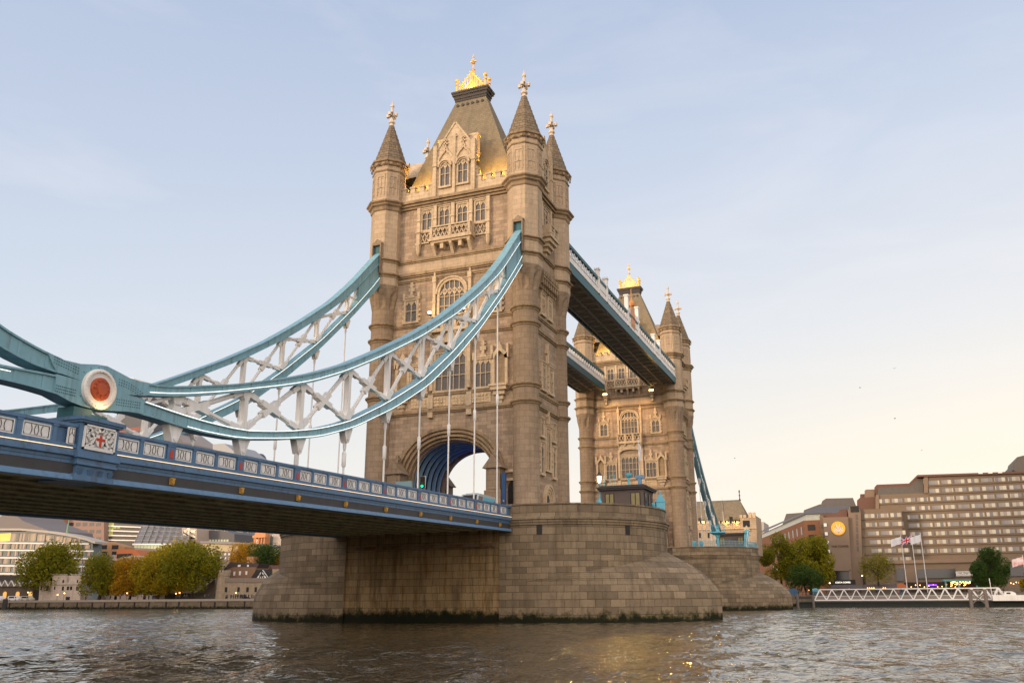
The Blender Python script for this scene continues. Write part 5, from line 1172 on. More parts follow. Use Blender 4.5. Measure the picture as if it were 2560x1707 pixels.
# second row behind
Y = 330; t = house('block with tall arched bays, low sun put into its orange colour', 'office', [(52, 1400), (52, 1290), (58, 1268), (150, 1268), (150, 1400)], Y, 12, BR, 'office_building')
wins(t, [(62+k*12, 69+k*12, 1285, 1312) for k in range(7)]+[(104, 118, 1308, 1316), (124, 138, 1308, 1316)], Y, GLS)
t = house('brown stone office block with small dark windows behind the copper spire', 'office', [(150, 1400), (150, 1272), (235, 1276), (260, 1300), (260, 1400)], Y+6, 12, mat('mauve_stone', (.30, .19, .15), .8, var=.2), 'office_building')
wins(t, [(156+k*17, 167+k*17, 1306+j*18, 1314+j*18) for k in range(6) for j in range(3)], Y+6, M['glass_b'])
t = house('grey hipped roof of a hall at the left edge', 'hall', [(-60, 1340), (-60, 1300), (0, 1290), (30, 1278), (58, 1302), (120, 1325), (120, 1345)], 260, 30, mat('grey_roof', (.19, .165, .155), .7, var=.15), 'hall')
x, z = at(167, 1338, 240); t = thing('church_spire', 'thin pale green copper church spire', 'spire', (x, 240, z)); zt = at(170, 1294, 240)[1]-z
m = MB(); m.lathe([(1.0, -6), (.95, 0), (.75, .3), (.06, zt), (.02, zt+1)], 8); m.obj('spire', mat('copper_green', (.22, .33, .22), .6), t)
Y = 340; t = house('banded office block with green lit glass and grey floor lines', 'office', [(236, 1400), (236, 1285), (362, 1300), (345, 1400)], Y, 12, mat('dark_office', (.10, .085, .07), .6), 'office_building')
for k in range(5): slab(t, 'floor_band', [(236, 1302+k*12), (236, 1299+k*12), (360-k*3, 1305+k*11), (360-k*3, 1308+k*11)], Y-.6, .6, M['panel'])
wins(t, [(270, 281, 1302, 1340)]+[(240+k*9, 246+k*9, 1314, 1320) for k in range(7)], Y, mat('green_lit', (.2, .2, .05), .4, emit=(.55, .55, .12), es=.35))
Y = 235; t = house('orange brown brick block with paired windows beside the glass office', 'building', [(234, 1512), (234, 1358), (262, 1352), (286, 1358), (312, 1366), (312, 1512)], Y, 6, mat('ochre_brick', (.36, .20, .10), .85, var=.2), 'brick_building')
wins(t, [(252+k*5.5+(k//3)*12, 256+k*5.5+(k//3)*12, y, y+10) for k in range(6) for y in (1362, 1378)], Y, M['glass_b'])
t = house('slim pale office wing with a dark glazed corner behind the yellow trees', 'building', [(248, 1512), (248, 1388), (282, 1386), (282, 1512)], 215, 20, LW, 'office_building'); wins(t, [(249, 257, 1390, 1412)], 215, M['glass_b'])
Y = 300; t = thing('glass_office', 'sloping glass roofed office with a pale green lit ground storey', 'office')
m = MB(); A = P2([(334, 1362), (470, 1362)], Y); B = P2([(366, 1300), (478, 1308)], Y+30); 
m.poly([(A[0][0], Y, A[0][1]), (A[1][0], Y, A[1][1]), (B[1][0], Y+30, B[1][1]+4), (B[0][0], Y+30, B[0][1]+4)]); m.ext(P2([(334, 1420), (334, 1362), (470, 1362), (470, 1420)], Y), lambda a, b, d: (a, Y+d, b), 0, 30); m.obj('glass_roof', mat('grey_glass', (.17, .16, .15), .35, var=.3, vs=.3, spec=.5), t)
slab(t, 'fascia', [(331, 1362), (331, 1358), (434, 1358), (434, 1362)], Y-1, 1, M['panel']); wins(t, [(336+k*8.2, 342+k*8.2, 1363, 1374) for k in range(12)], Y-.2, mat('green_pane', (.25, .27, .16), .4, emit=(.6, .62, .36), es=.35))
m = MB()
for k in range(9):
    f = k/8; p = (A[0][0]*(1-f)+A[1][0]*f, Y, A[0][1]); q = (B[0][0]*(1-f)+B[1][0]*f, Y+30, B[0][1]+4.2); m.beam(p, q, .35, .5)
for k in range(1, 7):
    f = k/7; m.beam((A[0][0]*(1-f)+B[0][0]*f, Y+30*f, A[0][1]+(B[0][1]+4.2-A[0][1])*f), (A[1][0]*(1-f)+B[1][0]*f, Y+30*f, A[1][1]+(B[1][1]+4.2-A[1][1])*f), .25, .4)
m.obj('glazing_bars', mat('bar_grey', (.28, .26, .24), .6), t)
t = house('pale striped stair tower rising beside the sloping glass office', 'tower', [(455, 1420), (455, 1302), (492, 1305), (492, 1420)], 310, 15, LW, 'stair_tower'); wins(t, [(459, 464, 1324, 1372), (469, 471, 1310, 1372), (477, 488, 1324, 1331), (477, 488, 1338, 1346), (477, 488, 1353, 1360)], 310, M['glass_b'])
Y = 320; t = house('dark barrel roofed block with a row of pale lit windows', 'office', [(476, 1420), (476, 1340), (492, 1330), (520, 1325), (560, 1326), (586, 1334), (586, 1420)], Y, 40, mat('slate_blue', (.10, .095, .10), .6), 'office_building')
wins(t, [(480+k*7.2, 484.5+k*7.2, 1348, 1353) for k in range(13)], Y, mat('green_pane_b', (.25, .27, .16), .4, emit=(.6, .62, .36), es=.3))
Y = 360; t = house('tall pale offices with dark window slots under the bridge edge', 'office', [(484, 1420), (484, 1290), (660, 1300), (660, 1420)], Y, 40, mat('pale_office', (.34, .30, .25), .8, var=.15), 'office_building'); wins(t, [(530, 533, 1310, 1330), (608, 610, 1318, 1356), (613, 615, 1318, 1356)]+[(563+k*10, 571+k*10, 1312, 1328) for k in range(3)]+[(622+k*6, 626+k*6, 1326+j*9, 1332+j*9) for k in range(3) for j in range(3)]+[(490+k*13, 500+k*13, 1312, 1324) for k in range(3)], Y, GLS)
Y = 260; t = house('long low cream flat roofed pavilion behind the trees', 'pavilion', [(504, 1420), (504, 1355), (640, 1362), (640, 1420)], Y, 20, mat('cream_wall', (.52, .42, .26), .8, var=.1), 'pavilion'); slab(t, 'roof', [(500, 1356), (500, 1352), (560, 1353), (640, 1358), (640, 1363)], Y-1, 22, mat('grey_flat', (.26, .24, .25), .7))
Y = 290; t = thing('domed_hall', 'grand columned hall with a corner pavilion coloured low sun orange and a tall niche', 'hall')
slab(t, 'wall', [(664, 1420), (664, 1326), (720, 1326), (720, 1420)], Y, 30, mat('pale_hall', (.44, .37, .31), .8, var=.15)); slab(t, 'corner_pavilion', [(634, 1420), (634, 1342), (640, 1327), (664, 1327), (664, 1420)], Y-3, 12, mat('orange_stone', (.62, .26, .11), .8, var=.2))  # orange sunlight put into the pavilion and column colour; hall wall stays pale
m = MB()
for px in (638, 646, 653, 660): (x, z0), (_, z1) = at(px, 1368, Y-4.5), at(px, 1344, Y-4.5); m.lathe([(.5, z0), (.45, z1)], 8, x, Y-4.5)
x0, z = at(634, 1344, Y-4.5); x1, _ = at(664, 1344, Y-4.5); m.box(x0-.3, x1+.3, Y-5.2, Y-3, z, z+1.2); m.obj('columns', mat('sun_orange_stone_b', (.60, .28, .13), .8), t)
x0, z0 = at(674, 1372, Y); x1, z1 = at(684, 1336, Y); m = MB(); m.ext(pointed(x0, x1, z0, z1, z1-1.2), lambda a, b, d: (a, Y-d, b), 0, .2); m.obj('niche', GLS, t)
wins(t, [(639+k*7, 642+k*7, 1347, 1366) for k in range(3)], Y-3, M['glass_b'])
t = house('rust orange sloping hall roof among the trees', 'hall', [(284, 1512), (292, 1372), (336, 1373), (350, 1386), (350, 1512)], 190, 14, mat('rust_roof', (.40, .13, .05), .8, var=.2), 'hall'); wins(t, [(293, 330, 1384, 1394)], 190, M['glass_b'])
t = house('low grey roofed range with white dormers between the rust roof and the trees', 'building', [(284, 1512), (284, 1398), (330, 1388), (375, 1388), (375, 1512)], 186, 10, LW, 'building'); wins(t, [(308+k*16, 318+k*16, 1399, 1408) for k in range(4)], 186, M['white'])
t = house('long slate grey roofed depot beyond the yellow trees', 'depot', [(330, 1420), (330, 1368), (400, 1372), (455, 1378), (455, 1420)], 270, 20, mat('depot_grey', (.19, .17, .15), .7), 'depot')
t = house('grey stone barracks with two rows of pale windows and roof battlements', 'barracks', [(540, 1512), (540, 1378), (600, 1378), (600, 1512)], 225, 20, mat('barrack_stone', (.24, .19, .16), .85), 'barracks'); wins(t, [(551+k*10, 555+k*10, y, y+5) for k in range(5) for y in (1382, 1392)], 225, M['panel'])
# arcade with white zigzag gables, vans in front
Y = 160; t = thing('gabled_arcade', 'dark arcade with a row of white edged pointed gables at the left edge', 'arcade')
slab(t, 'wall', [(-60, 1500), (-60, 1450), (83, 1452), (83, 1500)], Y, 8, mat('dark_brick', (.13, .095, .07), .85, var=.2)); slab(t, 'roof', [(-60, 1453), (-55, 1436), (76, 1438), (84, 1454)], Y+1, 6, mat('dark_slate', (.075, .062, .055), .7))
for k in range(8):
    c = -35+k*16; m = MB(); a, b, d_ = at(c-8, 1465, Y-.5), at(c, 1449.5+k*.25, Y-.5), at(c+8, 1465, Y-.5)
    m.ext([a, d_, (d_[0]-.2, d_[1]+1), b, (a[0]+.2, a[1]+1)], lambda p, q, d: (p, Y-.5+d, q), 0, .4); g_ = m.obj('gable', mat('gable_stone', (.24, .19, .145), .8) if k == 0 else g_.data.materials[0], t)
    m = MB()
    for p, q in ((a, b), (b, d_)): m.beam((p[0], Y-.6, p[1]), (q[0], Y-.6, q[1]), .3, .38, (0, 1, 0))
    m.obj('gable_edge', M['white'], g_)
    if k % 2: x, z = at(c, 1478, Y-.1); x1 = at(c+7, 1478, Y)[0]; z0 = at(c, 1494, Y)[1]; m = MB(); m.ext(pointed(x-.9, x+.9, z0, z, z-.8), lambda p, q, d: (p, Y-d, q), 0, .2); m.obj('lit_arch', M['lampd'], t)
def van(px0, px1, Y, col, label, top=1489):
    x0, z = at(px0, 1499, Y); x1 = at(px1, 1499, Y)[0]; L = x1-x0; h = at(px0, top, Y)[1]-GL
    t = thing('parked_van', label, 'van', (x0, Y, GL), 0, 'vans parked before the arcade')
    m = MB(); m.ext([(0, .35), (0, h*.85), (.25, h), (L*.72, h), (L*.86, h*.62), (L, h*.5), (L, .35)], lambda a, b, d: (a, d, b), -.95, .95); m.obj('body', col, t)
    m = MB(); m.ext([(L*.70, h*.62), (L*.71, h*.92), (L*.84, h*.62)], lambda a, b, d: (a, d, b), -.97, -.955); m.box(L*.12, L*.62, -.97, -.955, h*.6, h*.88); m.obj('window', M['glass_b'], t)
    for a in (.2, .8):
        for s_ in (-1, 1): m = MB(); m.T = lambda p, q, r, a=a, s_=s_: (L*a+p, s_*.85+r, .34+q); m.lathe([(.34, -.1), (.34, .1)], 12); m.obj('wheel', M['black'], t)
van(24, 50, 147, M['white'], 'white parked van, second from the left by the arcade'); van(56, 81, 147, mat('cream_van', (.50, .47, .38), .5), 'cream parked van nearest the small white castle'); van(-14, 8, 147, M['white'], 'white parked van cut by the left edge')
# small white castle gatehouse
M['lime'] = stone('limewashed_stone', (.62, .50, .40), (.54, .43, .345), (.30, .24, .19), 1.0, .5, .01, .2, .3, bump=.3)
Y = 152; t = thing('castle_gatehouse', 'small pale castle gatehouse with twin battlemented towers on the quay', 'castle')
slab(t, 'wall', [(131, 1502), (131, 1438), (167, 1438), (167, 1455), (172, 1455), (172, 1438), (204, 1438), (200, 1502)], Y, 3.5, M['lime']); slab(t, 'side_tower', [(96, 1502), (100, 1452), (131, 1452), (131, 1502)], Y+1, 2.5, M['lime'])
m = MB()
for k in range(8):
    a = 131+k*9.4
    if 163 < a+3 < 172: continue
    x0, z0 = at(a, 1438, Y); x1, z1 = at(a+5.5, 1434, Y); m.box(x0, x1, Y-.1, Y+.8, z0, z1)
x0, z0 = at(131, 1462, Y); x1, z1 = at(203, 1460, Y); m.box(x0-.1, x1+.1, Y-.2, Y+.1, z0, z1+.05); m.obj('battlement', M['quay_top'], t)
wins(t, [(136, 138, 1465, 1473), (157, 160, 1449, 1456), (156, 159, 1465, 1475), (168, 172, 1465, 1474), (176, 180, 1465, 1474), (191, 194, 1465, 1475), (193, 195, 1449, 1456), (102, 104, 1465, 1474), (117, 119, 1464, 1474)], Y, M['black'])
wins(t, [(165, 174, 1491, 1500)], Y, M['black'], 'gate')
# fortress: round tower and curtain wall
Y = 150; t = thing('fortress_wall', 'sandy fortress curtain wall with slit windows and a low water gate arch', 'fortress wall')
M['fort'] = stone('fortress_stone', (.37, .285, .19), (.31, .24, .16), (.22, .17, .12), .9, .45, .012, .2, .4, bump=.3)
slab(t, 'wall', [(556, 1503), (560, 1452), (720, 1454), (720, 1503)], Y, 4, M['fort']); slab(t, 'battlement', [(560, 1455), (561, 1444), (675, 1444), (675, 1455)], Y-.2, 1, mat('grey_parapet', (.22, .175, .14), .85, var=.2))
wins(t, [(562+k, 562+k+1.8, 1467, 1479) for k in (1, 4, 32, 35, 54.5, 57.5, 75, 78)], Y, M['black'], 'slit_window')
x0, z0 = at(606, 1501, Y); x1, z1 = at(630, 1492, Y); m = MB(); m.ext(sup((x1-x0)/2+.5, (z1-GL)*1.25+.4, GL, 12, 2)[::-1], lambda a, b, d: (a+(x0+x1)/2, Y-d, b), 0, .3); f = m.obj('arch', M['quay_top'], t); m = MB(); m.ext(sup((x1-x0)/2, (z1-GL)*1.2, GL, 12, 2)[::-1], lambda a, b, d: (a+(x0+x1)/2, Y-d, b), .3, .4); m.obj('arch_opening', M['black'], f)
x, z = at(549, 1498, 150); r_ = (at(562, 1470, 150)[0]-at(538, 1470, 150)[0])/2; zt = at(550, 1424, 150)[1]; zm = at(550, 1437, 150)[1]
t = thing('round_tower', 'round battlemented fortress tower left of the sandy curtain wall', 'tower', (x, 151, GL-.3)); h = zt-GL; hm = zm-GL
m = MB(); m.lathe([(r_*1.12, 0), (r_, hm), (r_*1.08, hm+.1), (r_*1.08, h-.5), (r_*.9, h-.5)], 20, sm=False); m.obj('wall', M['fort'], t)
m = MB()
for k in range(12): a = k*PI/6; m.beam((r_*math.cos(a), r_*math.sin(a), h-.5), (r_*math.cos(a), r_*math.sin(a), h+.2), r_*.28, r_*.16, (math.cos(a), math.sin(a), 0))
m.obj('battlement', M['quay_top'], t)
t = house('sloping stone wall running down behind the trees from the round tower', 'wall', [(440, 1503), (480, 1488), (538, 1447), (540, 1503)], 156, 2, mat('mauve_wall', (.30, .23, .175), .85, var=.15), 'fortress_wall')
t = house('tall mauve stone inner wall showing between the quay trees', 'wall', [(395, 1503), (395, 1428), (470, 1420), (556, 1416), (556, 1503)], 170, 2, mat('inner_wall', (.26, .195, .15), .85, var=.2), 'fortress_wall')
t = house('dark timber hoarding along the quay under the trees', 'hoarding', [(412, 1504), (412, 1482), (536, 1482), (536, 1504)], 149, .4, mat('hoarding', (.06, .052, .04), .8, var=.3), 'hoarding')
t = house('red brown gabled house with white windows behind the curtain wall', 'house', [(564, 1503), (564, 1424), (583, 1417), (640, 1417), (632, 1450), (632, 1503)], 158, 7, mat('brown_brick', (.25, .145, .085), .85, var=.2), 'house'); wins(t, [(584, 588, 1428, 1438), (598, 602, 1427, 1437), (614, 618, 1427, 1436)], 158, M['white']); slab(t, 'roof', [(558, 1424), (575, 1404), (648, 1408), (642, 1419), (583, 1418), (566, 1426)], 158.5, 6, mat('dark_tiles', (.075, .055, .05), .8, var=.3)); wins(t, [(595, 601, 1411, 1416), (618, 622, 1411, 1416)], 158.4, M['white'], 'dormer')
t = thing('timbered_house', 'black and white half timbered gable with a dark roof', 'house'); Y = 156
slab(t, 'roof', [(626, 1446), (640, 1424), (690, 1422), (700, 1446)], Y+1, 6, M['black']); slab(t, 'gable_wall', [(640, 1444), (654, 1424), (668, 1444)], Y, 1, M['panel'])
m = MB()
for a, b in (((640, 1444), (654, 1424)), ((654, 1424), (668, 1444)), ((646, 1436), (662, 1436)), ((654, 1426), (654, 1444)), ((648, 1444), (654, 1432)), ((660, 1444), (654, 1432))): p, q = at(*a, Y-.1), at(*b, Y-.1); m.beam((p[0], Y-.1, p[1]), (q[0], Y-.1, q[1]), .2, .25, (0, 1, 0))
m.obj('timber_frame', M['black'], t)
t = house('two squat brick chimneys on a dark roof behind the timbered gable', 'house', [(640, 1503), (640, 1422), (649, 1422), (649, 1412), (662, 1412), (662, 1420), (670, 1420), (670, 1412), (680, 1412), (680, 1503)], 166, 5, mat('chimney_brick', (.20, .10, .075), .85), 'house')
t = house('sandy square wall tower beside the pier edge', 'tower', [(679, 1503), (681, 1422), (720, 1421), (720, 1503)], 153, 8, M['fort'], 'wall_tower'); wins(t, [(686, 688, 1437, 1440)], 153, M['black'])
t = house('small orange gabled house front between the autumn trees', 'house', [(617, 1420), (617, 1391), (634, 1390), (634, 1420)], 200, 6, mat('orange_house', (.50, .24, .11), .85), 'house')
# towers of the city seen between the chains
Y = 620
t = house('dark banded high rise standing behind the white struts', 'high rise', [(292, 1320), (292, 941), (333, 949), (333, 1034), (376, 1040), (376, 1320)], Y, 60, mat('high_rise', (.085, .088, .10), .6, var=.3, vs=.1), 'high_rise')
wins(t, [(296, 350, 1072, 1076)], Y, mat('red_band', (.25, .08, .06), .6), 'window_band'); slab(t, 'roof_louvre', [(290, 950), (290, 938), (334, 945), (334, 955)], Y-2, 64, M['panel'])
t = house('high rise with a slanted striped roof behind the lower chain', 'high rise', [(372, 1320), (372, 1085), (400, 1060), (462, 1105), (462, 1320)], Y+30, 60, mat('grey_tower', (.30, .26, .23), .6, var=.2, vs=.1), 'high_rise')
t = house('grey fronted high rise with a wedge top above the parapet', 'high rise', [(532, 1320), (532, 1110), (560, 1108), (590, 1132), (590, 1320)], Y, 50, mat('grey_tower_b', (.30, .31, .32), .5), 'high_rise')
x, z = at(621, 1160, 700); zt = at(621, 1127, 700)[1]; r_ = at(636, 1150, 700)[0]-x
t = thing('high_rise', 'dark ribbed dome of a rounded high rise just above the parapet', 'high rise', (x, 720, GL)); m = MB(); H_ = zt-GL
m.lathe([(r_*.9, 0), (r_, H_*.5), (r_*1.02, H_-r_*1.4), (r_*.92, H_-r_*.9), (r_*.7, H_-r_*.42), (r_*.4, H_-r_*.12), (.05, H_)], 20); m.obj('shell', mat('dome_glass', (.09, .085, .09), .4, var=.4, vs=.15), t)
# mooring pile
x, z = at(11, 1517, 132); t = thing('mooring_pile', 'dark timber mooring pile in the water at the left edge', 'pile', (x, 132, -2)); m = MB(); m.lathe([(.85, 0), (.8, 5.2), (.7, 5.4)], 10); m.obj('pile', mat('wet_timber', (.05, .045, .04), .6), t)
# ------- right bank: gatehouse of the bridge
Y = 150; t = thing('bridge_gatehouse', 'pale stone gatehouse with a steep lead roof and battlements at the bridge end', 'gatehouse'); p_ = lambda a, b: (1720+a/4.61, 1060+b/4.61)
slab(t, 'wall', [p_(60, 1500), p_(60, 1140), p_(600, 1140), p_(600, 1080), p_(690, 1075), p_(700, 1045), p_(780, 1050), p_(790, 1200), p_(800, 1500)], Y, 12, M['upper'])
m = MB(); A = P2([p_(30, 1150), p_(690, 1055)], Y+1); x0, z0 = at(*p_(40, 1130), Y+1); x1, z1 = at(*p_(690, 1055), Y+1); xa, za = at(*p_(80, 890), Y+4); xb, zb_ = at(*p_(590, 872), Y+4)
m.poly([(x0, Y+1, z0), (x1, Y+1, z1-1), (xb, Y+5, zb_), (xa, Y+5, zb_)]); m.poly([(x1, Y+1, z1-1), (x1, Y+10, z1-1), (xb, Y+5.5, zb_)]); m.poly([(x0, Y+10, z0), (x1, Y+10, z1-1), (xb, Y+5.5, zb_), (xa, Y+5.5, zb_)][::-1]); m.obj('roof', M['slate'], t)
m = MB(); m.beam((xa, Y+5.2, zb_), (xb+.3, Y+5.2, zb_), .3, .3); m.lathe([(.3, zb_), (.12, zb_+.6), (.12, zb_+1.2), (.3, zb_+1.3), (.12, zb_+1.5), (.1, zb_+2.2), (.25, zb_+2.3), (.02, zb_+3.0)], 8, xb, Y+5.2); m.obj('ridge_finial', M['iron_dark'], t)
m = MB()
for k in range(9):
    a = 100+k*58
    if a > 590: break
    x0, z0 = at(*p_(a, 1145), Y); x1, z1 = at(*p_(a+34, 1118), Y); m.box(x0, x1, Y-.2, Y+.6, z0, z1)
for a in (596, 640, 700, 745): x0, z0 = at(*p_(a, 1080), Y); x1, z1 = at(*p_(a+28, 1045 if a < 690 else 1015), Y); m.box(x0, x1, Y-.2, Y+.8, z0, z1)
x0, z0 = at(*p_(60, 1215), Y); x1, z1 = at(*p_(790, 1195), Y); m.box(x0, x1, Y-.3, Y, z0, z1-.1); m.obj('battlement', M['carved'], t)
def pr_(L): return [(1720+a/4.61, 1720+b/4.61, 1060+c/4.61, 1060+d/4.61) for a, b, c, d in L]
wins(t, pr_([(475, 520, 1065, 1140), (120, 160, 1080, 1130), (630, 715, 1110, 1180), (125, 150, 1250, 1310), (225, 250, 1250, 1310), (640, 690, 1245, 1300)]), Y, M['glass_b'])
x, z = at(*p_(675, 1165), Y); m = MB(); m.ext([(x-1.0, z-1.5), (x+1.0, z-1.5), (x, z)], lambda a, b, d: (a, Y-d, b), 0, .5); m.obj('gable', M['carved'], t)
for a, b in ((440, 1130), (555, 1130), (170, 1125)): x, z = at(*p_(a, b), Y-.5); lamp('POINT', (x, Y-.4, z), 90, WARM, .15)
xf, zf = at(*p_(408, 1110), 146); flagpole('white flagpole with a furled dark flag before the gatehouse roof', (xf, 146, zf-1), at(*p_(385, 850), 146)[1]-zf+1, (.5, 3.2), mat('dark_flag', (.05, .05, .07), .8), True)
tag(slab(None, 'high_rise', [p_(795, 1300), p_(805, 1180), p_(810, 1125), p_(875, 1125), p_(880, 1300)], 330, 20, mat('far_block', (.42, .37, .33), .8)), 'slim pale block far beyond the gatehouse corner', 'building')
# ------- brick building and roofs left of the hotel
q_ = lambda a, b: (1840+a/3.2667, 1100+b/3.2667)
M['brick'] = stone('orange_brick', (.245, .112, .058), (.205, .094, .05), (.15, .09, .06), .5, .18, .015, .15, .2, bump=.2)
t = thing('brick_building', 'orange brick block with arched windows and a grey glazed top floor', 'building')
Ya, Yb = 205, 300; c0 = at(*q_(555, 655), Ya); c1 = at(*q_(170, 820), Yb); e1 = at(*q_(700, 655), Ya)
zt = c0[1]; m = MB()
m.poly([(c0[0], Ya, 0), (e1[0]+6, Ya, 0), (e1[0]+6, Ya, zt), (c0[0], Ya, zt)]); m.poly([(c1[0], Yb, 0), (c0[0], Ya, 0), (c0[0], Ya, zt), (c1[0], Yb, zt)]); m.poly([(c1[0], Yb, zt), (c0[0], Ya, zt), (e1[0]+6, Ya, zt), (e1[0]+6, Yb, zt)]); m.obj('wall', M['brick'], t)
m = MB(); z2 = at(*q_(620, 600), Ya)[1]
m.poly([(c0[0]+.6, Ya+.6, zt), (e1[0]+6, Ya+.6, zt), (e1[0]+6, Ya+.6, z2), (c0[0]+.6, Ya+.6, z2)]); m.poly([(c1[0]+.6, Yb, zt), (c0[0]+.6, Ya+.6, zt), (c0[0]+.6, Ya+.6, z2), (c1[0]+.6, Yb, z2)]); m.obj('glazed_storey', mat('pale_glazing', (.40, .42, .38), .3, var=.3), t)
m = MB(); zr = at(*q_(800, 530), Ya+4)[1]
m.poly([(c1[0]-.5, Yb, z2), (c0[0]-.3, Ya-.3, z2), (c0[0]+3.5, Ya+9, zr), (c1[0]+4, Yb, zr)]); m.poly([(c0[0]-.3, Ya-.3, z2), (e1[0]+12, Ya-.3, z2), (e1[0]+12, Ya+9, zr), (c0[0]+3.5, Ya+9, zr)]); m.obj('roof', mat('grey_slates', (.115, .105, .10), .6, var=.25), t)
f_ = m
wins(t, [(*[1840+a/3.2667 for a in (583, 650)], *[1100+b/3.2667 for b in (690, 735)]), (*[1840+a/3.2667 for a in (592, 658)], *[1100+b/3.2667 for b in (772, 815)])], Ya, M['black'], 'arched_window')
dv = Vector((c1[0]-c0[0], Yb-Ya, 0)).normalized(); L_ = Vector((c1[0]-c0[0], Yb-Ya, 0)).length
for k in range(9):
    for zz in (zt-4.2, zt-9.5, zt-14.5):
        p = Vector((c0[0], Ya, zz))+dv*(5+k*7.2)-Vector((dv.y, -dv.x, 0))*-.05; m = MB(); nrm = Vector((-dv.y, dv.x, 0)); nrm = nrm if nrm.y < 0 else -nrm
        fn = lambda a, b, d: tuple(p+dv*a+Vector((0, 0, b))+nrm*d); m.ext(pointed(-1.0, 1.0, 0, 2.6, 2.0), fn, 0, .1); m.obj('window', M['glass_b'], t)
M['roofg'] = mat('ridge_slates', (.12, .108, .10), .6, var=.25)
for L, Y_, lb in (([(690, 535), (705, 495), (735, 475), (955, 470), (978, 528), (978, 600), (690, 600)], 235, 'dark mansard roof with a brown plant box above the brick block'), ([(545, 620), (555, 570), (690, 520), (700, 640)], 245, 'stepped grey roof between the mansard and the brick block'), ([(375, 700), (410, 600), (545, 590), (560, 700)], 275, 'far end grey hipped roof of the brick range')):
    tag(slab(None, 'slate_roof', [q_(*p) for p in L], Y_, 16, M['roofg']), lb, 'roof')
# ------- the hotel
YH = 200; M['hotel'] = mat('brown_concrete', (.19, .140, .096), .85, var=.14, vs=.5, bump=.2, bs=2); M['hotel_l'] = mat('tan_concrete', (.225, .160, .112), .85, var=.12, vs=.5)
M['hotel_d'] = mat('dark_cladding', (.115, .10, .085), .6, var=.3, vs=1.5); M['hotel_r'] = mat('red_brown_panels', (.145, .078, .056), .8, var=.2)
t = thing('hotel_building', 'large stepped brown concrete hotel with long rows of pale windows', 'hotel')
slab(t, 'main_wing', [q_(1165, 1240), q_(1165, 445), q_(1565, 430), q_(1560, 285), q_(2700, 245), q_(2700, 1240)], YH, 40, M['hotel'])
slab(t, 'roof_edge', [q_(1480, 300), q_(1480, 283), q_(2700, 241), q_(2700, 258)], YH-.8, 4, M['hotel_r']); slab(t, 'stair_block', [q_(1140, 445), q_(1130, 385), q_(1150, 362), q_(1412, 352), q_(1480, 284), q_(1530, 284), q_(1530, 445)], YH+2, 30, M['hotel_r']); slab(t, 'dark_glazing', [q_(1158, 446), q_(1158, 388), q_(1420, 376), q_(1485, 318), q_(1530, 318), q_(1530, 446)], YH+1.2, 4, M['hotel_d'])
slab(t, 'end_wall', [q_(1535, 432), q_(1535, 287), q_(1568, 285), q_(1568, 430)], YH-.4, 3, M['hotel_l']); slab(t, 'end_wall', [q_(1140, 560), q_(1140, 446), q_(1168, 445), q_(1168, 560)], YH-.4, 3, M['hotel_l'])
slab(t, 'rear_block', [q_(1050, 600), q_(1050, 412), q_(1062, 402), q_(1130, 400), q_(1135, 600)], YH+3, 20, M['hotel_l']); slab(t, 'red_block', [q_(988, 600), q_(988, 490), q_(1012, 470), q_(1140, 460), q_(1140, 600)], YH+2, 20, M['hotel_r']); slab(t, 'red_block', [q_(1012, 500), q_(1014, 440), q_(1075, 437), q_(1075, 500)], YH+5, 16, M['hotel_r'])
slab(t, 'middle_wing', [q_(1010, 1240), q_(1010, 565), q_(1352, 556), q_(1372, 1240)], YH-7, 8, M['hotel'])
slab(t, 'service_tower', [q_(930, 1240), q_(916, 570), q_(930, 535), q_(1000, 533), q_(1018, 590), q_(1040, 1240)], YH-8.5, 9, M['hotel_l']); wins(t, [(*[1840+a/3.2667 for a in (932, 1006)], *[1100+b/3.2667 for b in (538, 585)])], YH-8.6, M['black'], 'roof_light'); wins(t, [(1840+(975+k*2.2)/3.2667, 1840+(993+k*2.2)/3.2667, 1100+(605+k*52)/3.2667, 1100+(645+k*52)/3.2667) for k in range(6)], YH-8.6, M['glass'], 'stair_window')
slab(t, 'pylon', [q_(762, 1065), q_(705, 630), q_(915, 625), q_(945, 1065)], YH-10, 11, M['hotel_l']); slab(t, 'pylon_top', [q_(690, 640), q_(686, 605), q_(830, 590), q_(850, 565), q_(905, 560), q_(912, 640)], YH-7, 8, M['hotel_r'])
slab(t, 'balcony_stack', [q_(740, 1040), q_(680, 620), q_(712, 610), q_(770, 1040)], YH-8, 8, M['hotel'])
for k in range(5): b = 690+k*72; a = 690+k*9; wins(t, [(1840+a/3.2667, 1840+(a+26)/3.2667, 1100+b/3.2667, 1100+(b+26)/3.2667)], YH-8.1, M['hotel_d'], 'balcony_recess'); wins(t, [(1840+(a+26)/3.2667, 1840+(a+52)/3.2667, 1100+(b-12)/3.2667, 1100+(b+14)/3.2667)], YH-10.3, M['panel'], 'window')
for s_ in (0, 1): a = 775+s_*152; slab(t, 'pillar', [q_(a, 1240), q_(a-4, 1060), q_(a+22-4, 1060), q_(a+22, 1240)], YH-10, 4, M['hotel_l'])
slab(t, 'entrance_recess', [q_(795, 1150), q_(792, 1066), q_(932, 1066), q_(938, 1150)], YH-7, 1, M['glass_b'])
slab(t, 'podium', [q_(1060, 1240), q_(1060, 990), q_(2700, 955), q_(2700, 1240)], YH-11, 12, M['hotel']); slab(t, 'podium_parapet', [q_(1060, 1012), q_(1060, 985), q_(2700, 948), q_(2700, 980)], YH-11.6, 1, M['hotel_l'])
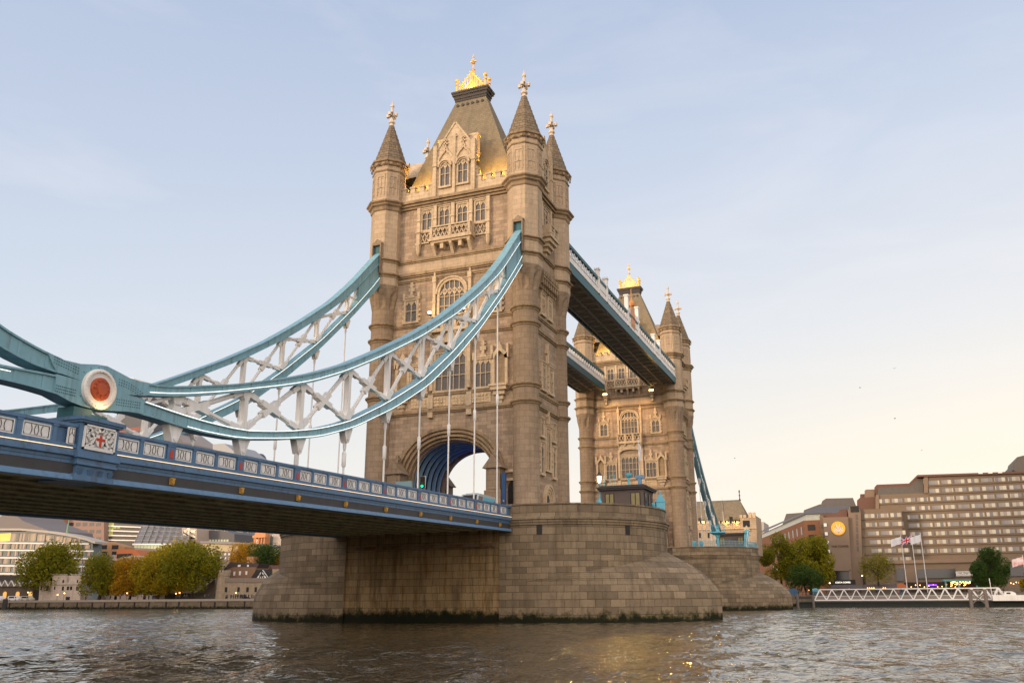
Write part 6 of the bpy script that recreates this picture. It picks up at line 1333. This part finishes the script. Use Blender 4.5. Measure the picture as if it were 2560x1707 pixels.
slab(t, 'podium_glazing', [q_(1480, 1128), q_(1480, 1052), q_(1788, 1046), q_(1790, 1122)], YH-11.4, .6, M['glass_b']); slab(t, 'podium_glazing', [q_(1310, 1150), q_(1310, 1046), q_(1372, 1044), q_(1372, 1150)], YH-11.4, .6, M['glass_b']); slab(t, 'podium_glazing', [q_(2190, 1110), q_(2190, 1032), q_(2600, 1022), q_(2600, 1105)], YH-11.4, .6, M['glass_b'])
slab(t, 'roof_plant', [q_(2290, 260), q_(2265, 240), q_(2265, 190), q_(2290, 165), q_(2295, 138), q_(2345, 125), q_(2440, 125), q_(2440, 260)], YH+5, 20, M['hotel_d'])
for k in range(3): slab(t, 'roof_vent', [q_(1980+k*80, 275-k*3), q_(1980+k*80, 262-k*3), q_(2015+k*80, 261-k*3), q_(2015+k*80, 274-k*3)], YH-1.0, 2, M['white'])
HC = curtains('hotel_curtains', [(.46, .42, .33), (.25, .22, .19), (.40, .35, .26), (.19, .175, .17), (.50, .45, .35), (.28, .235, .19), (.22, .20, .185), (.15, .145, .145)], .35, .06)
rows = [(0, 348, 1572, 11), (1, 415, 1578, 11), (2, 498, 1170, 15), (3, 566, 1185, 15), (4, 628, 1402, 13), (5, 696, 1410, 13), (6, 766, 1420, 13), (7, 834, 1428, 13), (8, 906, 1452, 13)]
nw = 0; rest = MB()
def cell(a, b, c, d, Yc, out=.1):
    x0, z1 = at(*q_(a, c), Yc); x1, z0 = at(*q_(b, d), Yc); return x0, x1, Yc-out, Yc+.05, z0, z1
for r, yy, a0, n_ in rows:
    xr0 = at(*q_(a0, yy), YH)[0]; zc = at(*q_(1700, yy-4), YH)[1]
    zc = at(*q_(a0, yy), YH)[1]; w = at(*q_(1680, 412), YH)[0]-at(*q_(1578, 413), YH)[0]; st = at(*q_(1792, 340), YH)[0]-at(*q_(1685, 343), YH)[0]
    for k in range(n_):
        x0 = xr0+k*st
        bx = (x0, x0+st*.84, YH-.1, YH+.05, zc-.58, zc+.58)
        if r == 3 and k < 2: continue
        if nw < 78:
            m = MB(); m.box(*bx); o = m.obj('window', HC, t); nw += 1
        else: rest.box(*bx)
    m = MB(); m.box(xr0-.3, xr0+60, YH-.32, YH-.02, zc-1.05, zc-.85); m.obj('floor_band', M['hotel'], t)
o = rest.obj('lower_windows', HC, t); o['kind'] = 'stuff'
for r in range(6):
    zc = at(*q_(1090, 618+r*71.5), YH-7)[1]
    for k in range(3):
        m = MB(); x0 = at(*q_(1045+k*108+r*7, 618), YH-7)[0]; x1 = at(*q_(1045+k*108+r*7+92, 618), YH-7)[0]
        if r == 5 and k == 0: continue
        m.box(x0, x1, YH-7.1, YH-6.95, zc-.58, zc+.58); m.obj('window', HC, t)
    m = MB(); x0 = at(*q_(1015, 618), YH-7)[0]; x1 = at(*q_(1362, 618), YH-7)[0]; m.box(x0, x1, YH-7.3, YH-7, zc-1.05, zc-.85); m.obj('floor_band', M['hotel'], t)
# signs on the hotel
x, z = at(*q_(835, 719), YH-10); rr = at(*q_(893, 719), YH-10)[0]-x
g = thing('logo_sign', 'round yellow sign with a pale fan of leaf strokes high on the hotel pylon', 'sign', (x, YH-10, z)); m = MB(); m.T = lambda a, b, c: (a, -c, b); m.lathe([(rr, 0), (rr, .3)], 40); m.obj('disc', mat('yellow_sign', (.75, .36, .02), .5, emit=(.8, .40, .03), es=.28), g)
m = MB()
def petal(x0, z0, x1, z1, w):
    p, q = Vector((x0, z0)), Vector((x1, z1)); d = (q-p); n = Vector((-d.y, d.x)).normalized()*w; c = p+d*.55
    m.ext([tuple(p), tuple(c-n), tuple(q), tuple(c+n)], lambda a, b, d_: (a*rr, -.3-d_, b*rr), 0, .08)
for x0, z0, x1, z1 in ((-.1, -.88, -.78, .30), (-.05, -.9, -.52, .55), (-.25, -.9, -.85, -.05), (.1, -.88, .78, .30), (.05, -.9, .52, .55), (.25, -.9, .85, -.05), (-.15, -.2, -.62, .72), (.0, -.3, -.30, .85), (.15, -.2, .62, .72), (.0, -.3, .30, .85), (-.12, -.9, .42, .42), (.12, -.9, -.42, .42), (0, -.9, 0, .35)): petal(x0, z0, x1, z1, .055)
m.obj('leaf_strokes', M['panel'], g)
def letters(s_, x, y, z, size, mt, par, name='letters', ext=.05, align='LEFT'):
    cu = bpy.data.curves.new(name, 'FONT'); cu.body = s_; cu.size = size; cu.extrude = ext; cu.align_x = align; cu.materials.append(mt)
    o = bpy.data.objects.new(name, cu); C.objects.link(o); o.rotation_euler = (PI/2, 0, 0); o.location = (x, y, z)
    bpy.context.view_layer.update(); me = bpy.data.meshes.new_from_object(o.evaluated_get(bpy.context.evaluated_depsgraph_get()))
    p = put(name, me, par, None, (x, y, z)); p.rotation_euler = (PI/2, 0, 0); bpy.data.objects.remove(o); return p
x, z = at(*q_(780, 875), YH-10.1); x1 = at(*q_(922, 870), YH-10.1)[0]
g = thing('wall_lettering', 'dark bronze letters reading THE TOWER below the round sign', 'sign', (x, YH-10.1, z)); o = letters('THE TOWER', 0, 0, 0, .86, mat('bronze_letters', (.10, .05, .03), .6), g)
x, z = at(*q_(812, 1168), YH-11.5); g = thing('cafe_sign', 'lit white café letters over the dark hotel entrance', 'sign', (x, YH-11.5, z)); m = MB(); m.box(-1.2, 5.6, .1, .3, -.5, 1.0); m.obj('fascia', M['black'], g); letters('COSTA COFFEE', 0, 0, .05, .60, emis('letter_glow', (1, .93, .74), 1.6), g)
x, z = at(*q_(1800, 1108), YH-12.2); x1, z1 = at(*q_(1985, 1068), YH-12.2); g = thing('restaurant_sign', 'white board lettered VICINITY partly behind the round green tree', 'sign', (x, YH-12.2, z)); hh = z1-z; m = MB(); m.box(0, x1-x, 0, .2, 0, hh); m.obj('board', M['panel'], g)
m = MB(); [m.box(*b) for b in ((.2, x1-x-.2, -.04, 0, .2, .28), (.2, x1-x-.2, -.04, 0, hh-.28, hh-.2), (.2, .28, -.04, 0, .2, hh-.2), (x1-x-.28, x1-x-.2, -.04, 0, .2, hh-.2))]; m.obj('border', M['black'], g); letters('VICINITY', .5, -.02, .42, hh*.72, M['black'], g)

# ------- near bank behind the viewer: unseen blocks added to shade the lower towers and the left bank
sd2 = Vector((-.616, -.788, 0)); pv = Vector((.788, -.616, 0)); c_ = sd2*132
t = thing('shade_block', 'unseen brown block added on the near bank to shade the lower towers', 'office', (c_.x, c_.y, 0)); t.rotation_euler = (0, 0, math.atan2(pv.y, pv.x))
m = MB(); m.box(-78, 72, -24, 0, -1, 47); m.obj('wall', M['hotel'], t)
for k in range(14): m = MB(); m.box(-77, 71, -.02, .12, 3+k*3.1, 4.6+k*3.1); m.obj('window_band', M['glass_b'], t)
m = MB(); m.box(-79, 73, -25, .8, 47, 47.8); m.obj('roof', M['hotel_d'], t)

t = thing('shade_block', 'second unseen brown block added farther upstream to shade the left bank', 'office', (c_.x, c_.y, 0)); t.rotation_euler = (0, 0, math.atan2(pv.y, pv.x))  # unseen, added to shade the left bank
m = MB(); m.box(-360, -92, -24, 4, -1, 43); m.obj('wall', M['hotel'], t)
for k in range(13): m = MB(); m.box(-359, -93, 3.98, 4.12, 3+k*3.1, 4.6+k*3.1); m.obj('window_band', M['glass_b'], t)
m = MB(); m.box(-361, -91, -25, 4.8, 43, 43.8); m.obj('roof', M['hotel_d'], t)
# ------- gangway, pontoon and promenade on the right
YG = 124
t = thing('gangway_bridge', 'long white steel truss gangway lying along the pontoon', 'gangway'); xa, z0 = at(*q_(640, 1300), YG); xb, _ = at(*q_(2215, 1300), YG); z1 = at(*q_(1300, 1212), YG)[1]; z0 = at(*q_(1300, 1302), YG)[1]
for s_, nm in ((0, 'near_truss'), (2.2, 'rear_truss')):
    m = MB(); y = YG+s_; n = 15; L = xb-xa; w = L/n
    m.beam((xa, y, z0), (xb, y, z0), .2, .26); m.beam((xa+w*.5, y, z1), (xb-w*.5, y, z1), .2, .2)
    for k in range(n): m.beam((xa+k*w, y, z0), (xa+(k+.5)*w, y, z1), .13, .17); m.beam((xa+(k+1)*w, y, z0), (xa+(k+.5)*w, y, z1), .13, .17)
    m.beam((xa, y, z0+.85), (xb, y, z0+.85), .06, .07); m.obj('truss', M['white'], t)
m = MB(); m.box(xa, xb, YG, YG+2.2, z0-.1, z0+.05); m.obj('deck', M['panel'], t)
m = MB(); m.box(xa+.5, xb-1, YG+2.25, YG+2.3, z0+.05, z0+.9); m.obj('screen', mat('grey_mesh', (.26, .22, .19), .8), t)
t = thing('floating_pontoon', 'dark floating pontoon under the white gangway', 'pontoon'); m = MB(); m.box(xa-4, xb+40, YG-.5, YG+9, -.6, z0-.35); m.box(xa-4, xb+40, YG-.7, YG+9, z0-.6, z0-.4); m.obj('hull', mat('pontoon_black', (.025, .03, .025), .6, var=.4), t)
for k in range(30): pass
for k, (a, b) in enumerate(((490, 512), (618, 640))):
    x, z = at(*q_((a+b)/2, 1290), YG-1); r = (at(*q_(b, 1300), YG-1)[0]-at(*q_(a, 1300), YG-1)[0])/2
    t = thing('timber_pile', ('grey timber pile beside the farther pier cutwater', 'grey timber pile at the left end of the white gangway')[k], 'pile', (x, YG-1, -2)); m = MB(); m.lathe([(r, 0), (r, 4.6 if k == 0 else 4.2), (r*.8, 4.8 if k == 0 else 4.4)], 10); m.obj('pile', mat('grey_timber', (.16, .14, .12), .8, var=.25), t)
t = thing('landing_stage', 'dark timber landing stage between the piles left of the gangway', 'landing stage'); x0, z = at(*q_(480, 1275), YG+1); x1, _ = at(*q_(640, 1275), YG+1); m = MB(); m.box(x0, x1, YG+.5, YG+6, z-.6, z); [m.box(x0+k*.9, x0+k*.9+.07, YG+.5, YG+.58, z, z+1.0) for k in range(int((x1-x0)/.9)+1)]; m.box(x0, x1, YG+.5, YG+.58, z+.95, z+1.05); m.obj('stage', mat('dark_timber', (.07, .06, .05), .8), t)
x0, z = at(*q_(1925, 1350), YG-3); x1, z1 = at(*q_(2030, 1215), YG-3); t = thing('braced_dolphin', 'cross braced steel mooring frame standing before the gangway end', 'mooring frame', (x0, YG-3, 0)); m = MB(); w = x1-x0
for x in (0, w): m.lathe([(.36, -2), (.36, z1)], 10, x, 0)
m.beam((0, 0, z1-.25), (w, 0, z1-.25), .5, .35); m.beam((0, -.1, z1-.5), (w, -.1, .4), .12, .2); m.beam((w, -.1, z1-.5), (0, -.1, .4), .12, .2); m.obj('frame', mat('weathered_steel', (.19, .16, .14), .7, var=.3, streak=.5), t)
x0, z = at(*q_(2095, 1310), YG-1.5); x1, z1 = at(*q_(2420, 1262), YG-1.5); t = thing('work_boat', 'white work boat moored at the right edge behind the mooring frame', 'boat', (x0, YG-1.5, 0)); L = x1-x0; m = MB()
m.ext([(0, z), (0, z+1.0), (.2, z+1.15), (L, z+1.15), (L, z)], lambda a, b, d: (a, d, b), -1.2, 1.2); m.ext([(L*.30, z+1.15), (L*.33, z+1.9), (L*.5, z+1.9), (L*.58, z+1.6), (L*.6, z+1.15)], lambda a, b, d: (a, d, b), -.9, .9); m.obj('hull', M['white'], t); m = MB(); m.beam((.1, 0, z), (.0, 0, z+4.6), .1, .12); [m.beam((k*.5, -1.2, z+.5), (k*.5, -1.2, z+1.9), .06, .06) for k in range(5)]; m.beam((0, -1.2, z+1.9), (2.2, -1.2, z+1.9), .06, .06); m.obj('mast_and_rail', M['white'], t); m = MB(); m.box(L*.36, L*.46, -.95, -.9, z+1.35, z+1.7); m.obj('window', M['glass_b'], t)
# promenade
UJ = bpy.data.materials.new('crossed_flag'); UJ.use_nodes = True; tt = UJ.node_tree; bb = tt.nodes['Principled BSDF']; uv_ = N(tt, 'ShaderNodeUVMap'); uv_.uv_map = 'UVMap'; sp_ = N(tt, 'ShaderNodeSeparateXYZ'); tt.links.new(uv_.outputs[0], sp_.inputs[0])
u_ = mth(tt, 'ABSOLUTE', mth(tt, 'SUBTRACT', sp_.outputs[0], .5)); v_ = mth(tt, 'ABSOLUTE', mth(tt, 'SUBTRACT', sp_.outputs[1], .5)); dg = mth(tt, 'ABSOLUTE', mth(tt, 'SUBTRACT', u_, v_)); cr = mth(tt, 'MINIMUM', u_, mth(tt, 'MULTIPLY', v_, .6))
cc = mix(tt, mth(tt, 'LESS_THAN', dg, .11), (.012, .02, .16), (.75, .72, .72)); cc = mix(tt, mth(tt, 'LESS_THAN', dg, .045), cc, (.6, .02, .03)); cc = mix(tt, mth(tt, 'LESS_THAN', cr, .10), cc, (.75, .72, .72)); cc = mix(tt, mth(tt, 'LESS_THAN', cr, .06), cc, (.6, .02, .03)); tt.links.new(cc, bb.inputs['Base Color']); bb.inputs['Roughness'].default_value = .8
PINK = mat('pink_white_cloth', (.75, .66, .64), .8, alt=(.62, .25, .24), vs=1.2)
for k, (bx, by, tx, ty, cl, lb) in enumerate(((1395, 1255, 1345, 780, M['cloth'], 'leftmost tall white flagpole, white flag'), (1480, 1250, 1430, 770, UJ, 'tall white flagpole flying a red white and blue crossed flag'), (1562, 1250, 1505, 762, M['cloth'], 'rightmost of the three tall flagpoles together, white flag'), (2372, 1250, 2340, 942, PINK, 'shorter flagpole at the right edge with a pink lettered white flag'))):
    Yf = 150; x, z = at(*q_(tx, ty), Yf); flagpole(lb, (x, Yf, GR), z-GR, (2.5, 1.75), cl, False, 0, .11)
def kiosk(a, b, c, d, Y, col, label, lit=False):
    x0, z0 = at(*q_(a, d), Y); x1, z1 = at(*q_(b, c), Y); t = thing('kiosk_tent', label, 'kiosk', (x0, Y, z0)); w, h = x1-x0, z1-z0
    m = MB(); m.ext([(0, 0), (w, 0), (w, h*.75), (w*.5, h), (0, h*.9)], lambda p, q, e: (p, e, q), 0, 3); m.obj('tent', col, t); m = MB(); m.box(w*.1, w*.9, -.05, 0, 0, h*.5); m.obj('front', mat('kiosk_front', (.05, .12, .2), .7) if not lit else M['panel'], t); return t
kiosk(432, 500, 1207, 1285, 148, mat('navy_tent', (.05, .115, .20), .6), 'dark blue arched kiosk just behind the farther pier'); kiosk(628, 675, 1206, 1262, 148, mat('bright_blue_tent', (.13, .36, .48), .6), 'bright blue kiosk at the left end of the gangway')
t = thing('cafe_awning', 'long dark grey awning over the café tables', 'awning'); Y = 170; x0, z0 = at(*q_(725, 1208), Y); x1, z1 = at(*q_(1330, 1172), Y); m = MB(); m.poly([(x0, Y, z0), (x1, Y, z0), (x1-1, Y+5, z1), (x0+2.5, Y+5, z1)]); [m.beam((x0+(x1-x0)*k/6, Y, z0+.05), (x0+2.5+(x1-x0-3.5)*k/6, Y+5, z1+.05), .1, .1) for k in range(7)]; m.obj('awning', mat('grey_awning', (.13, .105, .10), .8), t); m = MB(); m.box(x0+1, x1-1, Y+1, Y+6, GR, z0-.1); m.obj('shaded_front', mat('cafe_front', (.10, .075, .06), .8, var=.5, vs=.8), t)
kiosk(1322, 1392, 1165, 1245, 158, mat('orange_tent', (.42, .13, .045), .7), 'small orange peaked tent in front of the hotel')
t = thing('terrace_canopy', 'flat teal canopy over a bar lit by strings of warm bulbs', 'canopy'); Y = 176; x0, z0 = at(*q_(1690, 1152), Y); x1, z1 = at(*q_(1972, 1134), Y); m = MB(); m.box(x0, x1, Y-2, Y+5, z0, z1); m.obj('canopy', mat('teal_canopy', (.14, .33, .30), .6), t); m = MB(); [m.box(x, x+.4, Y-1.8, Y-1.4, GR, z0) for x in (x0+.3, x0+3.5, x1-.7)]; m.obj('post', mat('teal_post', (.14, .33, .30), .6), t)
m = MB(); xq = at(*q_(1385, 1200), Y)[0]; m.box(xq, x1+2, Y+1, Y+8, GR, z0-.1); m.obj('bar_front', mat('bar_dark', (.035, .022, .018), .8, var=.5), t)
bm_ = MB(); bm_.lathe([(.02, -.14), (.13, 0), (.02, .14)], 6); bme = bm_.mesh('light_bulb'); bme.materials.append(M['lampm'])
rb = random.Random(5)
for k in range(40):
    x, z = at(*q_(1755+rb.random()*155, 1155+abs(rb.gauss(0, 14))), Y-.5); put('light_bulb', bme, t, None, (x, Y-.5-rb.random()*1.3, z))
t2 = thing('bulb_string', 'string of small warm bulbs sagging along the dark bar front', 'string lights')
for k in range(14): x, z = at(*q_(1395+k*36, 1188+10*math.sin(k*1.9)), Y+.8); put('light_bulb', bme, t2, None, (x, Y+.8, z))
m = MB(); m.tube([(at(*q_(1395+k*36, 1184), Y+.85)[0], Y+.85, at(*q_(1395+k*36, 1184), Y)[1]) for k in range(14)], .03, 4); m.obj('cable', M['black'], t2)
x0, z0 = at(*q_(1570, 1186), Y+.7); x1, z1 = at(*q_(1640, 1181), Y+.7); t = thing('purple_light', 'glowing purple light strip on the bar front', 'light strip', (x0, Y+.7, z0)); m = MB(); m.box(0, x1-x0, 0, .1, 0, .3); m.obj('tube', emis('purple_glow', (.2, .03, 1), 3), t)
t2 = thing('bulb_string', 'short string of warm bulbs at the right edge beyond the green tree', 'string lights')
for k in range(5): x, z = at(*q_(2245+k*22, 1165+8*math.sin(k*2)), Y); put('light_bulb', bme, t2, None, (x, Y, z))
t2 = thing('table_lights', 'row of warm table lights under the grey awning', 'lights')
for k in range(6): x, z = at(*q_(1075+k*17+(k//4)*60, 1206), 168); put('light_bulb', bme, t2, None, (x, 168, z))
t = thing('promenade_wall', 'low promenade wall and railing behind the gangway', 'wall'); m = MB(); m.box(28, 130, 147.3, 147.6, GR, GR+.5); [m.box(28+k*1.5, 28.08+k*1.5, 147.4, 147.48, GR+.5, GR+1.2) for k in range(68)]; m.box(28, 130, 147.4, 147.48, GR+1.15, GR+1.25); m.obj('railing', mat('rail_grey', (.10, .09, .08), .7), t)
for k, (a, b, lb) in enumerate(((1030, 1105, 'white lit globe lamp on a pole behind the thin tree'), (765, 1165, 'low white lamp left of the café letters'), (595, 1224, 'red signal lamp left of the gangway'))):
    x, z = at(*q_(a, b), 160); t = thing('street_lamp', lb, 'street lamp', (x, 160, GR)); m = MB(); m.tube([(0, 0, 0), (0, 0, z-GR-.1)], .05, 5); m.obj('pole', M['iron_dark'], t); m = MB(); m.lathe([(.02, z-GR-.16), (.17, z-GR), (.02, z-GR+.16)], 8); m.obj('globe', emis('globe_glow', (1, .85, .6) if k < 2 else (1, .15, .05), 6), t)
for k, (px, py) in enumerate(((318, 1482), (440, 1483), (449, 1481), (590, 1481), (70, 1480), (144, 1486), (161, 1482))):
    x, z = at(px, py, 145); t = thing('quay_lamp', ('lit quay lamp under the yellow trees, left', 'lit quay lamp of a close pair, left one', 'lit quay lamp of a close pair, right one', 'lit quay lamp before the sandy curtain wall', 'lit lamp before the gabled arcade', 'lit lamp at the castle gatehouse corner', 'lit lamp beside the castle gate')[k], 'street lamp', (x, 145, GL), 0, 'lamps along the left quay'); m = MB(); m.tube([(0, 0, 0), (0, 0, z-GL-.1)], .07, 5); m.obj('pole', M['iron_dark'], t); m = MB(); m.lathe([(.02, z-GL-.22), (.26, z-GL), (.02, z-GL+.22)], 8); m.obj('lantern', M['lampm'], t)
# people on the quays
rp = random.Random(11)
for k in range(52): person(at(rp.choice([rp.uniform(200, 640), rp.uniform(560, 640)]), 1500, 142)[0], 141.5+rp.random()*3, GL, 'tiny dark dressed person strolling along the left quay', 'people strolling along the left quay')
for k in range(26): person(rp.uniform(30, 72), 149+rp.random()*6, GR, 'tiny dark dressed person on the promenade before the hotel', 'people on the hotel promenade')
# ---------------------------------------------------------------- trees
def leafmat(name, c1, c2, c3):
    m = bpy.data.materials.new(name); m.use_nodes = True; t = m.node_tree; b = t.nodes['Principled BSDF']; b.inputs['Roughness'].default_value = .7; b.inputs['Specular IOR Level'].default_value = .15
    g = N(t, 'ShaderNodeNewGeometry'); n = N(t, 'ShaderNodeTexNoise', i_Scale=.45, i_Detail=3.0); t.links.new(g.outputs['Position'], n.inputs['Vector'])
    f = mth(t, 'ADD', mth(t, 'MULTIPLY', n.outputs[0], .75), mth(t, 'MULTIPLY', g.outputs['Random Per Island'], .3))
    k = ramp(t, [(.3, c1), (.52, c2), (.75, c3)], f); t.links.new(k, b.inputs['Base Color'])
    tr = N(t, 'ShaderNodeBsdfTranslucent'); t.links.new(k, tr.inputs[0]); mx = N(t, 'ShaderNodeMixShader', i_Fac=.45); t.links.new(b.outputs[0], mx.inputs[1]); t.links.new(tr.outputs[0], mx.inputs[2]); t.links.new(mx.outputs[0], t.nodes['Material Output'].inputs[0]); return m
LEAF = {'yellow': leafmat('yellow_leaves', (0.200, 0.161, 0.011), (0.360, 0.273, 0.014), (0.534, 0.339, 0.016)), 'olive': leafmat('olive_leaves', (0.107, 0.100, 0.011), (0.200, 0.183, 0.017), (0.321, 0.260, 0.022)),
        'green': leafmat('green_leaves', (0.032, 0.056, 0.014), (0.061, 0.108, 0.021), (0.096, 0.149, 0.028)), 'amber': leafmat('amber_leaves', (0.267, 0.170, 0.014), (0.454, 0.260, 0.017), (0.640, 0.312, 0.021)),
        'mid': leafmat('autumn_green_leaves', (0.107, 0.110, 0.009), (0.220, 0.209, 0.014), (0.348, 0.287, 0.016))}
BARK = mat('bark', (.055, .042, .030), .9, var=.3)
def tree(px, pyt, pyb, hw, Y, gz, kind, label, group, dens=1.0, seed=1, lobes=None, gap=0.0):
    r = random.Random(seed); x, zt = at(px, pyt, Y); zb = at(px, pyb, Y)[1]; w = (at(px+hw, pyt, Y)[0]-x)*1.12
    t = thing('autumn_tree', label, 'tree', (x, Y, gz), 0, group); H = zt-gz; cb = zb-gz; R = w; hc = (H-cb)
    m = MB(); rad = max(.22, R*.055); bend = [(0, 0, -.2), (r.uniform(-.2, .2), .1, cb*.6), (r.uniform(-.3, .3), 0, cb+hc*.2), (r.uniform(-.4, .4), 0, cb+hc*.75)]
    m.tube(bend, [rad*1.3, rad, rad*.8, rad*.25], 8)
    L = []
    n = lobes or 15
    for k in range(n):
        z = cb+hc*(.14+.74*r.random()); f = math.sqrt(max(.05, 1-((z-cb-hc*.45)/(hc*.62))**2)); a = r.uniform(0, 2*PI); d = R*.62*f*math.sqrt(r.random())+R*.1
        p = Vector((d*math.cos(a), d*math.sin(a), z)); L.append((p, R*(.32+.18*r.random())*(.75+.25*f)))
        m.tube([bend[2], tuple(Vector(bend[2])*.5+p*.5+Vector((0, 0, -.3))), tuple(p)], [rad*.5, rad*.3, rad*.1], 5)
    L.append((Vector((0, 0, H-R*.30)), R*.36)); L.append((Vector((-R*.70, 0, cb+hc*.42)), R*.3)); L.append((Vector((R*.70, 0, cb+hc*.42)), R*.3)); L.append((Vector((-R*.4, -R*.3, cb+hc*.12)), R*.34)); L.append((Vector((R*.4, -R*.3, cb+hc*.12)), R*.34))
    m.obj('trunk', BARK, t)
    m = MB(); s_ = max(.20, .040*R)
    for p, q in L:
        for k in range(int(500*dens)):
            v = Vector((r.gauss(0, 1), r.gauss(0, 1), r.gauss(0, .9))).normalized()*q*(.55+.5*r.random()**.6); c = p+v
            if c.z < cb-1.2 and r.random() < .7: continue
            u = Vector((r.gauss(0, 1), r.gauss(0, 1), r.gauss(0, 1))).normalized(); w_ = u.cross(Vector((r.gauss(0, 1), r.gauss(0, 1), r.gauss(0, 1)))).normalized(); k_ = s_*r.uniform(.55, 1.15)
            m.poly([tuple(c-u*k_), tuple(c+w_*k_*.6), tuple(c+u*k_), tuple(c-w_*k_*.6)])
    m.obj('crown', LEAF[kind], t)
GQ = 'trees along the left quay'; GH = 'trees before the hotel'
tree(140, 1368, 1464, 52, 158, GL, 'mid', 'olive green tree standing behind the small white castle', GQ, 1.1, 3, 18)
tree(262, 1393, 1478, 44, 150, GL, 'mid', 'leaning yellow green tree at the left end of the quay row', GQ, 1.0, 4)
tree(335, 1400, 1480, 42, 150, GL, 'amber', 'amber brown tree, second in the quay row', GQ, 1.0, 5)
tree(405, 1388, 1478, 48, 148, GL, 'yellow', 'yellow tree in the middle of the quay row', GQ, 1.1, 6, 16)
tree(440, 1372, 1440, 60, 172, GL, 'yellow', 'tall yellow tree behind the quay row', GQ, 1.0, 16, 16)
tree(492, 1362, 1470, 55, 149, GL, 'mid', 'tallest green and yellow tree at the right end of the quay row', GQ, 1.2, 7, 18)
tree(300, 1404, 1482, 34, 153, GL, 'yellow', 'small yellow tree between the leaning tree and the amber tree', GQ, 1.0, 31)
tree(372, 1400, 1482, 36, 152, GL, 'mid', 'yellow green tree between the amber tree and the middle yellow tree', GQ, 1.0, 32)
tree(452, 1388, 1480, 36, 147, GL, 'yellow', 'low yellow tree left of the tallest quay tree', GQ, 1.0, 33)
tree(612, 1362, 1412, 30, 215, GL+4, 'amber', 'amber tree beside the pale hall', GQ, .9, 8)
tree(664, 1366, 1424, 36, 205, GL+4, 'green', 'dark green rounded tree in front of the columned hall', GQ, 1.0, 9)
tree(708, 1366, 1422, 20, 208, GL+4, 'amber', 'amber tree half hidden by the pier edge', GQ, .9, 10)
tree(1943, 1332, 1450, 46, 172, GR, 'mid', 'big yellow green tree nearest the farther pier', GH, 1.3, 11, 22)
tree(2015, 1344, 1455, 58, 168, GR, 'mid', 'broad yellow green tree left of the hotel pylon', GH, 1.3, 12, 24)
tree(2008, 1420, 1472, 44, 160, GR, 'green', 'low dark green tree under the broad yellow green crown', GH, 1.0, 22, 14)
tree(2188, 1386, 1452, 44, 172, GR, 'olive', 'thin open olive tree before the hotel middle wing', GH, .42, 13, 16)
tree(2466, 1370, 1465, 46, 158, GR, 'green', 'dense round dark green tree in front of the white sign board', GH, 1.5, 14, 22)
tree(2572, 1425, 1480, 26, 158, GR, 'yellow', 'small yellow tree cut by the right edge', GH, .9, 15)
